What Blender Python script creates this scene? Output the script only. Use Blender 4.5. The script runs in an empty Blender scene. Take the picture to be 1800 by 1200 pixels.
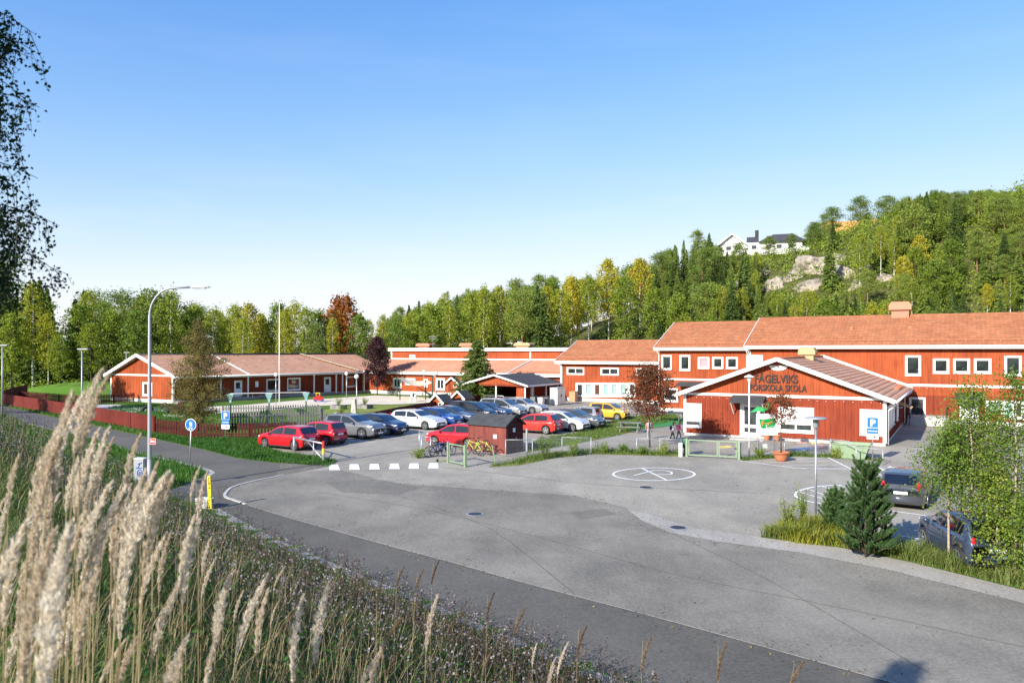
import bpy, bmesh, math, random
import numpy as np
from mathutils import Vector, Matrix
R = math.radians
random.seed(7)
rng = np.random.default_rng(7)
SC = bpy.context.scene
COL = SC.collection

# ------------------------------------------------------------------ camera, sky, sun, exposure
CAM_H, FOC, HZ = 6.2, 1350.0, 616.0
cd = bpy.data.cameras.new('camera'); cam = bpy.data.objects.new('camera', cd); COL.objects.link(cam)
cam.location = (0, 0, CAM_H); cam.rotation_euler = (R(90), 0, 0)
cd.sensor_width = 36; cd.lens = 27.0; cd.shift_y = 16 / 1800; cd.clip_start = .05; cd.clip_end = 4000
cd.dof.use_dof = True; cd.dof.focus_distance = 34; cd.dof.aperture_fstop = 4.5
SC.camera = cam
SUN_EL, SUN_AZ = 27.0, 221.0            # azimuth clockwise from +Y: the sun stands behind the camera, to its left
w = bpy.data.worlds.new('World'); SC.world = w; w.use_nodes = True
wn, wl = w.node_tree.nodes, w.node_tree.links
sky = wn.new('ShaderNodeTexSky'); sky.sky_type = 'NISHITA'; sky.sun_disc = False
sky.sun_elevation = R(SUN_EL); sky.sun_rotation = R(SUN_AZ); sky.altitude = 0; sky.air_density = 1.0; sky.dust_density = .25; sky.ozone_density = 1.6
bg = wn['Background']; bg.inputs[1].default_value = .122
# thin high cloud low over the horizon, all round
tc = wn.new('ShaderNodeTexCoord'); mp = wn.new('ShaderNodeMapping'); mp.inputs['Scale'].default_value = (2.2, 2.2, 15)
nz = wn.new('ShaderNodeTexNoise'); nz.inputs['Scale'].default_value = 1.6; nz.inputs['Detail'].default_value = 7; nz.inputs['Roughness'].default_value = .58
cr = wn.new('ShaderNodeValToRGB'); cr.color_ramp.elements[0].position = .50; cr.color_ramp.elements[1].position = .78
sx = wn.new('ShaderNodeSeparateXYZ'); mr = wn.new('ShaderNodeMapRange'); mr.inputs[1].default_value = .02; mr.inputs[2].default_value = .22; mr.inputs[3].default_value = .55; mr.inputs[4].default_value = .06
mu = wn.new('ShaderNodeMath'); mu.operation = 'MULTIPLY'
mx = wn.new('ShaderNodeMix'); mx.data_type = 'RGBA'; mx.inputs[7].default_value = (4.3, 4.5, 4.9, 1)
wl.new(tc.outputs['Generated'], mp.inputs[0]); wl.new(mp.outputs[0], nz.inputs[0]); wl.new(nz.outputs[0], cr.inputs[0])
wl.new(tc.outputs['Generated'], sx.inputs[0]); wl.new(sx.outputs[2], mr.inputs[0]); wl.new(cr.outputs[0], mu.inputs[0]); wl.new(mr.outputs[0], mu.inputs[1])
hs = wn.new('ShaderNodeHueSaturation'); hs.inputs['Saturation'].default_value = 1.38; hs.inputs['Hue'].default_value = .5235; wl.new(sky.outputs[0], hs.inputs['Color'])
# soft shoulder on the sky's brightness, the same everywhere: c -> 4.7 * (1 - exp(-c / 2.3))
v1 = wn.new('ShaderNodeSeparateColor'); v2 = wn.new('ShaderNodeCombineColor'); wl.new(hs.outputs[0], v1.inputs[0])
for ch in range(3):
    m1 = wn.new('ShaderNodeMath'); m1.operation = 'MULTIPLY'; m1.inputs[1].default_value = -1 / 2.3; m2 = wn.new('ShaderNodeMath'); m2.operation = 'EXPONENT'; m3 = wn.new('ShaderNodeMath'); m3.operation = 'MULTIPLY_ADD'; m3.inputs[1].default_value = -(4.7, 4.7, 5.1)[ch]; m3.inputs[2].default_value = (4.7, 4.7, 5.1)[ch]
    wl.new(v1.outputs[ch], m1.inputs[0]); wl.new(m1.outputs[0], m2.inputs[0]); wl.new(m2.outputs[0], m3.inputs[0]); wl.new(m3.outputs[0], v2.inputs[ch])
wl.new(mu.outputs[0], mx.inputs[0]); wl.new(v2.outputs[0], mx.inputs[6]); wl.new(mx.outputs[2], bg.inputs[0])
sd = bpy.data.lights.new('sun', 'SUN'); sd.energy = 4.6; sd.angle = R(.53); sd.color = (1, .95, .87)
sun = bpy.data.objects.new('sun', sd); COL.objects.link(sun); sun.location = (-40, -40, 60)
sv = Vector((math.sin(R(SUN_AZ)) * math.cos(R(SUN_EL)), math.cos(R(SUN_AZ)) * math.cos(R(SUN_EL)), math.sin(R(SUN_EL))))
sun.rotation_euler = sv.to_track_quat('Z', 'Y').to_euler()
vs = SC.view_settings; vs.view_transform = 'Standard'; vs.look = 'None'; vs.gamma = 1; vs.use_curve_mapping = False; vs.exposure = .92
SC.render.engine = 'CYCLES'; SC.cycles.use_denoising = True; SC.cycles.max_bounces = 6; SC.cycles.transparent_max_bounces = 8
SC.cycles.caustics_reflective = False; SC.cycles.caustics_refractive = False

# ------------------------------------------------------------------ terrain
OX, OY, ROT = 12.6, 56.2, R(-30.3)       # the school's own axes: s along its fronts, t back into the site
CA, SA = math.cos(ROT), math.sin(ROT)
def st2w(s, t): return OX + s * CA - t * SA, OY + s * SA + t * CA
def w2st(x, y):
    dx, dy = x - OX, y - OY
    return dx * CA + dy * SA, -dx * SA + dy * CA
TOE = np.array([(60, -46), (26, -10.6), (2.6, 15), (-9.3, 28), (-26, 48), (-62, 92), (-120, 150)], float)
def sstep(v): v = np.clip(v, 0, 1); return v * v * (3 - 2 * v)
def toe_dist(x, y):
    x = np.asarray(x, float); y = np.asarray(y, float)
    best = np.full(x.shape, 1e9); sgn = np.ones(x.shape)
    for (ax, ay), (bx_, by_) in zip(TOE[:-1], TOE[1:]):
        dx, dy = bx_ - ax, by_ - ay; L2 = dx * dx + dy * dy
        k = np.clip(((x - ax) * dx + (y - ay) * dy) / L2, 0, 1)
        d = np.hypot(x - ax - k * dx, y - ay - k * dy)
        c = dx * (y - ay) - dy * (x - ax)
        m = d < best; best = np.where(m, d, best); sgn = np.where(m, np.where(c > 0, 1, -1), sgn)
    return best * sgn
HS = ([-200, -130, -66, -40, -20, 0, 20, 60, 140], [2, 3, 9, 17, 25, 29, 33, 38, 36])
def hill(x, y):
    s, t = w2st(np.asarray(x, float), np.asarray(y, float))
    h = np.interp(s, *HS) * sstep((t - 44) / 70) + np.clip(t - 114, 0, 400) * .02
    h = h + .05 * h * np.sin(s * .21 + 1) * np.cos(t * .17)
    return h
def g(x, y):
    x = np.asarray(x, float); y = np.asarray(y, float)
    z = -.6 * np.clip((48 - y) / 22, 0, 1)
    d = toe_dist(x, y)
    fade = 1 - .62 * sstep((y - 45) / 45)
    b = np.where(d > 0, (4.6 - z) * sstep(np.clip(d, 0, 50) / 15 + .0) * .55 + (4.6 - z) * .45 * np.clip(d / 11.5, 0, 1) + .03 * np.clip(d - 12, 0, 60), 0) * fade
    z = z + b + hill(x, y)
    z = z + 1.7 * np.exp(-(((x + 62) / 9) ** 2 + ((y - 112) / 7) ** 2))
    return z
TOEL = [tuple(p) for p in TOE]
def gz(x, y):
    """g for one point"""
    st = lambda v: (lambda c: c * c * (3 - 2 * c))(min(1.0, max(0.0, v)))
    z = -.6 * min(1.0, max(0.0, (48 - y) / 22)); best, sg = 1e9, 1
    for (ax, ay), (bx_, by_) in zip(TOEL[:-1], TOEL[1:]):
        dx, dy = bx_ - ax, by_ - ay; k = min(1.0, max(0.0, ((x - ax) * dx + (y - ay) * dy) / (dx * dx + dy * dy))); d = math.hypot(x - ax - k * dx, y - ay - k * dy)
        if d < best: best = d; sg = 1 if dx * (y - ay) - dy * (x - ax) > 0 else -1
    d = best * sg
    if d > 0: z += ((4.6 - z) * st(min(d, 50) / 15) * .55 + (4.6 - z) * .45 * min(1.0, d / 11.5) + .03 * min(60, max(0, d - 12))) * (1 - .62 * st((y - 45) / 45))
    s, t = w2st(x, y)
    if t > 44:
        xs, ys = HS
        if s <= xs[0]: h = ys[0]
        elif s >= xs[-1]: h = ys[-1]
        else:
            i = max(k for k in range(len(xs) - 1) if xs[k] <= s); h = ys[i] + (ys[i + 1] - ys[i]) * (s - xs[i]) / (xs[i + 1] - xs[i])
        h = h * st((t - 44) / 70) + min(400, max(0, t - 114)) * .02; z += h + .05 * h * math.sin(s * .21 + 1) * math.cos(t * .17)
    return z + 1.7 * math.exp(-(((x + 62) / 9) ** 2 + ((y - 112) / 7) ** 2))
def P(u, v, dz=0.0):
    """the ground point seen at a place of the photograph (1800 x 1200)"""
    z = 0.0
    for _ in range(25):
        D = FOC * (CAM_H - z) / (v - HZ); x = (u - 900) / FOC * D
        z = .5 * z + .5 * gz(x, D) if _ else gz(x, D)
    return Vector((x, D, z + dz))
def PD(u, v, D): return Vector(((u - 900) / FOC * D, D, CAM_H - (v - HZ) / FOC * D))

# ------------------------------------------------------------------ mesh building
class MB:
    def __init__(s): s.v = []; s.f = []; s.m = []
    def add(s, vs, fs, m=0):
        o = len(s.v); s.v += [tuple(p) for p in vs]; s.f += [tuple(i + o for i in f) for f in fs]; s.m += [m] * len(fs); return s
    def box(s, x0, x1, y0, y1, z0, z1, m=0, M=None):
        vs = [Vector((x, y, z)) for z in (z0, z1) for y in (y0, y1) for x in (x0, x1)]
        if M is not None: vs = [M @ q for q in vs]
        return s.add(vs, [(0, 2, 3, 1), (4, 5, 7, 6), (0, 1, 5, 4), (2, 6, 7, 3), (0, 4, 6, 2), (1, 3, 7, 5)], m)
    def beam(s, p, q, w, h=None, m=0, up=(0, 0, 1)):
        p, q = Vector(p), Vector(q); h = h or w; d = (q - p); L = d.length; d.normalize()
        a = d.cross(Vector(up))
        if a.length < 1e-4: a = d.cross(Vector((1, 0, 0)))
        a.normalize(); b = a.cross(d)
        M = Matrix((( a.x, d.x, b.x, p.x), (a.y, d.y, b.y, p.y), (a.z, d.z, b.z, p.z), (0, 0, 0, 1)))
        return s.box(-w / 2, w / 2, 0, L, -h / 2, h / 2, m, M)
    def tube(s, pts, rad, n=8, m=0, cap=True):
        pts = [Vector(p) for p in pts]
        if not hasattr(rad, '__len__'): rad = [rad] * len(pts)
        rings = []; ref = None
        for i, p in enumerate(pts):
            d = (pts[min(i + 1, len(pts) - 1)] - pts[max(i - 1, 0)])
            if d.length < 1e-9: d = Vector((0, 0, 1))
            d.normalize()
            if ref is None: ref = d.orthogonal().normalized()
            ref = (ref - d * ref.dot(d))
            ref = ref.normalized() if ref.length > 1e-6 else d.orthogonal().normalized()
            b = d.cross(ref)
            rings.append([p + (ref * math.cos(2 * math.pi * k / n) + b * math.sin(2 * math.pi * k / n)) * rad[i] for k in range(n)])
        vs = [q for r in rings for q in r]; fs = []
        for i in range(len(pts) - 1):
            for k in range(n): fs.append((i * n + k, i * n + (k + 1) % n, (i + 1) * n + (k + 1) % n, (i + 1) * n + k))
        if cap: fs += [tuple(range(n))[::-1], tuple((len(pts) - 1) * n + k for k in range(n))]
        return s.add(vs, fs, m)
    def lathe(s, prof, n=16, c=(0, 0, 0), m=0):
        vs = [(c[0] + r * math.cos(2 * math.pi * k / n), c[1] + r * math.sin(2 * math.pi * k / n), c[2] + z) for r, z in prof for k in range(n)]
        fs = [(i * n + k, i * n + (k + 1) % n, (i + 1) * n + (k + 1) % n, (i + 1) * n + k) for i in range(len(prof) - 1) for k in range(n)]
        fs += [tuple(range(n))[::-1], tuple((len(prof) - 1) * n + k for k in range(n))]
        return s.add(vs, fs, m)
    def ball(s, c, r, n=10, m=0):
        r = r if hasattr(r, '__len__') else (r, r, r); k2 = n // 2 + 1
        vs = [(c[0] + r[0] * math.sin(math.pi * i / k2) * math.cos(2 * math.pi * k / n), c[1] + r[1] * math.sin(math.pi * i / k2) * math.sin(2 * math.pi * k / n), c[2] + r[2] * math.cos(math.pi * i / k2)) for i in range(1, k2) for k in range(n)]
        fs = [(i * n + k, (i + 1) * n + k, (i + 1) * n + (k + 1) % n, i * n + (k + 1) % n) for i in range(k2 - 2) for k in range(n)]
        t = len(vs); vs += [(c[0], c[1], c[2] + r[2]), (c[0], c[1], c[2] - r[2])]
        fs += [(t, k, (k + 1) % n) for k in range(n)] + [(t + 1, (k2 - 2) * n + (k + 1) % n, (k2 - 2) * n + k) for k in range(n)]
        return s.add(vs, fs, m)
    def prism(s, poly, y0, y1, m=0, M=None):
        """polygon in x,z pulled from y0 to y1"""
        n = len(poly); vs = [Vector((x, y0, z)) for x, z in poly] + [Vector((x, y1, z)) for x, z in poly]
        if M is not None: vs = [M @ q for q in vs]
        return s.add(vs, [tuple(range(n)), tuple(range(2 * n - 1, n - 1, -1))] + [(i, n + i, n + (i + 1) % n, (i + 1) % n) for i in range(n)], m)
    def mesh(s, name, mats, smooth=False):
        me = bpy.data.meshes.new(name); me.from_pydata(s.v, [], s.f)
        for mm in (mats if isinstance(mats, (list, tuple)) else [mats]): me.materials.append(M_(mm))
        if max(s.m, default=0): me.polygons.foreach_set('material_index', s.m)
        if smooth: me.polygons.foreach_set('use_smooth', [True] * len(me.polygons))
        me.update(); return me
    def build(s, name, mats, parent=None, smooth=False, **kw):
        return link(name, s.mesh(name, mats, smooth), parent, **kw)
def link(name, data, parent=None, loc=None, rz=None, label=None, cat=None, group=None, kind=None):
    o = bpy.data.objects.new(name, data); COL.objects.link(o)
    if parent is not None: o.parent = parent
    if loc is not None: o.location = loc
    if rz is not None: o.rotation_euler = (0, 0, rz)
    tag(o, label, cat, group, kind); return o
def tag(o, label=None, cat=None, group=None, kind=None):
    if label: o['label'] = label
    if cat: o['category'] = cat
    if group: o['group'] = group
    if kind: o['kind'] = kind
    return o
def empty(name, label, cat, loc=(0, 0, 0), rz=0.0, group=None, scale=1.0):
    o = link(name, None, None, loc, rz, label, cat, group); o.empty_display_size = .2; o.scale = (scale,) * 3; return o
def copy_tree(o, loc=None, rz=None, parent=None, label=None):
    c = o.copy(); COL.objects.link(c); c.parent = parent
    if loc is not None: c.location = loc
    if rz is not None: c.rotation_euler = (0, 0, rz)
    if label: c['label'] = label
    for ch in [x for x in bpy.data.objects if x.parent == o]: copy_tree(ch, parent=c)
    return c
def quads_mesh(name, V, F, mats, mi=None, smooth=False):
    """fast mesh from numpy arrays, V (n,3), F (k,3|4)"""
    me = bpy.data.meshes.new(name); n, k, c = len(V), len(F), F.shape[1]
    me.vertices.add(n); me.vertices.foreach_set('co', np.asarray(V, np.float32).ravel())
    me.loops.add(k * c); me.loops.foreach_set('vertex_index', np.asarray(F, np.int32).ravel())
    me.polygons.add(k); me.polygons.foreach_set('loop_start', np.arange(0, k * c, c, dtype=np.int32))
    for mm in (mats if isinstance(mats, (list, tuple)) else [mats]): me.materials.append(M_(mm))
    if mi is not None: me.polygons.foreach_set('material_index', np.asarray(mi, np.int32))
    if smooth: me.polygons.foreach_set('use_smooth', np.ones(k, bool))
    me.update(); me.validate(); return me

# ------------------------------------------------------------------ materials (all procedural)
MATS = {}
def M_(n): return MATS[n] if isinstance(n, str) else n
def nodes(name):
    m = bpy.data.materials.new(name); m.use_nodes = True; MATS[name] = m
    nt = m.node_tree; return m, nt, nt.nodes, nt.links, nt.nodes['Principled BSDF']
def noise(nt, scale, detail=4, rough=.55, coord='Object', stretch=None):
    t = nt.nodes.new('ShaderNodeTexCoord'); n = nt.nodes.new('ShaderNodeTexNoise')
    n.inputs['Scale'].default_value = scale; n.inputs['Detail'].default_value = detail; n.inputs['Roughness'].default_value = rough
    if stretch:
        m = nt.nodes.new('ShaderNodeMapping'); m.inputs['Scale'].default_value = stretch
        nt.links.new(t.outputs[coord], m.inputs[0]); nt.links.new(m.outputs[0], n.inputs[0])
    else: nt.links.new(t.outputs[coord], n.inputs[0])
    return n.outputs[0]
def ramp(nt, fac, stops):
    r = nt.nodes.new('ShaderNodeValToRGB'); e = r.color_ramp.elements
    while len(e) < len(stops): e.new(.5)
    for q, (p, c) in zip(e, stops): q.position = p; q.color = tuple(c) + (1,)
    nt.links.new(fac, r.inputs[0]); return r.outputs[0]
def mixc(nt, fac, a, b, mode='MIX'):
    x = nt.nodes.new('ShaderNodeMix'); x.data_type = 'RGBA'; x.blend_type = mode
    for sock, val in ((x.inputs[0], fac), (x.inputs[6], a), (x.inputs[7], b)):
        if hasattr(val, 'is_output'): nt.links.new(val, sock)
        else: sock.default_value = val if not isinstance(val, tuple) else val + ((1,) if len(val) == 3 else ())
    return x.outputs[2]
def bump(nt, bs, h, strength=.3, dist=.02):
    b = nt.nodes.new('ShaderNodeBump'); b.inputs['Strength'].default_value = strength; b.inputs['Distance'].default_value = dist
    nt.links.new(h, b.inputs['Height']); nt.links.new(b.outputs[0], bs.inputs['Normal'])
def plain(name, c, rough=.6, metal=0.0, var=.12, scale=6.0, coat=0.0, spec=.5):
    m, nt, N, L, b = nodes(name)
    b.inputs['Roughness'].default_value = rough; b.inputs['Metallic'].default_value = metal; b.inputs['Coat Weight'].default_value = coat; b.inputs['Coat Roughness'].default_value = .04
    b.inputs['Specular IOR Level'].default_value = spec
    c2 = tuple(x * (1 - var) for x in c); c1 = tuple(min(1, x * (1 + var)) for x in c)
    if var: L.new(ramp(nt, noise(nt, scale), [(.3, c2), (.7, c1)]), b.inputs['Base Color'])
    else: b.inputs['Base Color'].default_value = tuple(c) + (1,)
    return m
def paintwood(name, c, fade):
    m, nt, N, L, b = nodes(name); b.inputs['Roughness'].default_value = .75; b.inputs['Specular IOR Level'].default_value = .25
    streak = noise(nt, 1.0, 5, .6, 'Object', (5, 5, .35)); big = noise(nt, .35, 3)
    base = ramp(nt, streak, [(.32, tuple(x * .55 for x in c)), (.48, c), (.68, fade)])
    base = mixc(nt, .4, base, ramp(nt, big, [(.38, tuple(x * .55 for x in c)), (.62, fade)]))
    L.new(base, b.inputs['Base Color']); bump(nt, b, noise(nt, 2, 4, .6, 'Object', (30, 30, 1)), .25, .01)
    return m
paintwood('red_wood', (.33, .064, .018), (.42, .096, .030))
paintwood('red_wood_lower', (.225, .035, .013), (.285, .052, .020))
paintwood('red_fence', (.125, .018, .012), (.17, .028, .018))
paintwood('red_fence_dark', (.075, .012, .010), (.11, .02, .015))
paintwood('shed_red', (.20, .052, .042), (.26, .07, .055))
paintwood('shed_door', (.055, .012, .016), (.075, .018, .02))
paintwood('grey_wood', (.17, .165, .155), (.27, .26, .24))
plain('white_wood', (.78, .77, .74), .55, var=.06)
plain('white_board', (.82, .82, .81), .45, var=.03)
plain('foundation', (.55, .53, .49), .85, var=.14, scale=3)
plain('roof_felt', (.045, .047, .05), .85, var=.25, scale=2)
plain('galv', (.46, .47, .48), .42, .75, .1, 9)
plain('lamp_grey', (.36, .37, .38), .5, .35, .08)
plain('dark_metal', (.03, .032, .035), .5, .2)
plain('green_metal', (.21, .29, .175), .55, .0, .12)
plain('dark_green', (.012, .06, .045), .5)
plain('teal', (.35, .56, .58), .5)
plain('terracotta', (.47, .16, .07), .75, var=.2, scale=12)
plain('soil', (.045, .03, .02), .95, var=.3, scale=12)
plain('concrete', (.42, .41, .38), .9, var=.18, scale=5)
plain('stone', (.36, .34, .31), .9, var=.25, scale=4)
plain('yellow', (.78, .60, .02), .5, var=.06)
plain('red_paint', (.55, .03, .02), .45, var=.06)
plain('blue_sign', (.012, .14, .56), .35, var=.02)
plain('sign_green', (.01, .30, .08), .45, var=.04)
plain('sign_orange', (.85, .28, .02), .5, var=.0)
plain('black', (.008, .008, .009), .6, var=.0)
plain('text_dark', (.018, .013, .012), .7, var=.0)
plain('rubber', (.018, .018, .019), .85, var=.15, scale=20)
plain('tan_wood', (.36, .24, .13), .8, var=.2)
plain('cloth_tan', (.62, .53, .36), .85, var=.08)
plain('skin', (.55, .33, .24), .6, var=.05)
plain('hair', (.18, .10, .045), .7)
plain('pink', (.78, .16, .24), .8, var=.1)
plain('pale_cloth', (.72, .70, .72), .8, var=.08)
plain('navy', (.03, .04, .09), .8)
plain('denim', (.10, .14, .24), .85)
plain('grey_cloth', (.32, .32, .34), .85)
plain('copper', (.46, .17, .10), .6, var=.08)
plain('peach', (.46, .20, .115), .65, var=.08)
plain('ochre_metal', (.46, .31, .15), .6, var=.08)
plain('steel_box', (.62, .62, .60), .45, .3, .05)
plain('bin_grey', (.15, .155, .15), .6)
plain('turf', (.03, .22, .05), .95, var=.15, scale=30)
plain('house_white', (.78, .76, .70), .6, var=.04)
plain('house_ochre', (.72, .33, .10), .7, var=.08)
plain('house_roof', (.055, .052, .055), .75, var=.1)
plain('paint_white', (.80, .80, .78), .7, var=.1, scale=4)
plain('paint_blue', (.20, .36, .55), .8, var=.3, scale=3)
plain('paint_yellow', (.70, .56, .16), .8, var=.3, scale=3)
plain('paint_pink', (.68, .38, .30), .8, var=.3, scale=3)
plain('plastic_blue', (.02, .10, .45), .4)
plain('plastic_lime', (.36, .44, .07), .4)
plain('chrome', (.7, .7, .7), .12, 1.0, 0)
plain('rim', (.52, .53, .54), .3, .85, .0)
plain('plastic_black', (.016, .016, .017), .55, var=.0)
plain('lens_white', (.72, .74, .76), .12, .0, .0, coat=1)
plain('lens_red', (.42, .008, .012), .15, .0, .0, coat=1)
plain('lamp_glass', (.85, .85, .82), .3, var=.0)
plain('curtain', (.42, .60, .56), .8, var=.15, scale=9)
plain('curtain_dark', (.16, .05, .03), .8, var=.2, scale=9)
plain('blind_pink', (.78, .42, .48), .8, var=.1)
plain('room_dark', (.03, .032, .034), .8, var=.4, scale=1.2)
for nm, c in (('car_red', (.50, .008, .016)), ('car_brightred', (.62, .025, .015)), ('car_grey', (.16, .165, .175)), ('car_darkgrey', (.075, .078, .085)), ('car_black', (.012, .013, .016)),
              ('car_navy', (.012, .02, .06)), ('car_blue', (.012, .05, .22)), ('car_white', (.62, .62, .61)), ('car_silver', (.30, .305, .31)), ('car_yellow', (.78, .42, .03)), ('car_slate', (.045, .062, .10))):
    plain(nm, c, .32, .25 if nm not in ('car_white', 'car_red', 'car_brightred') else 0, 0, coat=1)
def glass(name, tint=(.012, .016, .02)):
    m, nt, N, L, b = nodes(name); b.inputs['Roughness'].default_value = .04; b.inputs['Specular IOR Level'].default_value = .9; b.inputs['Coat Weight'].default_value = .6
    L.new(ramp(nt, noise(nt, .9, 2), [(.35, tuple(x * .5 for x in tint)), (.7, tuple(x * 1.8 for x in tint))]), b.inputs['Base Color']); return m
glass('pane_glass', (.022, .028, .030)); glass('car_glass', (.006, .008, .011))
def clear_glass(name):
    m, nt, N, L, b = nodes(name); tr = N.new('ShaderNodeBsdfTransparent'); gl = N.new('ShaderNodeBsdfGlossy'); gl.inputs[1].default_value = .03
    fr = N.new('ShaderNodeFresnel'); mxs = N.new('ShaderNodeMixShader'); tr.inputs[0].default_value = (.82, .88, .88, 1)
    L.new(fr.outputs[0], mxs.inputs[0]); L.new(tr.outputs[0], mxs.inputs[1]); L.new(gl.outputs[0], mxs.inputs[2]); L.new(mxs.outputs[0], N['Material Output'].inputs[0])
clear_glass('clear_pane')
def leafmat(name, cols, trans=.35, island=True, rough=.6, tint=(1.15, 1.1, .6)):
    m, nt, N, L, b = nodes(name); N.remove(b)
    oi = N.new('ShaderNodeObjectInfo'); ge = N.new('ShaderNodeNewGeometry')
    ad = N.new('ShaderNodeMath'); ad.operation = 'MULTIPLY_ADD'; ad.inputs[1].default_value = .45
    m2 = N.new('ShaderNodeMath'); m2.operation = 'MULTIPLY'; m2.inputs[1].default_value = .55
    L.new(oi.outputs['Random'], m2.inputs[0]); L.new(ge.outputs['Random Per Island'], ad.inputs[0]); L.new(m2.outputs[0], ad.inputs[2])
    n = len(cols); c = ramp(nt, ad.outputs[0], [(i / (n - 1), q) for i, q in enumerate(cols)])
    d = N.new('ShaderNodeBsdfPrincipled'); d.inputs['Roughness'].default_value = rough; d.inputs['Specular IOR Level'].default_value = .3
    t = N.new('ShaderNodeBsdfTranslucent'); x = N.new('ShaderNodeMixShader'); x.inputs[0].default_value = trans
    tb = mixc(nt, 1.0, c, tint, 'MULTIPLY')
    L.new(c, d.inputs['Base Color']); L.new(tb, t.inputs[0]); L.new(d.outputs[0], x.inputs[1]); L.new(t.outputs[0], x.inputs[2]); L.new(x.outputs[0], N['Material Output'].inputs[0])
leafmat('leaf_birch', [(.15, .22, .028), (.22, .29, .032), (.29, .34, .034), (.38, .38, .036), (.48, .42, .04)], .42)
leafmat('leaf_green', [(.11, .18, .026), (.17, .25, .03), (.24, .31, .036), (.32, .37, .04)], .42)
leafmat('leaf_yellow', [(.26, .30, .024), (.36, .36, .03), (.45, .40, .034), (.50, .40, .036)])
leafmat('leaf_rust', [(.26, .09, .02), (.36, .12, .025), (.42, .19, .03), (.25, .14, .03)])
leafmat('needle_pine', [(.11, .17, .04), (.16, .23, .046), (.22, .29, .052), (.28, .33, .056)], .35)
leafmat('needle_spruce', [(.05, .092, .025), (.08, .13, .03), (.12, .175, .036), (.18, .235, .042)], .3)
leafmat('needle_sapling', [(.07, .14, .05), (.11, .20, .062), (.16, .26, .075)], .35)
plain('bark_sapling', (.36, .28, .20), .85, var=.3, scale=14)
leafmat('leaf_maple', [(.055, .012, .012), (.09, .022, .014), (.15, .04, .018), (.10, .06, .02)], .25)
leafmat('leaf_maple_rust', [(.16, .05, .022), (.24, .075, .03), (.10, .06, .02), (.30, .12, .04)], .3)
leafmat('leaf_plum', [(.030, .010, .016), (.045, .015, .02), (.075, .028, .03)], .2)
leafmat('leaf_larch', [(.12, .12, .035), (.17, .155, .045), (.22, .18, .055), (.14, .10, .04)], .35)
leafmat('leaf_sapling', [(.06, .12, .018), (.11, .19, .024), (.18, .27, .034), (.30, .38, .055), (.52, .52, .12)], .42)
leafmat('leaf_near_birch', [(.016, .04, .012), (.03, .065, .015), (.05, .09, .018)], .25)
leafmat('leaf_fallen', [(.05, .045, .035), (.11, .08, .045), (.20, .15, .06), (.30, .24, .09)], .15)
leafmat('grass_blade', [(.035, .075, .018), (.06, .12, .02), (.10, .17, .028), (.17, .20, .05), (.30, .25, .10)], .3)
leafmat('grass_dark', [(.045, .09, .022), (.075, .14, .026), (.11, .19, .034), (.19, .22, .06)], .4)
leafmat('grass_yellow', [(.16, .21, .02), (.28, .29, .03), (.40, .34, .04)], .4)
leafmat('grass_lush', [(.035, .11, .015), (.055, .15, .02), (.085, .19, .025)], .35)
leafmat('straw', [(.30, .22, .11), (.42, .33, .18), (.52, .42, .26)], .3)
leafmat('plume', [(.56, .46, .34), (.68, .58, .45), (.77, .69, .57), (.83, .78, .70)], .42, tint=(1.05, 1, .92))
leafmat('plume_dark', [(.16, .10, .07), (.26, .18, .12), (.36, .27, .18)], .35)
leafmat('fluff', [(.05, .04, .035), (.10, .08, .075), (.18, .15, .15), (.40, .36, .36)], .3, tint=(1, 1, 1))
leafmat('weed_brown', [(.06, .04, .03), (.10, .065, .045), (.15, .10, .07)], .2)
plain('bark', (.085, .06, .045), .95, var=.35, scale=5)
plain('bark_pine', (.26, .13, .07), .95, var=.35, scale=4)
def birchbark():
    m, nt, N, L, b = nodes('bark_birch'); b.inputs['Roughness'].default_value = .75
    L.new(ramp(nt, noise(nt, 1.0, 5, .65, 'Object', (2, 2, 6)), [(.40, (.05, .045, .04)), (.47, (.55, .52, .47)), (.7, (.72, .69, .63))]), b.inputs['Base Color'])
birchbark()
def tiles(name, a, bcol, c):
    m, nt, N, L, b = nodes(name); b.inputs['Roughness'].default_value = .8; b.inputs['Specular IOR Level'].default_value = .25
    v = N.new('ShaderNodeTexVoronoi'); v.inputs['Scale'].default_value = 2.6; t = N.new('ShaderNodeTexCoord'); L.new(t.outputs['Object'], v.inputs[0])
    sep = N.new('ShaderNodeSeparateColor'); L.new(v.outputs['Color'], sep.inputs[0])
    base = mixc(nt, .5, ramp(nt, sep.outputs[0], [(0, a), (.55, bcol), (1, c)]), ramp(nt, noise(nt, .35, 6, .65), [(.3, a), (.55, bcol), (.75, c)]))
    lich = noise(nt, 1.3, 6, .7); base = mixc(nt, ramp(nt, lich, [(.54, (0, 0, 0)), (.68, (.5, .5, .5))]), base, (.17, .12, .075))
    L.new(base, b.inputs['Base Color']); return m
tiles('tile', (.23, .087, .042), (.32, .126, .061), (.39, .17, .088))
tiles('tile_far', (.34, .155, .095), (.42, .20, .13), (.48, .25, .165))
tiles('tile_lightened', (.58, .29, .17), (.66, .355, .22), (.72, .43, .28))  # lighter copy of the tile: brightness painted in for slopes in grazing sun
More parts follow.
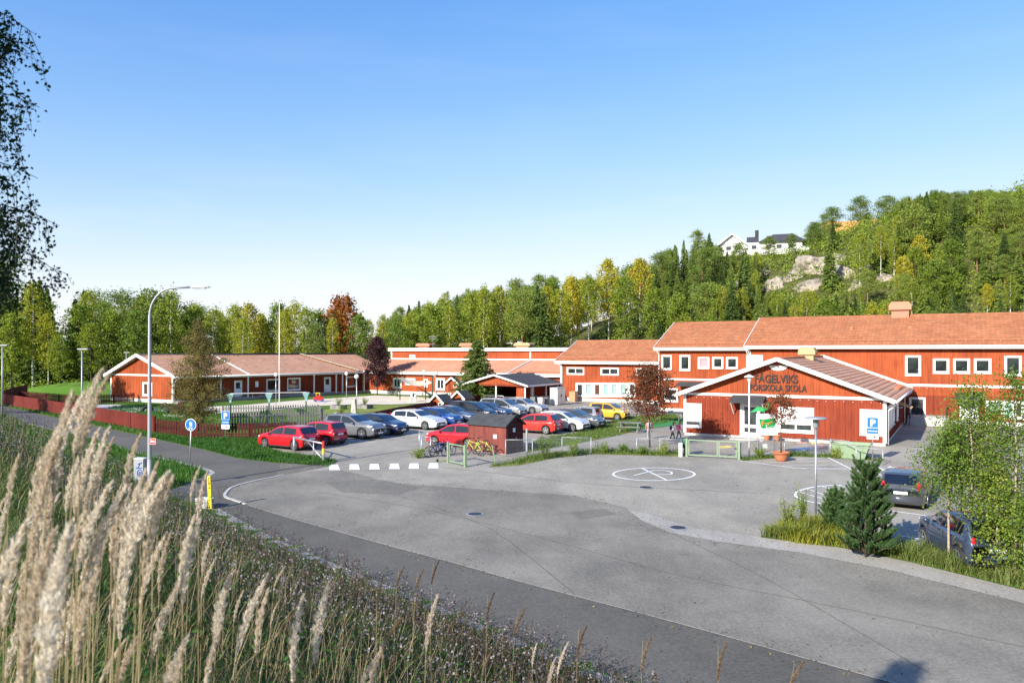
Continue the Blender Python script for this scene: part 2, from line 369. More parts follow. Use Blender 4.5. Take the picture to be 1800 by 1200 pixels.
def asphalt(name, c, patch=.35, spec=.35):
    m, nt, N, L, b = nodes(name); b.inputs['Roughness'].default_value = .85; b.inputs['Specular IOR Level'].default_value = spec
    gm = N.new('ShaderNodeNewGeometry')
    def nz_(scale, det, ro=.6, st=(1, 1, 1)):
        mpp = N.new('ShaderNodeMapping'); mpp.inputs['Scale'].default_value = st; L.new(gm.outputs['Position'], mpp.inputs[0])
        q = N.new('ShaderNodeTexNoise'); q.inputs['Scale'].default_value = scale; q.inputs['Detail'].default_value = det; q.inputs['Roughness'].default_value = ro; L.new(mpp.outputs[0], q.inputs[0]); return q.outputs[0]
    d = lambda k: tuple(x * k for x in c)
    base = ramp(nt, nz_(.16, 5, .62), [(.40, d(1 - patch)), (.5, d(1)), (.60, d(1 + patch * .9))])
    base = mixc(nt, .45, base, ramp(nt, nz_(.8, 7, .7, (1, .5, 1)), [(.36, d(.6)), (.5, d(1)), (.64, d(1.5))]))
    fine = nz_(11, 8, .85); base = mixc(nt, .5, base, ramp(nt, fine, [(.36, d(.45)), (.5, d(1)), (.64, d(1.75))]))
    vo = N.new('ShaderNodeTexVoronoi'); vo.feature = 'DISTANCE_TO_EDGE'; vo.inputs['Scale'].default_value = .11
    ms = N.new('ShaderNodeMapping'); L.new(gm.outputs['Position'], ms.inputs[0])
    wob = N.new('ShaderNodeTexNoise'); wob.inputs['Scale'].default_value = .5; L.new(gm.outputs['Position'], wob.inputs[0])
    addv = N.new('ShaderNodeVectorMath'); addv.operation = 'MULTIPLY_ADD'; addv.inputs[1].default_value = (5, 5, 5); L.new(wob.outputs[1], addv.inputs[0]); L.new(ms.outputs[0], addv.inputs[2]); L.new(addv.outputs[0], vo.inputs[0])
    crack = ramp(nt, vo.outputs['Distance'], [(.0, (.22, .22, .22)), (.003, (0, 0, 0))])
    base = mixc(nt, crack, base, d(.45))
    L.new(base, b.inputs['Base Color']); bump(nt, b, fine, .35, .008); return m
asphalt('asphalt_old', (.29, .265, .215), .45); asphalt('asphalt_new', (.212, .194, .158), .65); asphalt('asphalt_path', (.112, .103, .085), .4); asphalt('asphalt_mid', (.165, .151, .124), .4); asphalt('gravel', (.34, .315, .275), .3)
asphalt('sand', (.66, .57, .43), .18)
def groundmat(name, stops, sc=.25):
    m, nt, N, L, b = nodes(name); b.inputs['Roughness'].default_value = 1; b.inputs['Specular IOR Level'].default_value = .1
    gm = N.new('ShaderNodeNewGeometry')
    def nz_(s_, d_):
        q = N.new('ShaderNodeTexNoise'); q.inputs['Scale'].default_value = s_; q.inputs['Detail'].default_value = d_; q.inputs['Roughness'].default_value = .65; L.new(gm.outputs['Position'], q.inputs[0]); return q.outputs[0]
    base = mixc(nt, .5, ramp(nt, nz_(sc, 5), stops), ramp(nt, nz_(sc * 14, 4), stops)); L.new(base, b.inputs['Base Color']); bump(nt, b, nz_(9, 4), .8, .06); return m
groundmat('meadow', [(.25, (.035, .075, .015)), (.45, (.07, .14, .022)), (.62, (.12, .19, .03)), (.8, (.22, .21, .06))])
groundmat('lawn', [(.25, (.07, .16, .018)), (.5, (.11, .22, .025)), (.75, (.19, .26, .04))])
groundmat('dry_lawn', [(.25, (.11, .17, .03)), (.5, (.20, .24, .05)), (.75, (.36, .32, .13))])
groundmat('forest_floor', [(.25, (.03, .04, .012)), (.5, (.075, .085, .025)), (.8, (.17, .14, .06))], 1.2)
def rockmat():
    m, nt, N, L, b = nodes('rock'); b.inputs['Roughness'].default_value = .9
    base = ramp(nt, noise(nt, .35, 8, .7), [(.34, (.07, .06, .045)), (.44, (.22, .185, .14)), (.55, (.44, .37, .30)), (.66, (.38, .31, .25)), (.74, (.13, .12, .06))]); L.new(base, b.inputs['Base Color']); bump(nt, b, noise(nt, .6, 8, .75), 1.0, .6)
rockmat()
# ------------------------------------------------------------------ lettering and bodies, made while the scene is still empty
TEXTS = {}
def text_mesh(txt, size, depth, mat, name='lettering', align='CENTER', bold=.0, sp=1.0):
    if txt in TEXTS: return TEXTS[txt]
    c = bpy.data.curves.new(name, 'FONT'); c.body = txt; c.size = size; c.extrude = depth; c.align_x = align; c.offset = bold; c.space_character = sp; c.resolution_u = 3
    o = bpy.data.objects.new(name, c); COL.objects.link(o); dg = bpy.context.evaluated_depsgraph_get(); dg.update()
    me = bpy.data.meshes.new_from_object(o.evaluated_get(dg)); bpy.data.objects.remove(o); bpy.data.curves.remove(c)
    me.materials.clear(); me.materials.append(M_(mat)); me.transform(Matrix.Rotation(R(90), 4, 'X')); TEXTS[txt] = me; return me
BODIES = {}
def body_mesh(label, top, legs, pose):
    # joints for a 1.3 m child facing +x
    ls, rs = pose.get('lstep', 0), pose.get('rstep', 0); ln = pose.get('lean', 0)
    J = {'pel': (0, 0, .66), 'che': (ln * .6, 0, .92), 'nek': (ln, 0, 1.06), 'hed': (ln + .02, 0, 1.15),
         'lhi': (0, .07, .62), 'lkn': (ls * .55 + .02, .075, .35), 'lan': (ls, .075, .07), 'lto': (ls + .13, .08, .035),
         'rhi': (0, -.07, .62), 'rkn': (rs * .55 + .03, -.075, .35), 'ran': (rs, -.075, .07 + max(0, -rs) * .25), 'rto': (rs + .13, -.08, .035 + max(0, -rs) * .2),
         'lsh': (ln * .9, .14, .99), 'lel': (ln * .8 + pose.get('la', 0), .19, .80), 'lha': (ln * .7 + pose.get('la', 0) * 2 + .04, .2, .64),
         'rsh': (ln * .9, -.14, .99), 'rel': (ln * .8 + pose.get('ra', 0), -.19, .80), 'rha': (ln * .7 + pose.get('ra', 0) * 2 + .04, -.2, .64)}
    E = [('pel', 'che'), ('che', 'nek'), ('nek', 'hed'), ('pel', 'lhi'), ('lhi', 'lkn'), ('lkn', 'lan'), ('lan', 'lto'), ('pel', 'rhi'), ('rhi', 'rkn'), ('rkn', 'ran'), ('ran', 'rto'), ('che', 'lsh'), ('lsh', 'lel'), ('lel', 'lha'), ('che', 'rsh'), ('rsh', 'rel'), ('rel', 'rha')]
    rad = dict(pel=.10, che=.105, nek=.04, hed=.045, lhi=.075, rhi=.075, lkn=.052, rkn=.052, lan=.038, ran=.038, lto=.035, rto=.035, lsh=.05, rsh=.05, lel=.038, rel=.038, lha=.026, rha=.026)
    ks = list(J); me = bpy.data.meshes.new('skel'); me.from_pydata([J[k] for k in ks], [(ks.index(a), ks.index(b)) for a, b in E], []); o = bpy.data.objects.new('skel', me); COL.objects.link(o)
    sk = o.modifiers.new('s', 'SKIN'); ss = o.modifiers.new('u', 'SUBSURF'); ss.levels = 1
    for i, k in enumerate(ks): me.skin_vertices[0].data[i].radius = (rad[k], rad[k]); me.skin_vertices[0].data[i].use_root = (k == 'pel')
    dg = bpy.context.evaluated_depsgraph_get(); dg.update(); bm_ = bpy.data.meshes.new_from_object(o.evaluated_get(dg)); bpy.data.objects.remove(o)
    bm_.materials.clear()
    for m in (top, legs, 'skin', 'pale_cloth'): bm_.materials.append(M_(m))
    for pl in bm_.polygons:
        c = pl.center; pl.use_smooth = True
        if c.z > 1.04: pl.material_index = 2
        elif c.z < .10: pl.material_index = 3
        elif abs(c.y) > .15 and c.z < .70: pl.material_index = 2
        elif c.z < .64 and abs(c.y) < .16: pl.material_index = 1
    BODIES[label] = (J, bm_)
body_mesh('child with a pale and navy backpack walking by the school corner', 'pale_cloth', 'navy', dict(lstep=.16, rstep=-.18, lean=.10, la=.05, ra=-.05))
body_mesh('child in a pink jacket walking beside the school corner', 'pink', 'denim', dict(lstep=-.15, rstep=.15, lean=.08, la=-.05, ra=.05))
body_mesh('person in a dark pink top standing behind the maple trunk', 'pink', 'grey_cloth', dict(lstep=.04, rstep=-.04))
for a_ in (('FÅGELVIKS', .76, .03, 'text_dark', .014), ('FÖRSKOLA SKOLA', .60, .03, 'text_dark', .012), ('V O L V O', .10, .004, 'chrome', .003), ('P', .52, .004, 'white_board', .02)):
    text_mesh(*a_[:4], bold=a_[4])
# ------------------------------------------------------------------ ground and paving
def ground():
    def axis(lo, hi, step, far):
        mid = np.arange(lo, hi + .01, step); out = [mid]
        a, st = lo, step
        left = []; 
        while a > -far: st *= 1.35; a -= st; left.append(a)
        b_, st = hi, step; right = []
        while b_ < far: st *= 1.35; b_ += st; right.append(b_)
        return np.array(left[::-1] + list(mid) + right)
    xs = axis(-72, 120, 1.0, 1500); ys = axis(-14, 190, 1.0, 1800)
    X, Y = np.meshgrid(xs, ys); Z = g(X, Y)
    s, t = w2st(X, Y)
    Z = Z + np.where(t > 44, .35 * np.sin(X * .9) * np.cos(Y * .8), 0)
    V = np.stack([X, Y, Z], -1).reshape(-1, 3); nx, ny = len(xs), len(ys)
    i = np.arange(ny - 1)[:, None] * nx + np.arange(nx - 1)[None]
    F = np.stack([i, i + 1, i + nx + 1, i + nx], -1).reshape(-1, 4)
    c = V[F].mean(1); ss, tt = w2st(c[:, 0], c[:, 1])
    wood = ((tt > 42) | ((ss < -72) & (tt > 12)) | (c[:, 1] > 128))
    me = quads_mesh('ground', V, F, ['meadow', 'forest_floor'], wood.astype(int), True)
    link('ground', me, kind='structure', label='grassy ground of the site rising to the wooded hill')
ground()
def sheet(name, pts, dz, mat, kind='structure', cut=2.5, label=None, parent=None):
    bm = bmesh.new(); bm.faces.new([bm.verts.new((p[0], p[1], 0)) for p in pts])
    bmesh.ops.triangulate(bm, faces=bm.faces[:])
    xs = [p[0] for p in pts]; ys = [p[1] for p in pts]
    for ax, lo, hi in ((0, min(xs), max(xs)), (1, min(ys), max(ys))):
        step = max(cut, (hi - lo) / 45); k = math.ceil(lo / step) * step
        while k < hi:
            co = [0, 0, 0]; co[ax] = k; no = [0, 0, 0]; no[ax] = 1
            bmesh.ops.bisect_plane(bm, geom=bm.verts[:] + bm.edges[:] + bm.faces[:], plane_co=co, plane_no=no); k += step
    if cut > 1:
        for k in (48.0, 26.0):
            if min(ys) < k < max(ys): bmesh.ops.bisect_plane(bm, geom=bm.verts[:] + bm.edges[:] + bm.faces[:], plane_co=(0, k, 0), plane_no=(0, 1, 0))
    bm.normal_update()
    for f in bm.faces:
        if f.normal.z < 0: f.normal_flip()
    co = np.array([v.co[:] for v in bm.verts]); z = g(co[:, 0], co[:, 1])
    for v, q in zip(bm.verts, z): v.co.z = q + dz
    me = bpy.data.meshes.new(name); bm.to_mesh(me); bm.free(); me.materials.append(M_(mat))
    return link(name, me, parent, kind=kind, label=label)
def pp(*uv): return [P(u, v) for u, v in uv]
def smooth_line(pts, n=4):
    pts = [Vector(p) for p in pts]; out = []
    for i in range(len(pts) - 1):
        p0, p1, p2, p3 = pts[max(i - 1, 0)], pts[i], pts[i + 1], pts[min(i + 2, len(pts) - 1)]
        for k in range(n):
            t = k / n; out.append(.5 * ((2 * p1) + (p2 - p0) * t + (2 * p0 - 5 * p1 + 4 * p2 - p3) * t * t + (3 * p1 - p0 - 3 * p2 + p3) * t ** 3))
    return out + [pts[-1]]
def ribbon_mb(mb, pts, wd, dz, h=0.0, m=0, off=0.0):
    pts = [Vector((p[0], p[1], 0)) for p in pts]; L, Rr = [], []
    for i, p in enumerate(pts):
        d = pts[min(i + 1, len(pts) - 1)] - pts[max(i - 1, 0)]; d.normalize(); n = Vector((-d.y, d.x, 0)); c = p + n * off
        for k, lst in ((wd / 2, L), (-wd / 2, Rr)):
            q = c + n * k; lst.append(Vector((q.x, q.y, gz(q.x, q.y) + dz)))
    n = len(pts)
    if not h:
        return mb.add(Rr + L, [(i, i + 1, n + i + 1, n + i) for i in range(n - 1)], m)
    up = Vector((0, 0, h)); vs = Rr + L + [q + up for q in Rr] + [q + up for q in L]; fs = []
    for i in range(n - 1):
        fs += [(2 * n + i, 2 * n + i + 1, 3 * n + i + 1, 3 * n + i), (i, i + 1, 2 * n + i + 1, 2 * n + i), (n + i + 1, n + i, 3 * n + i, 3 * n + i + 1)]
    fs += [(0, 2 * n, 3 * n, n), (n - 1, 2 * n - 1, 4 * n - 1, 3 * n - 1)]
    return mb.add(vs, fs, m)
def resample(pts, step):
    out = [Vector(pts[0])]
    for a, b in zip(pts[:-1], pts[1:]):
        a, b = Vector(a), Vector(b); n = max(1, int((b - a).length / step))
        out += [a.lerp(b, (k + 1) / n) for k in range(n)]
    return out
KERB = smooth_line(pp((560, 824), (500, 836), (440, 848), (410, 857), (399, 865), (396, 874), (420, 883), (500, 909), (765, 982), (900, 1020), (1165, 1090), (1400, 1155), (1560, 1200)), 4)
kd = (KERB[-1] - KERB[-5]).normalized(); KERB.append(KERB[-1] + kd * 26)
FENCE_BACK = pp((590, 762), (700, 737), (775, 722), (845, 709))
W = lambda s, t: Vector((*st2w(s, t), 0))
yard = [p for p in KERB] + [Vector((70, -12, 0)), W(60, 25), W(-26, 33)] + FENCE_BACK[::-1] + pp((560, 768), (470, 780), (466, 787), (500, 797), (560, 803), (594, 811), (588, 818))
sheet('asphalt_yard', yard, .036, 'asphalt_old', label='worn grey asphalt of the school yard and car park')
near_edge = pp((594, 826), (700, 850), (860, 862), (1010, 872), (1100, 893), (1128, 916), (1180, 938), (1260, 953), (1400, 972), (1560, 1003), (1800, 1062))
nd = (near_edge[-1] - near_edge[-2]).normalized()
newer = [p.copy() for p in KERB[2:]] + [KERB[-1] + Vector((6, 3, 0)), near_edge[-1] + nd * 20] + near_edge[::-1]
# the newer layer stays 5 cm inside the kerb line
sheet('asphalt_newer', newer, .041, 'asphalt_new', label='darker newer asphalt layer beside the kerb')
path_up = pp((-260, 668), (5, 714), (144, 744), (261, 769), (305, 779), (416, 806), (500, 816), (578, 822))
path_lo = pp((-300, 682), (5, 735), (100, 757), (167, 773), (236, 795), (314, 813), (352, 823), (371, 831))
tip = pp((360, 838), (330, 850), (285, 866))
toe_in = [Vector((-12.6, 32.4, 0)), Vector((-8.7, 27.6, 0)), Vector((3.0, 14.8, 0)), Vector((26, -10.4, 0)), Vector((48, -34, 0))]
foot = path_up + [p for p in KERB[2:]][0:] + toe_in[::-1] + tip[::-1] + path_lo[::-1]
sheet('footpath', foot, .030, 'asphalt_path', label='dark asphalt footpath between the grassy bank and the yard')
kb = MB(); ribbon_mb(kb, resample(KERB[4:26], .8), .13, .02, .05); kb.build('kerb', 'concrete', kind='structure', label='pale stone kerb curving round the yard corner')
kb = MB(); ribbon_mb(kb, resample(KERB[25:], 1.0), .045, .044); kb.build('kerb_line', 'gravel', kind='structure', label='thin pale edging stone along the footpath')
gb = MB(); ribbon_mb(gb, resample(smooth_line(path_lo[1:] + tip[:1]), .8), .35, .034); gb.build('gravel_edge', 'gravel', kind='structure', label='gravel margin beside the footpath')
gb = MB(); ribbon_mb(gb, resample([(-12.4, 32.0), (-9.0, 27.8), (-3, 21.2), (2.7, 14.9), (14, 2.5), (24, -8.4)], .5), .4, .036); gb.build('gravel_edge', 'gravel', kind='structure', label='strip of gravelly soil at the foot of the grassy bank')
sheet('gravel_margin', pp((1105, 898), (1128, 916), (1180, 938), (1260, 953), (1400, 972), (1560, 1003), (1800, 1062), (2100, 1140), (2100, 1105), (1800, 1036), (1600, 988), (1480, 962), (1340, 946), (1220, 930), (1140, 905)), .046, 'gravel', label='dusty gravel margin beside the planting strip')
VERGE = pp((1335, 946), (1370, 938), (1430, 936), (1500, 950), (1580, 968), (1680, 982), (1800, 990), (2000, 1010), (2100, 1100), (1800, 1040), (1600, 990), (1480, 965))
sheet('planting_strip', VERGE, .07, 'meadow', label='grassy planting strip at the edge of the yard')
STRIP = pp((921, 786), (950, 772), (1040, 757), (1075, 741), (1100, 733), (1185, 728), (1199, 737), (1150, 749), (1090, 765), (1030, 777), (985, 786), (925, 797))
sheet('grass_strip', STRIP, .055, 'dry_lawn', label='dry grass strip between the car park and the walkway')
WEEDS = pp((858, 822), (900, 812), (940, 800), (1040, 791), (1120, 793), (1200, 796), (1204, 803), (1120, 801), (1040, 799), (975, 806), (910, 819))
sheet('weedy_edge', WEEDS, .05, 'dry_lawn', label='weedy strip along the yard fence')
WEEDS2 = pp((1302, 806), (1400, 797), (1500, 803), (1560, 812), (1500, 808), (1400, 803), (1305, 811))
sheet('weedy_edge', WEEDS2, .05, 'dry_lawn', label='weedy strip under the sign by the entrance')
sheet('turf_patch', pp((1108, 748), (1150, 739), (1200, 735), (1240, 738), (1200, 746), (1150, 753), (1112, 757)), .062, 'turf', label='bright green artificial turf by the school corner')
SAND = pp((345, 716), (430, 712), (520, 704), (600, 699), (660, 695), (720, 697), (790, 701), (800, 706), (740, 709), (690, 711), (620, 711), (540, 714), (470, 722), (380, 727))
sheet('playground_sand', SAND, .03, 'sand', label='sandy playground in front of the low wing')
sheet('playground_lawn', pp((560, 722), (625, 712), (700, 712), (770, 709), (780, 720), (700, 735), (600, 757), (577, 745)), .026, 'dry_lawn', label='sunlit playground lawn behind the parked cars')
sheet('school_lawn', pp((20, 699), (50, 682), (110, 677), (196, 679), (196, 693), (120, 698)), .026, 'lawn', label='bright green lawn beside the low wing')
sheet('gravel_path', pp((140, 712), (205, 711), (250, 716), (330, 718), (330, 724), (250, 723), (205, 731), (180, 722)), .03, 'concrete', label='pale paved path inside the red fence')
sheet('sand_patch', pp((285, 729), (330, 727), (322, 734), (290, 733)), .03, 'sand', label='small bare sand patch on the lawn')
for q, l in ((((572, 849), (655, 843), (742, 857), (700, 871), (600, 866)), 'darker asphalt repair patch near the crossing'), (((1000, 902), (1060, 895), (1085, 905), (1020, 914)), 'small asphalt repair patch in the middle of the yard')):
    sheet('asphalt_patch', pp(*q), .0455, 'asphalt_mid', label=l)
for i, pts in enumerate((((775, 822), (900, 836), (1040, 852), (1330, 868)), ((560, 866), (760, 900), (1000, 960), (1180, 1010), (1500, 1075), (1800, 1140)), ((700, 872), (860, 930), (1010, 1046)), ((1180, 938), (1330, 1010), (1640, 1190)))):
    mb = MB(); ribbon_mb(mb, resample(smooth_line(pp(*pts)), .5), .028, .0465); mb.build('asphalt_seam', 'asphalt_path', kind='structure', label='thin dark joint line in the asphalt')
for u, v, l in ((1135, 858, 'round iron drain cover near the painted circle'), (1192, 929, 'round iron drain cover near the gravel margin'), (835, 905, 'round iron drain cover on the open yard')):
    q = P(u, v, .041); r = empty('drain_cover', l, 'drain cover', q); MB().lathe([(.36, 0), (.36, .012), (.30, .014), (.01, .014)], 24).build('frame', 'lamp_grey', r); MB().lathe([(.29, .0145), (.28, .02), (.01, .02)], 24).build('lid', 'dark_metal', r)
# painted markings: each its own thin sheet
def marking(name, pts_list, mat, label, dz, group=None):
    mb = MB()
    for pts, wd in pts_list: ribbon_mb(mb, resample(pts, .6), wd, dz)
    return mb.build(name, mat, kind='structure', label=label, group=group)
for i, u in enumerate((587, 622, 657, 692, 726, 760)):
    a, b, c, d = P(u - 8 + i * .6, 817.5 - i * .5), P(u + 7 + i * .6, 817.5 - i * .5), P(u + 11, 827.5 - i * .6), P(u - 8, 827.5 - i * .6)
    sheet('crossing_bar', [a, b, c, d], .052, 'paint_white', cut=.9, label='white bar of the zebra crossing at the car park entry')
def ring(u0, u1, v0, v1, n=48):
    return [P(.5 * (u0 + u1) + .5 * (u1 - u0) * math.cos(2 * math.pi * k / n), .5 * (v0 + v1) + .5 * (v1 - v0) * math.sin(2 * math.pi * k / n)) for k in range(n + 1)]
marking('ball_circle', [(ring(1078, 1221, 823.5, 846), .12), (pp((1128, 824), (1172, 845)), .1), (pp((1114, 837), (1150, 828)), .1), (smooth_line(pp((1145, 829), (1165, 828), (1180, 831), (1178, 835), (1155, 835))), .1)], 'paint_white', 'white painted circle with a cross on the yard', .052)
marking('bay_hatching', [(pp((1300, 811), (1400, 824), (1495, 827), (1560, 836)), .1), (pp((1455, 805), (1503, 829)), .1), (pp((1352, 814), (1467, 811)), .07), (pp((1375, 820), (1482, 818)), .07), (pp((1410, 825), (1490, 824)), .07), (pp((1388, 809), (1455, 805)), .08)], 'paint_white', 'white hatched bay by the entrance fence', .052)
half = [P(1480 - 82 * math.sin(k / 14 * math.pi), 871 - 17 * math.cos(k / 14 * math.pi)) for k in range(15)]
marking('island_hatching', [(half, .13), (pp((1416, 860), (1490, 884)), .08), (pp((1440, 855), (1500, 873)), .08), (pp((1466, 853), (1510, 862)), .08), (pp((1402, 865), (1480, 888)), .08)], 'paint_white', 'white rounded hatched island beside the parked estate car', .052)
marking('disabled_symbol', [(pp((1545, 823), (1553, 828), (1568, 829), (1583, 828)), .12), (pp((1550, 825), (1562, 826)), .1)], 'paint_white', 'white wheelchair mark on the parking bay', .052)
for a, b in (((1563, 899), (1650, 911)), ((1580, 943), (1650, 955)), ((1525, 833), (1600, 843))): marking('bay_line', [(pp(a, b), .1)], 'paint_white', 'white bay line beside the cars parked at the right', .052)
for k in range(10):
    q = Vector((-9.5 + .505 * (k * 2.55 - 1.3), 53.3 + .863 * (k * 2.55 - 1.3), 0)); e = Vector((CA, SA, 0))
    marking('parking_line', [([q - e * 3.2, q + e * 1.3], .09)], 'paint_white', 'white line between the bays of the car park', .044)
for i, (m, q) in enumerate((('paint_blue', ((1392, 789), (1422, 786), (1426, 790), (1398, 794))), ('paint_yellow', ((1424, 777), (1440, 776), (1442, 780), (1428, 782))), ('paint_pink', ((1402, 777), (1420, 776), (1418, 780), (1400, 781))), ('paint_yellow', ((1262, 785), (1285, 784), (1288, 788), (1264, 789))), ('paint_pink', ((1430, 784), (1446, 783), (1448, 787), (1432, 788))))):
    sheet('play_marking', pp(*q), .048, m, cut=.9, label='coloured play marking painted by the entrance')
# ------------------------------------------------------------------ buildings
def px_plane(u, v, x0, y0, ang):
    """where the sight line through a pixel meets an upright wall: distance along it and height"""
    k = (u - 900) / FOC; dx, dy = math.cos(ang), math.sin(ang)
    # x0+dx*a = k*(y0+dy*a)
    a = (k * y0 - x0) / (dx - k * dy); D = y0 + dy * a
    return a, CAM_H - (v - HZ) / FOC * D
class Wall:
    """upright wall of a thing: from local point p (of root) along angle; x along it, -y outward"""
    def __init__(s, root, x0, y0, ang, L, z0, z1, gable=None, name='wall', mat='red_wood', pitch=.2, trim=True, mat2=None, zsplit=None, clad=True):
        s.root, s.x0, s.y0, s.ang, s.L, s.z0, s.z1, s.gable = root, x0, y0, ang, L, z0, z1, gable
        s.name, s.mat, s.mat2, s.zsplit, s.pitch, s.clad = name, mat, mat2, zsplit, pitch, clad; s.holes = []; s.items = []
        M = Matrix.Translation(root.location) @ Matrix.Rotation(root.rotation_euler.z, 4, 'Z'); q = M @ Vector((x0, y0, 0)); s.wx, s.wy, s.wa = q.x, q.y, root.rotation_euler.z + ang; s.bz = root.location.z
    def px(s, u, v):
        a, z = px_plane(u, v, s.wx, s.wy, s.wa); return a, z - s.bz
    def rect(s, u0, u1, v0, v1):
        um = .5 * (u0 + u1); a0 = s.px(u0, v0)[0]; a1 = s.px(u1, v0)[0]; return a0, a1, s.px(um, v1)[1], s.px(um, v0)[1]
    def top(s, x):
        if s.gable is None: return s.z1
        return s.z1 + s.gable * (1 - abs(2 * x / s.L - 1))
    def put(s, o, x, z, out=0.0):
        o.parent = s.root; c, si = math.cos(s.ang), math.sin(s.ang)
        o.location = (s.x0 + c * x + si * out, s.y0 + si * x - c * out, z); o.rotation_euler = (0, 0, s.ang); return o
    def hole(s, x0, x1, z0, z1): s.holes.append((x0, x1, z0, z1))
    def build(s):
        xs = sorted({0, s.L} | {v for h in s.holes for v in h[:2]}); zs = sorted({s.z0, s.z1} | {v for h in s.holes for v in h[2:]} | ({s.zsplit} if s.zsplit else set()))
        xs = [x for x in xs if 0 <= x <= s.L]; zs = [z for z in zs if s.z0 <= z <= s.z1]; mb = MB()
        inside = lambda x, z: any(h[0] < x < h[1] and h[2] < z < h[3] for h in s.holes)
        for xa, xb in zip(xs[:-1], xs[1:]):
            for za, zb in zip(zs[:-1], zs[1:]):
                if not inside(.5 * (xa + xb), .5 * (za + zb)):
                    mb.add([(xa, 0, za), (xb, 0, za), (xb, 0, zb), (xa, 0, zb)], [(0, 1, 2, 3)], 1 if s.zsplit and zb <= s.zsplit + 1e-6 else 0)
        if s.gable: mb.add([(0, 0, s.z1), (s.L, 0, s.z1), (s.L / 2, 0, s.z1 + s.gable)], [(0, 1, 2)])
        for a, b, c, d in s.holes:
            mb.add([(a, 0, c), (b, 0, c), (b, 0, d), (a, 0, d), (a, .14, c), (b, .14, c), (b, .14, d), (a, .14, d)], [(0, 4, 5, 1), (1, 5, 6, 2), (2, 6, 7, 3), (3, 7, 4, 0)], 1 if s.zsplit and c < s.zsplit else 0)
        mats = [s.mat, s.mat2 or s.mat]
        w = mb.build(s.name, mats); s.put(w, 0, 0)
        if s.clad:
            cb = MB(); n = int(s.L / s.pitch)
            for i in range(n + 1):
                x = min(max((i + .5) * s.L / (n + 1), .04), s.L - .04)
                segs = [(s.z0 + .02, s.top(x) - .01)]
                for a, b, c, d in s.holes:
                    if a - .03 < x < b + .03:
                        segs = [q for z0, z1 in segs for q in ((z0, min(z1, c)), (max(z0, d), z1)) if q[1] - q[0] > .05]
                for z0, z1 in segs:
                    cuts = [(z0, z1)] if not (s.zsplit and z0 < s.zsplit < z1) else [(z0, s.zsplit), (s.zsplit, z1)]
                    for q0, q1 in cuts:
                        k = 1 if s.zsplit and q1 <= s.zsplit + 1e-6 else 0
                        cb.add([(x - .03, 0, q0), (x - .03, -.024, q0), (x + .03, -.024, q0), (x + .03, 0, q0), (x - .03, 0, q1), (x - .03, -.024, q1), (x + .03, -.024, q1), (x + .03, 0, q1)],
                               [(0, 1, 5, 4), (1, 2, 6, 5), (2, 3, 7, 6), (0, 3, 2, 1), (4, 5, 6, 7)], k)
            c = cb.build('cladding', mats, kind='stuff'); s.put(c, 0, 0)
        return w
    def board(s, name, x0, x1, z0, z1, mat='white_wood', out=.045, back=0.0):
        mb = MB().box(x0, x1, -out, -back, z0, z1); o = mb.build(name, mat); return s.put(o, 0, 0)
    def window(s, x0, x1, z0, z1, pane='pane_glass', casing=.13, mull=0, shutter=0.0, cross=None, sill=True, inner=None):
        """white cased window; mull = upright bars; shutter = part of the height covered by a white roller blind"""
        s.hole(x0 + casing, x1 - casing, z0 + casing, z1 - casing); w_, h_ = x1 - x0, z1 - z0; c = casing
        mb = MB(); o = .05
        mb.box(0, c, -o, .0, 0, h_); mb.box(w_ - c, w_, -o, .0, 0, h_); mb.box(c, w_ - c, -o, .0, h_ - c, h_); mb.box(c, w_ - c, -o, .0, 0, c)
        k = .05
        mb.box(c, c + k, .01, .07, c, h_ - c); mb.box(w_ - c - k, w_ - c, .01, .07, c, h_ - c); mb.box(c + k, w_ - c - k, .01, .07, h_ - c - k, h_ - c); mb.box(c + k, w_ - c - k, .01, .07, c, c + k)
        for i in range(mull):
            x = c + (w_ - 2 * c) * (i + 1) / (mull + 1); mb.box(x - .045, x + .045, .005, .075, c + k, h_ - c - k)
        wo = s.put(mb.build('window', 'white_wood'), x0, z0)
        n = mull + 1; pw = (w_ - 2 * c) / n
        for i in range(n):
            pm = MB().add([(c + pw * i + .02, .05, c + .02), (c + pw * (i + 1) - .02, .05, c + .02), (c + pw * (i + 1) - .02, .05, h_ - c - .02), (c + pw * i + .02, .05, h_ - c - .02)], [(0, 1, 2, 3)])
            pm.build('pane', 'clear_pane' if inner else pane, wo)
            if inner:
                m_ = inner[i % len(inner)]
                q = MB().add([(c + pw * i + .02, .13, c + .02), (c + pw * (i + 1) - .02, .13, c + .02), (c + pw * (i + 1) - .02, .13, h_ - c - .02), (c + pw * i + .02, .13, h_ - c - .02)], [(0, 1, 2, 3)])
                q.build('curtain' if m_.startswith('curtain') else 'blind', m_, wo)
        if shutter:
            zb = h_ - c - (h_ - 2 * c) * shutter
            MB().box(c * .5, w_ - c * .5, -.075, -.052, zb, h_ - c * .4).build('roller_blind', 'white_board', wo)
        if sill: MB().box(-.02, w_ + .02, -.10, -.052, -.035, .0).build('sill', 'white_wood', wo)
        return wo
    def door(s, x0, x1, z0, z1, mat='white_board', glazed='pane_glass', two=True):
        s.hole(x0, x1, z0, z1); w_, h_ = x1 - x0, z1 - z0; mb = MB(); c = .11
        mb.box(0, c, -.05, .1, 0, h_); mb.box(w_ - c, w_, -.05, .1, 0, h_); mb.box(c, w_ - c, -.05, .1, h_ - c, h_); mb.box(c, w_ - c, .03, .09, 0, h_ - c)
        d = s.put(mb.build('door', mat), x0, z0); m = .17
        for a, b in (((.36 if two else .5), .93),) + (((.12, .31),) if two else ()):
            MB().box(c + m, w_ - c - m, .015, .03, h_ * a, h_ * b - c).build('pane', glazed, d)
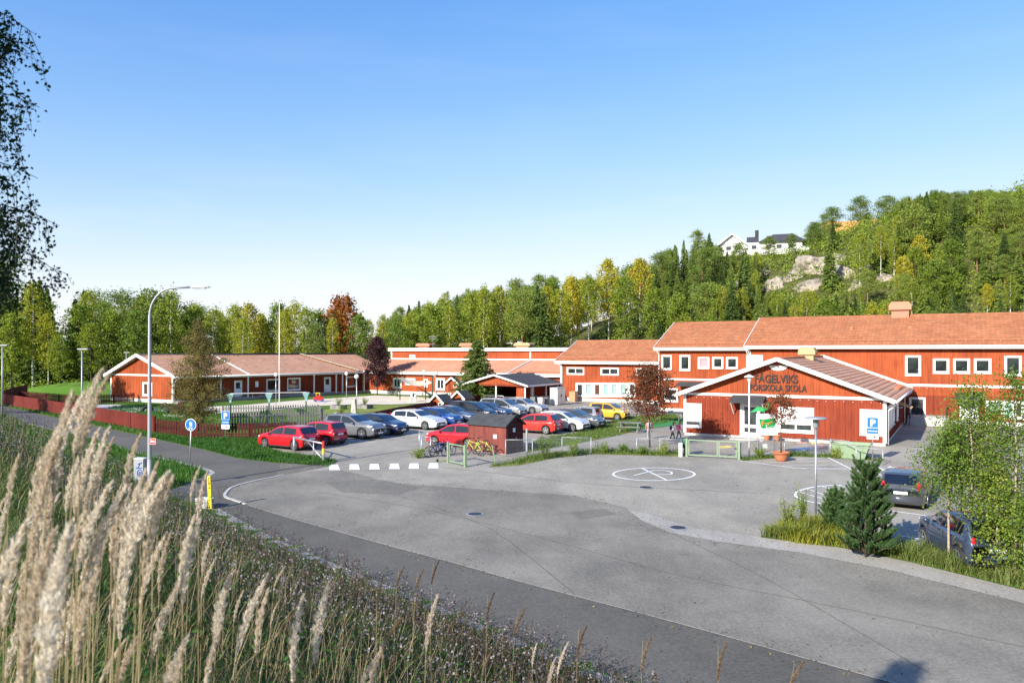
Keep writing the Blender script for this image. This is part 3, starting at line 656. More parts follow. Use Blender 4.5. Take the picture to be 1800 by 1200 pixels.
        MB().box(w_ - c - .12, w_ - c - .08, -.03, .03, h_ * .44, h_ * .54).build('handle', 'galv', d)
        return d
def tile_sheet(e0, e1, r1, r0, tw=.30, rl=.36, amp=.03, lift=.04):
    """corrugated tile courses over the quad eave0, eave1, ridge1, ridge0"""
    e0, e1, r0, r1 = (np.array(p, float) for p in (e0, e1, r0, r1))
    L = np.linalg.norm(e1 - e0); S = np.linalg.norm(r0 - e0); cols = max(2, int(L / tw)); rows = max(2, int(S / rl))
    nrm = np.cross(e1 - e0, r0 - e0); nrm /= np.linalg.norm(nrm)
    if nrm[2] < 0: nrm = -nrm
    k = 4; n = cols * k + 1; u = np.arange(n) / (n - 1); ph = np.arange(n) % k; wave = np.array([0, .8, 1, .35])[ph] * amp
    V, F = [], []
    pts = lambda v: (e0 + (e1 - e0) * u[:, None]) * (1 - v) + (r0 + (r1 - r0) * u[:, None]) * v
    for r in range(rows):
        v0, v1 = r / rows, (r + 1) / rows; o = len(V) * n
        for v, up in ((v0, lift * .25), (v0, lift + .006), (v1, .006)):
            V.append(pts(v) + nrm * (wave + up)[:, None])
        for a in (0, 1):
            i = o + a * n + np.arange(n - 1); F.append(np.stack([i, i + 1, i + n + 1, i + n], -1))
    return np.concatenate(V), np.concatenate(F)
def slope(root, e0, e1, r1, r0, mat='tile', tw=.34, rl=.40, base='red_wood_lower', amp=.05, lift=.045):
    V, F = tile_sheet(e0, e1, r1, r0, tw, rl, amp, lift)
    o = link('roof', quads_mesh('roof', V, F, mat), root)
    n = (Vector(e1) - Vector(e0)).cross(Vector(r0) - Vector(e0)).normalized()
    if n.z < 0: n = -n
    d = n * -.12; q = [Vector(p) - n * .004 for p in (e0, e1, r1, r0)]
    MB().add(q + [p + d for p in q], [(0, 1, 2, 3), (7, 6, 5, 4), (0, 4, 5, 1), (1, 5, 6, 2), (2, 6, 7, 3), (3, 7, 4, 0)]).build('roof_deck', 'white_wood', o)
    return o
def verge(root, a, b, w=.05, h=.26, mat='white_wood', parent=None):
    return MB().beam(a, b, w, h).build('verge_board', mat, parent or root)
def gutter(root, a, b, r=.075, mat='white_wood'):
    a, b = Vector(a), Vector(b); return MB().tube([a, b], r, 8).build('gutter', mat, root, True)
def downpipe(root, top, foot_z, wallpt, r=.05, mat='white_wood'):
    t = Vector(top); w_ = Vector(wallpt)
    return MB().tube([t, t - Vector((0, 0, .12)), Vector((w_.x, w_.y, t.z - .55)), Vector((w_.x, w_.y, foot_z))], r, 8).build('downpipe', mat, root, True)
def snow_rail(root, a, b, n, up=.18):
    a, b = Vector(a), Vector(b); mb = MB().tube([a + Vector((0, 0, up)), b + Vector((0, 0, up))], .03, 6)
    for i in range(n):
        p = a.lerp(b, (i + .5) / n); mb.beam(p - Vector((0, 0, .05)), p + Vector((0, 0, up + .02)), .05)
    return mb.build('snow_rail', 'terracotta', root)
def ridge_cap(root, a, b, mat='tile', n=None):
    a, b = Vector(a), Vector(b); return MB().tube([a, b], .10, 8).build('ridge_cap', mat, root, True)
def school(name, label, s, t, cat='school building'):
    x, y = st2w(s, t); return empty(name, label, cat, (x, y, 0), ROT)
def sbox(root, name, mat, x0, x1, y0, y1, z0, z1): return MB().box(x0, x1, y0, y1, z0, z1).build(name, mat, root)
def lamp_dots(root, wall, x0, x1, z, n):
    mb = MB()
    for i in range(n): mb.ball((x0 + (x1 - x0) * i / (n - 1), -.07, z - .05 * math.sin(i * 2.1) ** 2), .024, 6)
    o = mb.build('light_string', 'lamp_glass', kind='stuff'); wall.put(o, 0, 0)
def vent_box(root, x, y, z, w=1.0, d=1.0, h=.8, cap=.5, mats=('copper', 'peach')):
    o = MB().box(x - w * .38, x + w * .38, y - d * .38, y + d * .38, z - .6, z + h).build('roof_vent', mats[0], root)
    p = [(-w / 2, 0), (w / 2, 0), (w / 2, cap * .55), (w * .38, cap), (-w * .38, cap), (-w / 2, cap * .55)]
    MB().prism(p, -d / 2, d / 2, 0, Matrix.Translation((x, y, z + h))).build('vent_hood', mats[1], o); return o

# --- two-storey main block
def main_block():
    L, Dp, zt, rz = 42.0, 12.0, 6.75, 9.35
    r = school('school_main_block', 'long two-storey red timber school block with tiled roof at the right', 0, 20)
    sbox(r, 'foundation', 'foundation', .02, L, .02, Dp, -.3, .35)
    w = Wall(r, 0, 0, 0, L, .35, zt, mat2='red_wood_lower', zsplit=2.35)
    for q in ((1591, 1619, 624.5, 660), (1640, 1668.5, 630, 656), (1675.5, 1705, 630, 656), (1712, 1742.5, 630, 656), (1765.5, 1796, 625, 661), (1838, 1866, 630, 657), (1880, 1910, 630, 657)):
        w.window(*w.rect(*q))
    w.window(*w.rect(1598, 1627, 698, 732))
    w.window(*w.rect(1732, 1765, 704, 726), inner=['curtain']); w.window(*w.rect(1763, 1800, 704, 736), inner=['curtain', 'room_dark'], mull=1); w.window(*w.rect(1812, 1860, 704, 738))
    a, b, c, d = w.rect(1687, 1720, 700, 752); w.door(a, b, .38, d, two=False)
    a2, b2, c2, d2 = w.rect(1312, 1341, 624, 655); w.board('white_panel', a2, b2, c2 - .4, d2, 'white_board', .03)
    w.build()
    w.board('band_board', .0, L, 3.12, 3.32); w.board('corner_board', -.02, .14, .35, zt, out=.05)
    lamp_dots(r, w, 9, 24, 3.0, 26)
    x0, x1 = a - .35, b + .35; can = MB().prism([(0, 0), (1.3, -.35), (1.3, -.25), (0, .12)], x0, x1, 0, Matrix(((0, 1, 0, 0), (-1, 0, 0, 0), (0, 0, 1, d + .35), (0, 0, 0, 1)))).build('door_canopy', 'roof_felt', r)
    [MB().beam((q_, -1.22, d + .02), (q_, -.06, d + .22), .06, .12).build('canopy_frame', 'white_wood', can) for q_ in (x0 + .06, x1 - .06)]
    sbox(r, 'doorstep', 'concrete', a - .3, b + .3, -1.4, -.01, -.1, .34)
    oh, ex = .62, -.32; sl = (rz - zt) / (Dp / 2)
    ez = zt - oh * sl + .12; y1 = Dp / 2
    o = slope(r, (ex, -oh, ez), (L + .3, -oh, ez), (L + .3, y1, rz + .12), (ex, y1, rz + .12))
    slope(r, (L + .3, Dp + oh, ez), (ex, Dp + oh, ez), (ex, y1, rz + .12), (L + .3, y1, rz + .12), tw=.6, rl=.8)
    verge(r, (ex - .03, -oh - .05, ez - .03), (ex - .03, y1, rz + .1)); verge(r, (ex - .03, Dp + oh, ez - .03), (ex - .03, y1, rz + .1))
    gutter(r, (ex, -oh - .08, ez - .02), (L + .3, -oh - .08, ez - .02)); sbox(r, 'fascia', 'white_wood', ex, L + .3, -oh - .01, -oh + .03, ez - .24, ez - .03)
    sbox(r, 'soffit', 'dark_metal', ex, L + .2, -oh + .03, -.03, ez - .2, ez - .15)
    ridge_cap(r, (ex, y1, rz + .15), (L + .3, y1, rz + .15))
    snow_rail(r, (ex + .2, .1, zt + .2), (L, .1, zt + .2), 34)
    downpipe(r, (-.05, -oh - .02, ez - .1), .1, (.02, -.12, 0))
    Wall(r, 0, Dp, R(-90), Dp, .35, zt, rz - zt, clad=False).build()
    a, z = px_plane(1583, 557, *st2w(0, 26), ROT); vent_box(r, a, 6.1, rz + .1, 1.9, 1.9, .55, .75)
    mb = MB(); 
    for u, v in ((1497, 583), (1600, 571)):
        a, _ = px_plane(u, v, *st2w(0, 23), ROT); mb.box(a - .12, a + .12, 2.8, 3.05, zt + 3 * sl - .1, zt + 3 * sl + .35)
    mb.build('vent_pipes', 'terracotta', r, kind='stuff')
main_block()
# --- two-storey middle block
def mid_block():
    s0, s1 = -9.35, -.02; L, Dp, zt, rz = s1 - s0, 12.0, 6.6, 9.1; y1 = Dp / 2
    r = school('school_middle_block', 'two-storey red school block between the long block and the lower block', s0, 20.9)
    sbox(r, 'foundation', 'foundation', .02, L, .02, Dp, -.3, .35)
    w = Wall(r, 0, 0, 0, L, .35, zt)
    for q in ((1162.5, 1181, 624, 650), (1194.5, 1213.5, 624, 651), (1227, 1247, 627.5, 647.5), (1252, 1271.5, 627.5, 647.5), (1276.5, 1297, 627.5, 648)):
        w.window(*w.rect(*q), inner=['blind_pink'] if q[0] == 1227 else None)
    w.window(*w.rect(1168, 1192, 682, 706)); w.build()
    w.board('band_board', 0, L, 3.2, 3.38); w.board('corner_board', 0, .16, .35, zt)
    oh = .6; sl = (rz - zt) / y1; ez = zt - oh * sl + .1
    slope(r, (-.3, -oh, ez), (L + .02, -oh, ez), (L + .02, y1, rz + .1), (-.3, y1, rz + .1)); slope(r, (L, Dp + oh, ez), (-.3, Dp + oh, ez), (-.3, y1, rz + .1), (L, y1, rz + .1), tw=.6, rl=.8)
    verge(r, (-.33, -oh - .05, ez - .03), (-.33, y1, rz + .08)); gutter(r, (-.3, -oh - .08, ez - .02), (L, -oh - .08, ez - .02)); sbox(r, 'fascia', 'white_wood', -.3, L, -oh - .01, -oh + .03, ez - .24, ez - .03)
    snow_rail(r, (0, .1, zt + .18), (L, .1, zt + .18), 8); ridge_cap(r, (-.3, y1, rz + .12), (L, y1, rz + .12))
    downpipe(r, (.0, -oh - .02, ez - .1), .1, (.10, -.12, 0)); downpipe(r, (L - .35, -oh - .02, ez - .1), .1, (L - .3, -.12, 0))
    Wall(r, 0, Dp, R(-90), Dp, .35, zt, rz - zt, clad=False).build()
    mb = MB().prism([(0, 0), (1.3, -.3), (1.3, -.2), (0, .12)], 2.2, 4.6, 0, Matrix(((0, 1, 0, 0), (-1, 0, 0, 0), (0, 0, 1, 2.95), (0, 0, 0, 1)))); mb.build('door_canopy', 'roof_felt', r)
mid_block()
# --- lower block with the white window row
def low_block():
    s0, s1 = -25.3, -9.0; L, Dp, zt, rz = s1 - s0, 12.0, 5.0, 7.35; y1 = Dp / 2
    r = school('school_lower_block', 'lower red school block with a white row of ground-floor windows', s0, 30.2)
    sbox(r, 'foundation', 'foundation', .02, L, .02, Dp, -.3, .45)
    w = Wall(r, 0, 0, 0, L, .45, zt)
    for q in ((996.5, 1027, 645.5, 658.5), (1056, 1088, 646, 659.5), (1118, 1150, 647, 660)): w.window(*w.rect(*q), mull=1, sill=False)
    for i, (a, b) in enumerate(((1012, 1027), (1027, 1042.5), (1042.5, 1057.5), (1057.5, 1072.5), (1072.5, 1088), (1088, 1104), (1104, 1118))):
        w.window(*w.rect(a, b - .4, 672.5, 697), inner=[['room_dark'], ['curtain'], ['curtain_dark'], ['curtain'], ['curtain'], ['curtain'], ['room_dark']][i], casing=.2)
    w.build(); w.board('corner_board', 0, .18, .45, zt)
    oh = .6; sl = (rz - zt) / y1; ez = zt - oh * sl + .1
    slope(r, (-.5, -oh, ez), (L, -oh, ez), (L, y1, rz + .1), (-.5, y1, rz + .1), tw=.42); slope(r, (L, Dp + oh, ez), (-.5, Dp + oh, ez), (-.5, y1, rz + .1), (L, y1, rz + .1), tw=.6, rl=.8)
    verge(r, (-.53, -oh - .05, ez - .03), (-.53, y1, rz + .08)); gutter(r, (-.5, -oh - .08, ez - .02), (L, -oh - .08, ez - .02)); sbox(r, 'fascia', 'white_wood', -.5, L, -oh - .01, -oh + .03, ez - .28, ez - .03)
    snow_rail(r, (0, .1, zt + .18), (L, .1, zt + .18), 10); ridge_cap(r, (-.5, y1, rz + .12), (L, y1, rz + .12)); downpipe(r, (.0, -oh - .02, ez - .1), .1, (.3, -.12, 0))
    Wall(r, 0, Dp, R(-90), Dp, .45, zt, rz - zt, clad=False).build()
    lamp_dots(r, w, .6, L - 2, 3.05, 22)
low_block()
# --- long single-storey block with the raised clerestory
def long_block():
    s0, s1 = -58.2, -25.35; L, Dp, zt = s1 - s0, 17.0, 3.25; yc, zc, z2 = 6.0, 4.75, 6.2
    r = school('school_long_block', 'long single-storey red block with tiled lean-to roof and flat raised middle', s0, 31)
    sbox(r, 'foundation', 'foundation', .02, L, .02, Dp, -.3, .5)
    w = Wall(r, 0, 0, 0, L, .5, zt, pitch=.3)
    for q, m in (((691, 706, 664, 682), 1), ((712.5, 730, 664.5, 676), 1), ((745.5, 752, 665.5, 680), 0), ((766.5, 782, 664.5, 685.5), 1), ((810, 826, 666, 686), 1), ((843, 858, 667, 687), 1)): w.window(*w.rect(*q), mull=m, casing=.2)
    w.build(); w.board('corner_board', 0, .2, .5, zt)
    oh = .55; sl = (zc - zt) / yc; ez = zt - oh * sl + .1; xs = 25.0
    slope(r, (-.2, -oh, ez), (xs, -oh, ez), (xs, yc, zc + .1), (-.2, yc, zc + .1), 'tile_far', .45, .45); slope(r, (xs + .06, -oh, ez - .1), (L, -oh, ez - .1), (L, yc, zc), (xs + .06, yc, zc), 'tile_far', .45, .45)
    verge(r, (xs + .03, -oh, ez), (xs + .03, yc, zc + .1), .12, .2); gutter(r, (-.2, -oh - .08, ez - .02), (L, -oh - .08, ez - .02)); sbox(r, 'fascia', 'white_wood', -.2, L, -oh - .01, -oh + .03, ez - .32, ez - .03)
    snow_rail(r, (xs + .2, .2, zt + .12), (L, .2, zt + .12), 8)
    cw = Wall(r, .6, yc, 0, L + 2.5, zc, z2, name='clerestory_wall', pitch=.4)
    cw.window(*cw.rect(720, 730, 623.5, 631), casing=.22, sill=False); cw.build()
    cw.board('clerestory_sill', 0, L + 2.5, zc + .1, zc + .3); cw.board('corner_board', xs - .8, xs - .6, zc, z2); cw.board('corner_board', 0, .25, zc, z2)
    sbox(r, 'roof_fascia', 'white_wood', .3, L + 3, yc - .35, yc + .05, z2 - .06, z2 + .38); sbox(r, 'flat_roof', 'roof_felt', .4, L + 3, yc + .05, Dp, z2 + .1, z2 + .3); sbox(r, 'side_wall', 'red_wood', .62, .8, yc + .05, Dp, zc, z2)
    for u, wd, mt in ((744, 2.6, ('copper', 'peach')), (820, 2.4, ('peach', 'peach')), (918, 2.6, ('ochre_metal', 'ochre_metal'))):
        a, _ = px_plane(u, 612, *st2w(s0, 39), ROT); vent_box(r, a, 8.6, z2 + .3, wd, 1.6, .35, .45, mt)
    a, _ = px_plane(761, 612, *st2w(s0, 39), ROT)
    MB().tube([(a, 8, z2 + .2), (a, 8, z2 + 2.3)], .03, 6).beam((a - .8, 8, z2 + 2.1), (a + .8, 8, z2 + 2.1), .04).beam((a - .55, 7.7, z2 + 1.8), (a + .55, 8.2, z2 + 1.8), .04).build('antenna', 'galv', r)
    for u in (764, 839): 
        a, _ = px_plane(u, 660, w.wx, w.wy, w.wa); downpipe(r, (a, -oh - .02, ez - .1), .1, (a + .25, -.12, 0))
    lamp_dots(r, w, 1, L - 4, 2.9, 24)
long_block()
# --- gabled entrance block
def entrance_block():
    L, Dp, zt, gh = 13.3, 20.0, 3.05, 2.45
    r = school('school_entrance_block', 'low red gabled entrance block with the school name on its front', 0, 0)
    sbox(r, 'foundation', 'foundation', .02, L - .02, .02, Dp - .6, -.4, .22)
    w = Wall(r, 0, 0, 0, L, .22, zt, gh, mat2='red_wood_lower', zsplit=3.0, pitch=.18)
    a, b, c, d = w.rect(1199.5, 1233.5, 708.5, 750.5); w.window(-.02 + .03, b, c, d, shutter=.80, casing=.12)
    w.window(*w.rect(1367, 1431, 715.5, 760), shutter=.72, mull=1, casing=.14)
    a, b, c, d = w.rect(1511.5, 1553, 719.5, 765); w.window(a, L - .02, c, d, shutter=1.0, casing=.12)
    a, b, c, d = w.rect(1301, 1338, 709, 769); dr = w.door(a, b, .2, d); w.build()
    w.board('band_board', 0, L, zt - .07, zt + .11); w.board('corner_board', -.02, .16, .22, zt - .08, out=.055); w.board('corner_board', L - .16, L + .02, .22, zt - .08, out=.055)
    lamp_dots(r, w, .4, 13, 2.86, 24)
    # canopy over the door
    x0, x1 = a - .5, b + .35
    can = MB().prism([(0, 0), (1.1, -.42), (1.1, -.34), (0, .1)], x0, x1, 0, Matrix(((0, 1, 0, 0), (-1, 0, 0, 0), (0, 0, 1, d + .5), (0, 0, 0, 1)))).build('door_canopy', 'roof_felt', r)
    [MB().beam((q_, -.98, d + .03), (q_, -.06, d + .03), .07).beam((q_, -.9, d), (q_, -.08, d - .75), .06).build('canopy_frame', 'white_wood', can) for q_ in (x0 + .08, x1 - .08)]
    sbox(r, 'doorstep', 'concrete', a - .4, b + .4, -1.3, -.02, -.1, .12)
    # roof
    oh, fr = .58, .62; sl = gh / (L / 2); ez = zt - oh * sl + .12; xm = L / 2; rz = zt + gh + .12; bk = Dp - .62
    slope(r, (L + oh, -fr, ez), (L + oh, bk, ez), (xm, bk, rz), (xm, -fr, rz), 'tile_lightened', .34, .42, amp=.012, lift=.022); slope(r, (-oh, bk, ez), (-oh, -fr, ez), (xm, -fr, rz), (xm, bk, rz), tw=.5, rl=.6)  # right slope: light added by tile colour, relief flattened against grazing-sun shade
    for x in (-oh, L + oh):
        verge(r, (x, -fr - .03, ez - .02), (xm, -fr - .03, rz), .06, .27); verge(r, (x, bk + .04, ez + .06), (xm, bk + .04, rz + .06), .06, .3)
    gutter(r, (L + oh + .08, -fr, ez - .03), (L + oh + .08, bk, ez - .03)); gutter(r, (-oh - .08, -fr, ez - .03), (-oh - .08, bk, ez - .03)); ridge_cap(r, (xm, -fr, rz + .05), (xm, bk, rz + .05))
    sn = MB(); 
    for k in range(11): sn.box(L - .3, L + .05, Dp - 9 + k * .55, Dp - 8.7 + k * .55, zt + .12, zt + .3)
    sn.build('snow_rail', 'terracotta', r, kind='stuff')
    v = MB(); n = 14; v.prism([(.62 * math.cos(math.pi + math.pi * k / n), .36 * math.sin(math.pi + math.pi * k / n)) for k in range(n + 1)], -.075, -.03, 0, Matrix.Translation((xm, 0, zt + gh - .32))); v.build('gable_ornament', 'white_wood', r)
    MB().ball((xm, -.09, zt + gh - .44), .06, 8).build('ornament_boss', 'dark_metal', r)
    vent_box(r, xm + .2, 10.5, rz, 1.3, 1.3, .25, .55, ('ochre_metal', 'ochre_metal'))
    # lettering
    for txt, q, sc_ in (('FÅGELVIKS', (1327, 1403, 671.5), .78), ('FÖRSKOLA SKOLA', (1318, 1418, 685.5), .62)):
        a0, z0 = w.px(q[0], q[2]); a1, _ = w.px(q[1], q[2]); me = text_mesh(txt, sc_, .02, 'text_dark', bold=.012)
        ws = [vv.co.x for vv in me.vertices]; k = (a1 - a0) / (max(ws) - min(ws)); me.transform(Matrix.Diagonal((k, 1, 1, 1)))
        o = link('lettering', me); w.put(o, .5 * (a0 + a1), z0, .05)
    # right side wall with shuttered windows, stair at the inner corner
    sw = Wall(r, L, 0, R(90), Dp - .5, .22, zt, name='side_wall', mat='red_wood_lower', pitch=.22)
    for a in (1.0, 3.0, 5.2, 9.0): sw.window(a, a + 1.7, .95, 2.55, shutter=.95, casing=.12)
    sw.build(); sw.board('corner_board', 0, .16, .22, zt, out=.055)
    MB().beam((L + .06, .06, 2.5), (L + .9, 1.2, 2.5), .04).build('rail', 'galv', r)
    downpipe(r, (L + oh + .05, -.2, ez - .1), .1, (L + .12, .35, 0)); downpipe(r, (L + oh + .05, bk - 2, ez - .1), .1, (L + .12, bk - 2.2, 0))
    for a, k in ((7.2, 'ochre_metal'), (8.6, 'ochre_metal')): MB().beam((L + .05, a, 2.5), (L + 1.1, a + .2, 2.05), .35, .08).build('awning_arm', k, r)
    lw = Wall(r, 0, Dp - .5, R(-90), Dp - .5, .22, zt, name='side_wall', clad=False); lw.build()
entrance_block()
def stair():
    x, y = st2w(15.2, 18.2); r = empty('entrance_stair', 'grey stair with handrails in the inner corner beside the entrance block', 'stair', (x, y, 0), ROT)
    for k in range(4): MB().box(-1.6, 1.4, -1.6 + k * .4, 1.75, k * .17, (k + 1) * .17 - .003).build('step', 'concrete', r)
    for sx_ in (-1.4, 1.25): MB().tube([(sx_, -1.7, 0), (sx_, -1.7, .95), (sx_, .2, 1.6), (sx_, 1.6, 1.6), (sx_, 1.6, .7)], .03, 6).tube([(sx_, -.7, .3), (sx_, -.7, 1.25)], .025, 6).build('handrail', 'dark_metal', r)
stair()
# --- low wing at the left, gable to the path
def wing():
    A = Vector((-39.7, 90, 0)); e = Vector((.626, .78, 0)); ang = math.atan2(e.y, e.x)
    r = empty('school_low_wing', 'low red school wing with an orange-red gable end at the left', 'school building', A, ang)
    M = Matrix.Rotation(-ang, 3, 'Z'); gv = M @ Vector((-CA, -SA, 0)); Wd, Ln, zt, gh = 12.2, 33.0, 3.2, 2.35
    Lr = gv * Wd                                            # left-hand corner of the gable end
    def loc(x, k, z): return Vector((x, 0, z)) + gv * k + Vector((0, 0, 0))
    MB().add([loc(0, .02, -.3), loc(Ln, .02, -.3), loc(Ln, Wd, -.3), loc(0, Wd, -.3), loc(0, .02, .4), loc(Ln, .02, .4), loc(Ln, Wd, .4), loc(0, Wd, .4)], [(0, 1, 5, 4), (1, 2, 6, 5), (2, 3, 7, 6), (3, 0, 4, 7), (4, 5, 6, 7)]).build('foundation', 'foundation', r)
    ga = math.atan2(-gv.y, -gv.x)
    w = Wall(r, Lr.x, Lr.y, ga, Wd, .4, zt, gh, name='gable_wall', pitch=.3); w.window(*w.rect(251, 268, 671.5, 696), mull=1, casing=.18, inner=['curtain_dark', 'room_dark']); w.build()
    w.board('band_board', 0, Wd, zt - .06, zt + .14); w.board('corner_board', 0, .22, .4, zt); w.board('corner_board', Wd - .22, Wd, .4, zt)
    fw = Wall(r, 0, 0, 0, Ln, .4, zt, name='front_wall', mat='red_wood_lower', pitch=.3)
    for q in ((468, 492, 665.5, 688), (504.5, 528, 663.5, 686), (609, 627, 661, 680)): fw.window(*fw.rect(*q), casing=.16)
    for q in ((411.5, 425.5, 668.5, 698), (569.5, 581.5, 662.5, 690)):
        a, b, c, d = fw.rect(*q); fw.door(a, b, .42, d, two=False)
    a, b, c, d = fw.rect(448.5, 454, 670, 680); fw.build(); fw.board('notice', a, b, c, d, 'white_board', .05)
    oh = 1.9; sl = gh / (Wd / 2 * .9); xo = -.6
    def rp(x, k, z): v = loc(x, k, z); return tuple(v)
    ez = zt - .05; rz = zt + gh + .12
    pr = [(rp(xo, -oh * .55, ez), rp(9.2, -oh * .55, ez)), (rp(9.3, -oh * .55, ez - .05), rp(Ln, -oh * .55, ez - .05))]
    for (p0, p1), (x0, x1), dz in zip(pr, ((xo, 9.2), (9.3, Ln)), (0, -.05)): slope(r, p0, p1, rp(x1, Wd / 2, rz + dz), rp(x0, Wd / 2, rz + dz), 'tile_lightened', .45, .45, amp=.012, lift=.015)  # front slope brightened through its tile colour and flatter relief, sun only grazes
    slope(r, rp(Ln, Wd + .5, ez), rp(xo, Wd + .5, ez), rp(xo, Wd / 2, rz), rp(Ln, Wd / 2, rz), 'tile_far', .7, .8)
    verge(r, rp(xo, -oh * .55, ez), rp(xo, Wd / 2, rz), .08, .36); verge(r, rp(xo, Wd + .5, ez - .1), rp(xo, Wd / 2, rz), .08, .36); verge(r, rp(9.25, -oh * .55, ez + .05), rp(9.25, Wd / 2, rz + .05), .15, .1)
    gutter(r, rp(xo, -oh * .58, ez - .05), rp(Ln, -oh * .58, ez - .05), .09); ridge_cap(r, rp(xo, Wd / 2, rz + .05), rp(Ln, Wd / 2, rz + .05), 'dark_metal')
    q0, q1 = loc(xo, -oh * .53, 0), loc(Ln, -oh * .53, 0); MB().beam((q0.x, q0.y, ez - .14), (q1.x, q1.y, ez - .14), .1, .2).build('porch_beam', 'white_wood', r)
    for u in (388, 436, 552, 591, 602, 640):
        a, _ = px_plane(u, 690, fw.wx + 1.0 * .78, fw.wy - 1.0 * .626, ang); MB().box(a - .07, a + .07, -1.0 - .07, -1.0 + .07, -.1, ez - .23).build('porch_post', 'white_wood', r)
    MB().box(0, Ln, -1.6, -.02, -.1, .3).build('porch_deck', 'grey_wood', r)
    for a0, a1 in ((6.5, 9.5), (9.5, 12.5)):
        MB().beam((a0, -1.55, .95), (a1, -1.55, .95), .06).beam((a0, -1.55, .32), (a1, -1.55, .94), .05).beam((a0, -1.55, .3), (a0, -1.55, .98), .07).build('porch_rail', 'grey_wood', r)
    downpipe(r, rp(.1, -oh * .58, ez - .1), .1, rp(.05, -.1, 0))
    # pale strip where the wing meets the long block
    MB().beam(rp(Ln - 6, -oh * .5, ez + .22), rp(Ln - 10.0, Wd / 2, rz + .12), .7, .06).build('valley_flashing', 'cloth_tan', r)
wing()
# --- bin and storage shed
def bin_shed():
    # corner nearest the camera at P(924,711); s along its gable, t along its eave
    p = P(924, 711); r = empty('bin_shed', 'open red shed with dark felt roof at the back of the car park', 'shed', (p.x, p.y, 0), ROT)
    Wd, Ln, zt, gh = 8.0, 8.5, 2.25, 1.0
    f = MB()                                                     # open gable front: boarded gable, beam, posts
    f.prism([(-Wd, zt), (0, zt), (-Wd / 2, zt + gh)], 0, .08); f.build('gable_boards', 'red_wood', r)
    for x in (-Wd + .1, -Wd / 2, -.1): MB().box(x - .07, x + .07, -.02, .12, 0, zt).build('post', 'white_wood', r)
    MB().box(-Wd, 0, -.05, .06, zt - .2, zt - .01).build('front_beam', 'red_wood_lower', r)
    w = Wall(r, -1.3, .3, R(90), Ln - .6, .0, zt + .3, name='side_wall', mat='red_wood_lower', pitch=.25); w.window(3.2, 4.0, .9, 2.0, casing=.1); w.build()
    Wall(r, -1.4, .3, 0, 1.3, .0, zt + .1, name='front_panel', mat='red_wood', pitch=.25).build()
    MB().box(-Wd, -1.4, Ln - .3, Ln - .2, 0, zt + .6).build('back_wall', 'red_wood_lower', r); MB().box(-Wd, -Wd + .1, .2, Ln - .3, 0, zt).build('end_wall', 'red_wood_lower', r)
    for y in (1.6, 5.0, Ln - .3): MB().box(-.07, .07, y - .07, y + .07, 0, zt - .1).build('post', 'white_wood', r)
    n = .5
    for x0, x1 in ((n, -Wd / 2), (-Wd - n, -Wd / 2)):
        z0 = zt - .05; q = [Vector((x0, -.5, z0)), Vector((x0, Ln + .4, z0)), Vector((x1, Ln + .4, zt + gh + .15)), Vector((x1, -.5, zt + gh + .15))]
        MB().add(q + [v - Vector((0, 0, .1)) for v in q], [(0, 1, 2, 3), (7, 6, 5, 4), (0, 4, 5, 1), (1, 5, 6, 2), (2, 6, 7, 3), (3, 7, 4, 0)]).build('roof', 'roof_felt', r)
        MB().beam((x0, -.53, z0 - .05), (x1, -.53, zt + gh + .1), .05, .2).build('verge_board', 'white_wood', r)
    MB().box(n, n + .05, -.5, Ln + .4, zt - .22, zt - .02).build('fascia', 'white_wood', r)
    return r
BS = bin_shed()
def rel(u, v, root=None):
    p = P(u, v); return p
def wheelie(u, v, mat, label):
    p = P(u, v); r = empty('wheelie_bin', label, 'bin', (p.x, p.y, p.z + .036), ROT + R(90), 'bins by the shed')
    MB().add([(-.24, -.26, .1), (.24, -.26, .1), (.24, .2, .1), (-.24, .2, .1), (-.29, -.34, .98), (.29, -.34, .98), (.29, .3, .98), (-.29, .3, .98)], [(0, 1, 5, 4), (1, 2, 6, 5), (2, 3, 7, 6), (3, 0, 4, 7), (0, 3, 2, 1), (4, 5, 6, 7)]).build('body', mat, r)
    MB().prism([(-.36, .985), (.33, .985), (.31, 1.03), (-.1, 1.09), (-.36, 1.05)], -.31, .31, 0, Matrix.Rotation(R(90), 4, 'Z')).build('lid', 'bin_grey' if mat != 'bin_grey' else 'black', r)
    for x in (-.27, .27): MB().tube([(x - .03, .22, .1), (x + .03, .22, .1)], .1, 12).build('wheel', 'rubber', r)
for i, (u, v, m, l) in enumerate(((938, 713, 'bin_grey', 'dark wheelie bin nearest the shed corner'), (951, 714.5, 'steel_box', 'pale grey wheelie bin in the row by the shed'), (960, 713.5, 'bin_grey', 'dark wheelie bin behind the pale grey one by the shed'), (971, 711.5, 'bin_grey', 'dark wheelie bin beside the steel cabinet'))): wheelie(u, v, m, l)
p = P(985, 712); r = empty('steel_cabinet', 'tall pale steel double-door cabinet under the shed eave', 'cabinet', (p.x, p.y, .036), ROT + R(90))
MB().box(-1.0, 1.0, -.1, .8, .05, 1.95).build('body', 'steel_box', r)
for x in (-.98, .02): 
    d_ = MB().box(x, x + .96, -.13, -.1, .12, 1.85).build('door', 'steel_box', r); MB().box(x + (.85 if x < 0 else .05), x + (.9 if x < 0 else .1), -.16, -.13, .9, 1.2).build('handle', 'dark_metal', d_)
MB().box(-1.04, 1.04, -.16, .84, 1.955, 2.0).build('top', 'lamp_grey', r)
p = P(1008, 706); MB().box(-.4, .4, -.4, .4, 0, 1.2).box(-.43, .43, -.43, .43, 1.2, 1.26).build('wooden_bin_box', 'tan_wood', loc=(p.x, p.y, .03), rz=ROT, label='brown wooden box at the right end of the shed', cat='box')

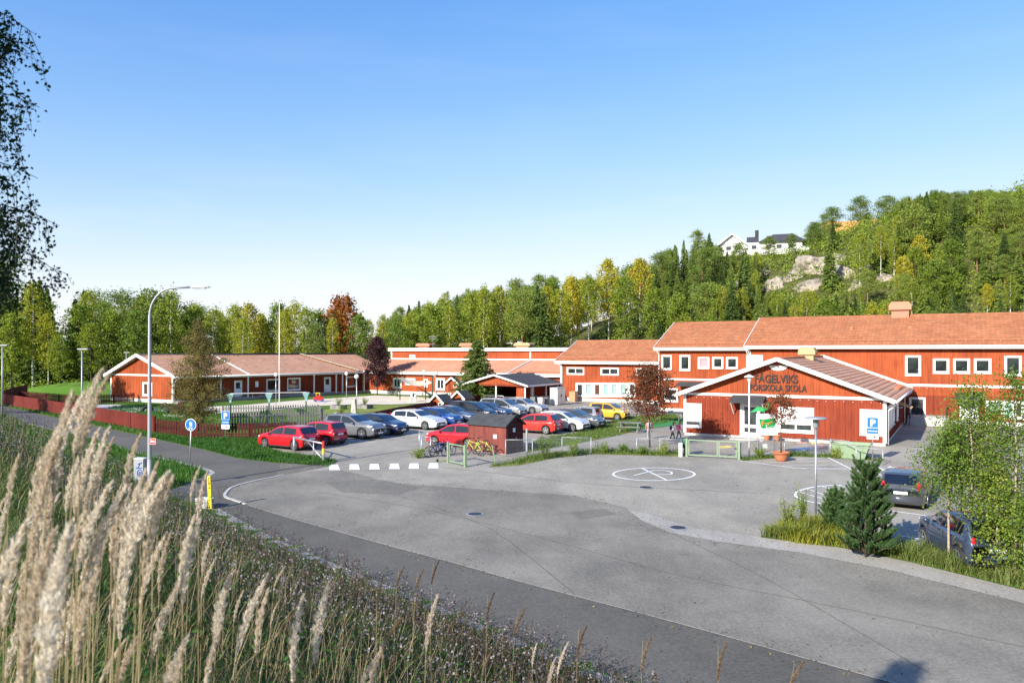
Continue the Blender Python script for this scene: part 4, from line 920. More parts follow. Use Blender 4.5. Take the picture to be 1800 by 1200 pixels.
# --- small red utility shed
def utility_shed():
    p = P(890, 800); r = empty('utility_shed', 'small dark red utility shed with felt roof beside the bicycles', 'shed', (p.x, p.y, p.z + .03), R(-37))
    L, Dp, zt, gh = 2.95, 1.7, 1.78, .5
    MB().box(-L, 0, 0, Dp, .04, zt).build('wall', 'shed_red', r)
    MB().prism([(0, zt), (Dp, zt), (Dp / 2, zt + gh)], -.0, .02, 0, Matrix(((0, 1, 0, -.02), (1, 0, 0, 0), (0, 0, 1, 0), (0, 0, 0, 1)))).build('gable_panel', 'shed_door', r)
    MB().box(.002, .03, .05, Dp - .05, .06, zt - .04).build('door', 'shed_door', r)
    MB().box(.03, .035, .62, .86, 1.3, 1.55).build('notice', 'white_board', r); MB().box(.03, .07, .9, .95, .85, 1.0).build('handle', 'galv', r)
    MB().box(-1.75, -.62, -.02, 0, .5, 1.25).build('hatch', 'shed_red', r); MB().box(-.98, -.72, -.026, -.021, .92, 1.16).build('notice', 'white_board', r)
    for x in (-L, -1.78, -.04): MB().box(x, x + .04, -.03, -.021 if x == -1.78 else 0, .04, zt).build('trim', 'shed_red', r)
    for y0, y1 in ((-.16, Dp / 2), (Dp + .16, Dp / 2)):
        z0 = zt - .06; q = [Vector((-L - .1, y0, z0)), Vector((.1, y0, z0)), Vector((.1, y1, zt + gh + .04)), Vector((-L - .1, y1, zt + gh + .04))]
        MB().add(q + [v - Vector((0, 0, .06)) for v in q], [(0, 1, 2, 3), (7, 6, 5, 4), (0, 4, 5, 1), (1, 5, 6, 2), (2, 6, 7, 3), (3, 7, 4, 0)]).build('roof', 'roof_felt', r)
        MB().beam((.12, y0, z0 - .05), (.12, y1, zt + gh), .03, .12).build('verge_board', 'black', r)
    MB().box(-L, .02, -.01, Dp, -.1, .04).build('base', 'concrete', r)
    MB().tube([(.35, Dp - .1, 0), (.35, Dp - .1, 1.45)], .07, 8).build('meter_post', 'lamp_grey', r)
utility_shed()
# --- playhouses
def playhouse(u, v, sc, label, tall=False):
    p = P(u, v); r = empty('playhouse', label, 'playhouse', (p.x, p.y, p.z), ROT + R(0 if not tall else 20), 'playhouses', sc); b = .9 if tall else 0
    if tall:
        for x in (-.6, .6):
            for y in (.1, 1.2): MB().box(x - .05, x + .05, y - .05, y + .05, 0, b).build('leg', 'tan_wood', r)
        MB().beam((.3, -1.4, .02), (.3, 0, b), .5, .05).build('ramp', 'red_wood', r)
    MB().box(-.75, .75, 0, 1.6, b, b + 1.0).build('wall', 'red_wood', r)
    MB().prism([(-.75, b + 1.0), (.75, b + 1.0), (0, b + 1.62)], 0, 1.6).build('gable', 'red_wood', r)
    MB().box(-.45, -.05, -.02, 0, b, b + .85).build('door', 'red_wood_lower', r); f = MB().box(.2, .6, -.03, 0, b + .45, b + .85).build('window', 'white_wood', r); MB().box(.25, .55, -.035, -.031, b + .5, b + .8).build('pane', 'pane_glass', f)
    for s_ in (-1, 1):
        q = [Vector((s_ * 1.0, -.25, b + .82)), Vector((s_ * 1.0, 1.85, b + .82)), Vector((0, 1.85, b + 1.7)), Vector((0, -.25, b + 1.7))]
        MB().add(q + [k - Vector((0, 0, .05)) for k in q], [(0, 1, 2, 3), (7, 6, 5, 4), (0, 4, 5, 1), (1, 5, 6, 2), (2, 6, 7, 3), (3, 7, 4, 0)]).build('roof', 'roof_felt', r)
        MB().beam((s_ * 1.02, -.27, b + .78), (0, -.27, b + 1.68), .05, .18).build('verge_board', 'white_wood', r)
playhouse(768, 722, 1.0, 'small red playhouse with grey roof above the parked cars'); playhouse(806, 714, 1.0, 'small red playhouse next to the spruce'); playhouse(794, 700, 1.05, 'tall red playhouse on legs against the long block', True)
# --- houses on the hill
def hill_house():
    D = 168; c = PD(1337, 447, D); r = empty('hilltop_villa', 'white villa with dark roofs on top of the wooded hill', 'house', (c.x, c.y, c.z), R(-18))
    MB().box(-8.5, 8.5, 0, 8, -4, 2.6).build('wall', 'house_white', r)
    def hip(x0, x1, y0, y1, z, h, name='roof'):
        xm0, xm1, ym = x0 + (x1 - x0) * .32, x1 - (x1 - x0) * .32, .5 * (y0 + y1)
        return MB().add([(x0, y0, z), (x1, y0, z), (x1, y1, z), (x0, y1, z), (xm0, ym, z + h), (xm1, ym, z + h)], [(0, 1, 5, 4), (1, 2, 5), (2, 3, 4, 5), (3, 0, 4), (3, 2, 1, 0)]).build(name, 'house_roof', r)
    rf = hip(-.5, 9.6, -.8, 8.8, 2.6, 2.2); MB().box(-1.2, -.4, 3.4, 4.2, 3, 5.8).build('chimney', 'black', rf)
    g_ = [(-8.8, 2.4), (-3.2, 2.4), (-6.0, 4.6)]
    MB().prism([(-8.5, 2.61), (-3.5, 2.61), (-6.0, 4.5)], -.2, .1).build('gable', 'house_white', r)
    MB().add([(-9.1, -.8, 2.35), (-6, -.8, 4.75), (-6, 8.6, 4.75), (-9.1, 8.6, 2.35)], [(0, 1, 2, 3)]).build('roof', 'house_roof', r); MB().add([(-2.9, -.8, 2.35), (-6, -.8, 4.75), (-6, 8.6, 4.75), (-2.9, 8.6, 2.35)], [(3, 2, 1, 0)]).build('roof', 'house_roof', r)
    MB().add([(-2.95, .2, 2.6), (-.4, .2, 2.6), (-.4, 4, 4.4), (-2.95, 4, 4.4)], [(0, 1, 2, 3)]).build('roof', 'house_roof', r)
    MB().beam((-9.1, -.85, 2.3), (-6, -.85, 4.7), .1, .35).beam((-2.9, -.85, 2.3), (-6, -.85, 4.7), .1, .35).build('verge_board', 'white_wood', r)
    MB().box(-9.5, 9.8, -2.4, -.01, -.35, -.15).box(-9.5, 9.8, -2.45, -2.38, -.15, .85).build('balcony', 'house_white', r)
    for x in (-7.4, -5.6, -2.0, 1.0, 3.2, 5.6): 
        f = MB().box(x, x + 1.3, -.06, 0, .7, 2.1).build('window', 'white_wood', r); MB().box(x + .12, x + 1.18, -.08, -.06, .8, 2.0).build('pane', 'pane_glass', f)
    for x in (-9.2, -4, 1, 5, 9.4): MB().box(x - .08, x + .08, -2.3, -2.15, -5, -.36).build('balcony_post', 'white_wood', r)
    c = PD(1505, 428, 172); r = empty('ochre_house', 'orange-walled house half hidden by pines on the hilltop', 'house', (c.x, c.y, c.z), R(-22))
    MB().box(-6.5, 6.5, 0, 8, -5, 2.2).build('wall', 'house_white', r); MB().prism([(-7, 2.2), (7, 2.2), (7, 5.2), (-7, 5.2)], .6, 1.0).build('front', 'house_ochre', r)
    MB().add([(-7.2, -.4, 2.1), (7.2, -.4, 2.1), (7.2, 4, 5.4), (-7.2, 4, 5.4)], [(0, 1, 2, 3)]).build('roof', 'house_ochre', r); MB().add([(-7.2, 8.4, 2.1), (7.2, 8.4, 2.1), (7.2, 4, 5.4), (-7.2, 4, 5.4)], [(3, 2, 1, 0)]).build('roof', 'house_ochre', r)
    for x in (-5, -2, 1, 4): 
        f = MB().box(x, x + 1.2, -.06, 0, .3, 1.6).build('window', 'white_wood', r); MB().box(x + .12, x + 1.08, -.08, -.06, .4, 1.5).build('pane', 'pane_glass', f)
hill_house()
# ------------------------------------------------------------------ cars
CARS = {
 'hatch': dict(L=4.05, W=1.74, H=1.48, rw=.31, gc=.19, xw=(.165, .80), top=[(0, .52), (.012, .60), (.035, .68), (.10, .93), (.15, .975), (.30, 1), (.45, .99), (.56, .945), (.735, .70), (.80, .665), (.92, .59), (.975, .50), (1, .38)], belt=.615, cpil=(.13, .40, .42, .70)),
 'small': dict(L=3.6, W=1.66, H=1.50, rw=.29, gc=.18, xw=(.15, .82), top=[(0, .52), (.012, .60), (.03, .68), (.075, .93), (.12, .975), (.30, 1), (.48, .99), (.60, .945), (.78, .70), (.84, .665), (.94, .58), (.98, .50), (1, .38)], belt=.60, cpil=(.10, .42, .44, .745)),
 'suv': dict(L=4.7, W=1.90, H=1.66, rw=.37, gc=.24, xw=(.175, .805), top=[(0, .52), (.012, .60), (.03, .66), (.10, .93), (.15, .975), (.30, 1), (.44, .99), (.53, .955), (.70, .715), (.77, .69), (.92, .63), (.975, .55), (1, .42)], belt=.63, cpil=(.115, .385, .405, .665)),
 'compact': dict(L=3.95, W=1.84, H=1.62, rw=.35, gc=.22, xw=(.17, .815), top=[(0, .52), (.012, .60), (.03, .66), (.10, .93), (.15, .975), (.30, 1), (.44, .99), (.55, .955), (.72, .715), (.79, .69), (.92, .63), (.975, .55), (1, .42)], belt=.63, cpil=(.115, .40, .42, .69)),
 'estate': dict(L=4.65, W=1.86, H=1.48, rw=.32, gc=.18, xw=(.20, .79), top=[(0, .52), (.012, .60), (.03, .67), (.095, .92), (.14, .965), (.30, 1), (.42, .99), (.52, .95), (.68, .70), (.76, .665), (.92, .58), (.975, .49), (1, .38)], belt=.62, cpil=(.12, .375, .395, .645)),
 'mpv': dict(L=4.6, W=1.82, H=1.70, rw=.32, gc=.19, xw=(.17, .80), top=[(0, .48), (.012, .56), (.025, .62), (.06, .93), (.10, .975), (.30, 1), (.48, .99), (.60, .94), (.80, .66), (.85, .625), (.94, .54), (.98, .46), (1, .36)], belt=.57, cpil=(.09, .40, .42, .765)),
}
def car_mesh(p):
    L, W_, H_, rw, gc = p['L'], p['W'], p['H'], p['rw'], p['gc']; ra = rw + .055
    tx, tz = np.array(p['top']).T
    xw = [k * L for k in p['xw']]
    xs = set(np.linspace(0, L, 36).tolist()) | {x * L for x in tx}
    for c in xw: xs |= set((c + ra * np.cos(np.linspace(0, math.pi, 13))).tolist())
    xs = np.array(sorted(xs)); xs = xs[(xs >= 0) & (xs <= L)]; xs = xs[np.concatenate([[True], np.diff(xs) > .006])]
    # smooth top line
    fine = np.linspace(0, 1, 400); fz = np.interp(fine, tx, tz); k = np.ones(9) / 9; fs = np.convolve(np.pad(fz, 4, 'edge'), k, 'valid')
    ztop = lambda x: np.interp(np.asarray(x) / L, fine, fs) * H_
    beltline = lambda x: (p['belt'] + .03 - .05 * (np.asarray(x) / L)) * H_
    zb = lambda x: np.minimum(beltline(x), ztop(x) - .035)
    def wid(x):
        q = np.abs(2 * np.asarray(x) / L - 1); return W_ / 2 * (1 - .05 * q ** 2 - .16 * q ** 10)
    def fr(x): return np.clip((ztop(x) - zb(x)) / (H_ * (1 - p['belt'])), 0, 1)
    wr = lambda x: wid(x) * (.955 - .175 * fr(x))
    def zbot(x):
        z = gc + .10 * np.clip((.06 * L - x) / (.06 * L), 0, 1) + .08 * np.clip((x - .95 * L) / (.05 * L), 0, 1)
        for c in xw:
            if abs(x - c) < ra: z = max(z, rw + math.sqrt(ra * ra - (x - c) ** 2))
        return z
    rings = []
    for x in xs:
        w_, b0, t0, zz, we = float(wid(x)), float(zb(x)), float(ztop(x)), zbot(x), float(wr(x))
        b0 = max(b0, zz + .05); t0 = max(t0, b0 + .02)
        z3 = max(.40 * H_ if .40 * H_ < b0 - .08 else b0 * .75, zz + .012); z4 = max(b0 - .10 * H_ * .8, z3 + .008)
        hh = [(0, zz), (w_ * .86, zz), (w_ * .955, zz + .004), (w_ * .985, min(zz + .07, z3 - .002)), (w_, z3), (w_ * .99, z4), (w_ * .955, b0 - .004), (w_ * .935, b0), (we, max(t0 - .055, b0 + .006)), (we * .93, t0 - .02), (we * .55, t0 - .004), (0, t0)]
        rings.append([(x, y, z) for y, z in hh] + [(x, -y, z) for y, z in hh[-2:0:-1]])
    n = len(rings[0]); mb = MB(); mb.add([v for r_ in rings for v in r_], [(i * n + k, i * n + (k + 1) % n, (i + 1) * n + (k + 1) % n, (i + 1) * n + k) for i in range(len(rings) - 1) for k in range(n)] + [tuple(range(n)), tuple((len(rings) - 1) * n + k for k in range(n))[::-1]])
    f = dict(ztop=ztop, zb=zb, wid=wid, wr=wr); return mb, f
def side_glass(p, f, x0, x1, s_):
    mb = MB(); V = []; n = 12
    for i in range(n + 1):
        x = x0 + (x1 - x0) * i / n; b0 = float(f['zb'](x)); t0 = max(float(f['ztop'](x)) - .055, b0 + .006); we = float(f['wr'](x)); wb = float(f['wid'](x)) * .935
        lo, hi = b0 + .035, max(t0 - .045, b0 + .04)
        for z in (lo, hi):
            q = (z - b0) / max(t0 - b0, .01); V.append((x, s_ * (wb + (we - wb) * q + .007), z + .002))
    return mb.add(V, [(2 * i, 2 * i + 2, 2 * i + 3, 2 * i + 1) for i in range(n)])
def top_glass(p, f, x0, x1, dx, wk=.90):
    mb = MB(); V = []; n = 10; ks = (-1, -.6, 0, .6, 1)
    for i in range(n + 1):
        x = x0 + (x1 - x0) * i / n; we = float(f['wr'](x)) * wk; z = float(f['ztop'](x))
        for k in ks: V.append((x + dx, we * k, z + .010 - (.014 if abs(k) == 1 else .003 if abs(k) == .6 else 0)))
    return mb.add(V, [(i * 5 + k, i * 5 + k + 1, i * 5 + k + 6, i * 5 + k + 5) for i in range(n) for k in range(4)])
CARCACHE = {}
def car_parts(kind):
    if kind in CARCACHE: return CARCACHE[kind]
    p = CARS[kind]; L, W_, H_, rw = p['L'], p['W'], p['H'], p['rw']; body, f = car_mesh(p); out = []
    c0, c1, c2, c3 = (k * L for k in p['cpil'])
    out.append(('body', body, 'PAINT', True, None))
    for s_ in (1, -1):
        out.append(('side_window', side_glass(p, f, c0 + .06, c1, s_), 'car_glass', True, None)); out.append(('side_window', side_glass(p, f, c2, c3, s_), 'car_glass', True, None))
        ym = f['wid'](c3) + .09; out.append(('wing_mirror', MB().ball((c3 - .05, s_ * float(ym), float(f['zb'](c3)) + .05), (.08, .11, .075), 8), 'PAINT', True, None))
        xh = L * .945; out.append(('headlight', MB().ball((xh - .03, s_ * float(f['wid'](xh)) * .80, float(f['ztop'](xh)) - .085), (.20, .17, .065), 10), 'lens_white', True, None))
        out.append(('tail_light', MB().ball((.115, s_ * float(f['wid'](.06)) * .86, H_ * (.66 if kind == 'estate' else .60)), (.085, .085, .22 if kind == 'estate' else .15), 12), 'lens_red', True, None))
        for dz, xd in ((0, c1 + (c2 - c1) / 2), (0, c3 + .06), (0, c0 + .22)):
            out.append(('door_gap', MB().box(xd - .006, xd + .006, s_ * float(f['wid'](xd)) * .985 - .004, s_ * float(f['wid'](xd)) * 1.0 + .004, .36 * H_ if xd < c0 + .3 and False else .42 * H_, float(f['zb'](xd)) - .05), 'plastic_black', False, None))
        for xd in (c0 + .5, c2 + .18): out.append(('door_handle', MB().box(xd, xd + .16, s_ * float(f['wid'](xd)) * .985 - .01, s_ * float(f['wid'](xd)) * .985 + .03, float(f['zb'](xd)) - .10, float(f['zb'](xd)) - .07), 'plastic_black', False, None))
        out.append(('sill_trim', MB().box(p['xw'][0] * L + rw + .09, p['xw'][1] * L - rw - .09, s_ * W_ * .455, s_ * W_ * .505, p['gc'] - .01, p['gc'] + .075), 'plastic_black', False, None))
    tx = {k: v for k, v in p['top']}; ks = sorted(tx)
    out.append(('windscreen', top_glass(p, f, ks[7] * L + .06, ks[8] * L - .03, .012), 'car_glass', True, None)); out.append(('rear_window', top_glass(p, f, ks[2] * L + .02, ks[3] * L + .02, -.016, .86), 'car_glass', True, None))
    out.append(('grille', MB().box(L - .06, L + .006, -.40, .40, H_ * .29, H_ * .375), 'plastic_black', False, None)); out.append(('bumper_intake', MB().box(L - .08, L + .004, -.55, .55, p['gc'] + .07, p['gc'] + .17), 'plastic_black', False, None))
    out.append(('emblem', MB().tube([(L - .01, 0, H_ * .345), (L + .014, 0, H_ * .345)], .055, 12), 'chrome', False, None))
    out.append(('number_plate', MB().box(L, L + .014, -.26, .26, H_ * .22, H_ * .22 + .11), 'white_board', False, None)); out.append(('number_plate', MB().box(-.014, .02, -.26, .26, H_ * .43, H_ * .43 + .11), 'white_board', False, None))
    out.append(('rear_bumper', MB().box(-.012, .10, -W_ * .40, W_ * .40, p['gc'] + .06, p['gc'] + .16), 'plastic_black', False, None))
    out.append(('underbody', MB().box(.25, L - .25, -W_ * .40, W_ * .40, p['gc'] - .05, p['gc'] + .02), 'plastic_black', False, None))
    for k in p['xw']:
        for s_ in (1, -1):
            y1 = s_ * (W_ / 2 - .015); y0 = s_ * (W_ / 2 - .23); x = k * L
            ty = MB().tube([(x, y0, rw), (x, y0 + s_ * .02, rw), (x, y1 - s_ * .02, rw), (x, y1, rw)], [rw * .93, rw, rw, rw * .93], 26)
            rm = MB().tube([(x, y1 - s_ * .01, rw), (x, y1 + s_ * .004, rw)], rw * .70, 20, 1)
            for j in range(5):
                a = 2 * math.pi * j / 5 + .3; d = Vector((math.cos(a), 0, math.sin(a))); q = Vector((x, y1 + s_ * .010, rw)); rm.beam(q + d * rw * .08, q + d * rw * .69, .075, .014, 0, (0, 1, 0))
            rm.tube([(x, y1, rw), (x, y1 + s_ * .022, rw)], rw * .16, 12, 0)
            for j in range(20):
                a0, a1 = 2 * math.pi * j / 20, 2 * math.pi * (j + 1) / 20; rm.beam((x + rw * .69 * math.cos(a0), y1 + s_ * .008, rw + rw * .69 * math.sin(a0)), (x + rw * .69 * math.cos(a1), y1 + s_ * .008, rw + rw * .69 * math.sin(a1)), .03, .02, 0, (0, 1, 0))
            out.append(('wheel', ty, 'rubber', True, ('rim', rm, ['rim', 'black'])))
    res = [(n, mb.mesh(n, 'plastic_black' if m == 'PAINT' else m, sm), m, (sub[0], sub[1].mesh(sub[0], sub[2])) if sub else None) for n, mb, m, sm, sub in out]
    CARCACHE[kind] = (res, p); return CARCACHE[kind]
def car(kind, paint, front, heading, label, group='cars parked at the school', anchor='front', trim=None):
    """front = ground point under the front axle (or rear axle) on the near side's middle line; heading in radians of its nose"""
    res, p = car_parts(kind); hx, hy = math.cos(heading), math.sin(heading); ax = p['xw'][1 if anchor == 'front' else 0] * p['L']
    x, y = front[0] - hx * ax, front[1] - hy * ax; zr, zf = gz(x, y), gz(x + hx * p['L'], y + hy * p['L'])
    r = empty('parked_car', label, 'car', (x, y, zr + .044), heading, group); r.rotation_euler = (0, -math.atan2(zf - zr, p['L']), heading)
    for n, me, m, sub in res:
        if m == 'PAINT':
            key = me.name + paint; m2 = bpy.data.meshes.get(key)
            if m2 is None: m2 = me.copy(); m2.name = key; m2.materials.clear(); m2.materials.append(M_(paint if not (trim and n == 'wing_mirror') else trim))
            me = m2
        o = link(n, me, r)
        if sub: link(sub[0], sub[1], o)
    return r
HA = ROT; HB = math.atan2(CA, -SA)
Ea, Eb = Vector((CA, SA, 0)), Vector((-SA, CA, 0))
def row(k): return Vector((-10.0, 54.1, 0)) + Eb * k          # middle of the front axle, left row (noses to +a)
car('suv', 'car_grey', row(0), HA + R(2), 'grey sport utility car, nearest of the back row by the fence')
car('hatch', 'car_navy', row(2.75), HA, 'dark navy hatchback right behind the grey sport utility car')
car('estate', 'car_white', row(7.3), HA, 'white hatchback in the back row, beyond the navy hatchback')
car('hatch', 'car_blue', row(9.9), HA, 'bright blue hatchback parked behind the white one')
car('estate', 'car_slate', row(12.3), HA, 'slate blue car between the blue hatchback and the black people carrier')
car('mpv', 'car_black', row(15.2), HA, 'black people carrier in the middle of the back row')
car('estate', 'car_navy', row(17.9), HA, 'dark blue car beyond the black people carrier')
car('mpv', 'car_silver', row(20.4), HA, 'silver people carrier with white flank near the shed')
car('estate', 'car_silver', row(24.6), HA, 'silver estate car last in the back row, beside the bins')
car('hatch', 'car_red', (-13.0, 48.0), HA + math.pi, 'red hatchback nearest the grass verge', anchor='rear')
car('small', 'car_red', (-11.7, 50.6), HA + math.pi, 'small red car with dark rear window behind the red hatchback', anchor='rear')
car('hatch', 'car_red', (-4.6, 50.4), HA + math.pi, 'red car half hidden by the utility shed')
def row2(k): return Vector((2.9, 57.2, 0)) + Eb * k
car('hatch', 'car_brightred', row2(0), HA + math.pi, 'bright red hatchback right of the utility shed', anchor='rear')
car('hatch', 'car_white', row2(2.6) + Ea * .9, HA, 'white car next to the bright red hatchback')
car('estate', 'car_darkgrey', row2(5.2) + Ea * .9, HA, 'dark grey car beyond the white car')
car('small', 'car_silver', row2(7.9), HA + math.pi, 'silver hatchback seen from behind near the yellow car', anchor='rear')
car('small', 'car_yellow', (9.7, 68.6), HA, 'orange-yellow small car near the maple')
vol = P(1583, 897)
EST = car('estate', 'car_darkgrey', Vector((vol.x, vol.y, 0)) + Vector((math.sin(R(33)), math.cos(R(33)), 0)) * .93, math.pi / 2 - R(33), 'grey estate car seen from behind at the right edge of the yard', anchor='rear')
for x, me in ((0, text_mesh('V O L V O', .10, .004, 'chrome', bold=.003)),):
    o = link('lettering', me, EST); o.location = (-.004, 0, .86); o.rotation_euler = (0, R(12), R(-90))
bs = P(1619, 971)
car('compact', 'car_slate', Vector((bs.x, bs.y, 0)) + Vector((1.2, .35, 0)), math.pi / 2 - R(7), 'dark sport utility car behind the young birches', anchor='front')

# ------------------------------------------------------------------ fences
def fence_line(name, label, pts, h, mat, picket=.095, gap=.035, rail_mat=None, single=True, post_every=2.2, group=None, dz=0.0):
    p0 = Vector(pts[0]); r = empty(name, label, 'fence', (p0.x, p0.y, 0), 0, group)
    pk = MB().prism([(-picket / 2, 0), (picket / 2, 0), (picket / 2, h - .06), (0, h), (-picket / 2, h - .06)], -.012, .012).mesh('picket', mat)
    loose = MB(); rails = MB(); cnt = 0; walk = []
    pts = [Vector((p[0], p[1], 0)) for p in pts]
    for a, b in zip(pts[:-1], pts[1:]):
        d = b - a; L = d.length; d.normalize(); n = Vector((-d.y, d.x, 0)); an = math.atan2(d.y, d.x); k = int(L / (picket + gap))
        for i in range(k):
            c = a + d * (i + .5) * L / k - n * .03; z = gz(c.x, c.y) + .05 + dz
            if single:
                o = link('picket', pk, r, (c.x - p0.x, c.y - p0.y, z + random.uniform(-.012, .012)), an); cnt += 1
            else:
                loose.prism([(-picket / 2, 0), (picket / 2, 0), (picket / 2, h - .06), (-picket / 2, h - .06)], -.012, .012, 0, Matrix.Translation((c.x - p0.x, c.y - p0.y, z + random.uniform(-.015, .015))) @ Matrix.Rotation(an, 4, 'Z'))
        m = max(1, int(L / post_every))
        for i in range(m + 1):
            c = a + d * L * i / m + n * .06; walk.append(c)
            MB().box(-.05, .05, -.05, .05, -.2, h * .98).build('post', rail_mat or mat, r, loc=(c.x - p0.x, c.y - p0.y, gz(c.x, c.y) + dz), rz=an)
        for i in range(m):
            q0, q1 = a + d * L * i / m, a + d * L * (i + 1) / m
            for zz in (.28, .78):
                rails.beam((q0.x - p0.x, q0.y - p0.y, gz(q0.x, q0.y) + h * zz + dz), (q1.x - p0.x, q1.y - p0.y, gz(q1.x, q1.y) + h * zz + dz), .035, .09)
    if loose.v: loose.build('pickets', mat, r, kind='stuff')
    rails.build('rails', rail_mat or mat, r, kind='stuff'); return r
fence_line('red_board_fence', 'long solid red board fence along the footpath', pp((6, 711), (70, 722), (144, 736), (205, 747), (271, 759)), 1.25, 'red_fence', .12, .008, single=False)
fence_line('red_board_fence', 'red board fence running back towards the birch', pp((6, 711), (22, 703), (48, 696)), 1.6, 'red_fence', .12, .008, single=False)
fence_line('picket_fence', 'dark red picket fence behind the blue signs', pp((275, 761), (344, 770), (440, 770), (520, 768)), 1.05, 'red_fence_dark', .135, .085)
fence_line('picket_fence', 'low dark red fence behind the parked cars', pp((577, 764), (600, 758), (700, 734), (775, 720), (845, 708)), 1.0, 'red_fence_dark', .12, .01, single=False)
fence_line('lawn_fence', 'dark red picket fence with a gate on the lawn before the gable', pp((33, 703), (80, 707), (125, 711), (165, 711), (200, 709), (236, 706)), 1.1, 'red_fence_dark', .09, .09, single=True)
fence_line('grey_picket_fence', 'weathered grey picket fence, front of the two in the playground', pp((396, 752), (470, 751), (566, 748)), 1.15, 'grey_wood', .12, .09)
fence_line('grey_picket_fence', 'weathered grey picket fence, rear of the two in the playground', pp((391, 733), (470, 732.5), (560, 731)), 1.05, 'grey_wood', .12, .10)
fence_line('grey_picket_fence', 'weathered grey picket fence closing the right side of the playground pen', pp((560, 731), (571, 746)), 1.05, 'grey_wood', .12, .09)
def chain_fence(name, label, pts, h, mat='galv', wire=True, rail=True, lean=None, pitch=.11):
    p0 = Vector(pts[0]); r = empty(name, label, 'fence', (p0.x, p0.y, 0)); Q = [Vector((p[0] - p0.x, p[1] - p0.y, gz(p[0], p[1]))) for p in pts]
    for i, q in enumerate(Q): MB().tube([q - Vector((0, 0, .1)), q + Vector((0, 0, h))], .03, 8).build('post', mat, r, True)
    rl = MB(); wm = MB()
    for a, b in zip(Q[:-1], Q[1:]):
        if rail: rl.tube([a + Vector((0, 0, h - .03)), b + Vector((0, 0, h - .03))], .021, 6)
        if wire:
            L = (b - a).length; n = int(L / pitch); k = h / L
            for i in range(-int(h / pitch), n):
                for sg in (1, -1):
                    f0, f1 = i * pitch / L, (i * pitch + h) / L; z0, z1 = 0.0, h
                    if f0 < 0: z0 = -f0 * L; f0 = 0
                    if f1 > 1: z1 = h - (f1 - 1) * L; f1 = 1
                    if f1 <= f0: continue
                    if sg < 0: f0, f1 = 1 - f0, 1 - f1
                    wm.tube([a.lerp(b, f0) + Vector((0, 0, z0)), a.lerp(b, f1) + Vector((0, 0, z1))], .0028, 3, cap=False)
    if rail: rl.build('top_rail', mat, r, True)
    if wire: wm.build('wire_mesh', 'galv', r, kind='stuff')
    return r
chain_fence('chain_link_fence', 'chain-link fence panel left of the bicycle gate', pp((757, 801), (741, 800), (737, 790)), 1.15, 'galv', pitch=.09)
chain_fence('chain_link_fence', 'chain-link fence with top rail right of the utility shed', pp((889, 803), (936, 803), (988, 798), (1039, 799)), 1.05, 'lamp_grey', pitch=.09)
chain_fence('rail_fence', 'low tubular rail fence beside the walkway maple', pp((1119, 797), (1160, 798), (1198, 800)), .95, 'lamp_grey', wire=False)
chain_fence('rail_fence', 'tubular rail fence under the school sign', pp((1302, 807), (1333, 805), (1360, 804), (1379, 801), (1460, 802), (1492, 806)), 1.05, 'lamp_grey', pitch=.12)
chain_fence('rail_fence', 'sagging rail fence beside the green container', pp((1459, 801), (1505, 812), (1552, 818)), .9, 'lamp_grey', wire=False)
p = P(872, 815); MB().tube([(0, 0, -.1), (-.22, 0, 1.05)], .035, 8).build('leaning_post', 'green_metal', loc=p, label='leaning grey-green post in front of the utility shed', cat='post')
def gate(name, label, a, b, h, panels, mat='green_metal'):
    a, b = P(*a), P(*b); an = math.atan2(b.y - a.y, b.x - a.x); L = (b - a).length
    r = empty(name, label, 'gate', (a.x, a.y, a.z + .03), an)
    for x in (0, L): MB().box(x - .06, x + .06, -.06, .06, -.1, h + .06).build('post', mat, r)
    x = .1
    for f in panels:
        w_ = (L - .2) * f - .03
        o = MB().box(x, x + w_, -.025, .025, h - .06, h).box(x, x + w_, -.025, .025, .08, .15).box(x, x + .06, -.025, .025, .151, h - .061).box(x + w_ - .06, x + w_, -.025, .025, .151, h - .061).build('leaf', mat, r)
        wm = MB(); n = int(w_ / .08)
        for i in range(1, n): wm.tube([(x + w_ * i / n, 0, .1), (x + w_ * i / n, 0, h - .05)], .003, 3, cap=False)
        for i in range(1, 8): wm.tube([(x + .03, 0, .1 + (h - .15) * i / 8), (x + w_ - .03, 0, .1 + (h - .15) * i / 8)], .003, 3, cap=False)
        wm.build('wire_mesh', 'galv', o, kind='stuff'); x += w_ + .04
    MB().box(x - .16, x - .06, -.06, -.026, h * .55, h * .63).build('latch', 'dark_metal', r)
gate('small_gate', 'small pale green framed gate in front of the bicycles', (788, 814), (818, 822), 1.12, (1.0,))
gate('double_gate', 'wide pale green double gate before the entrance', (1207, 803), (1299, 808.5), 1.02, (.62, .38))

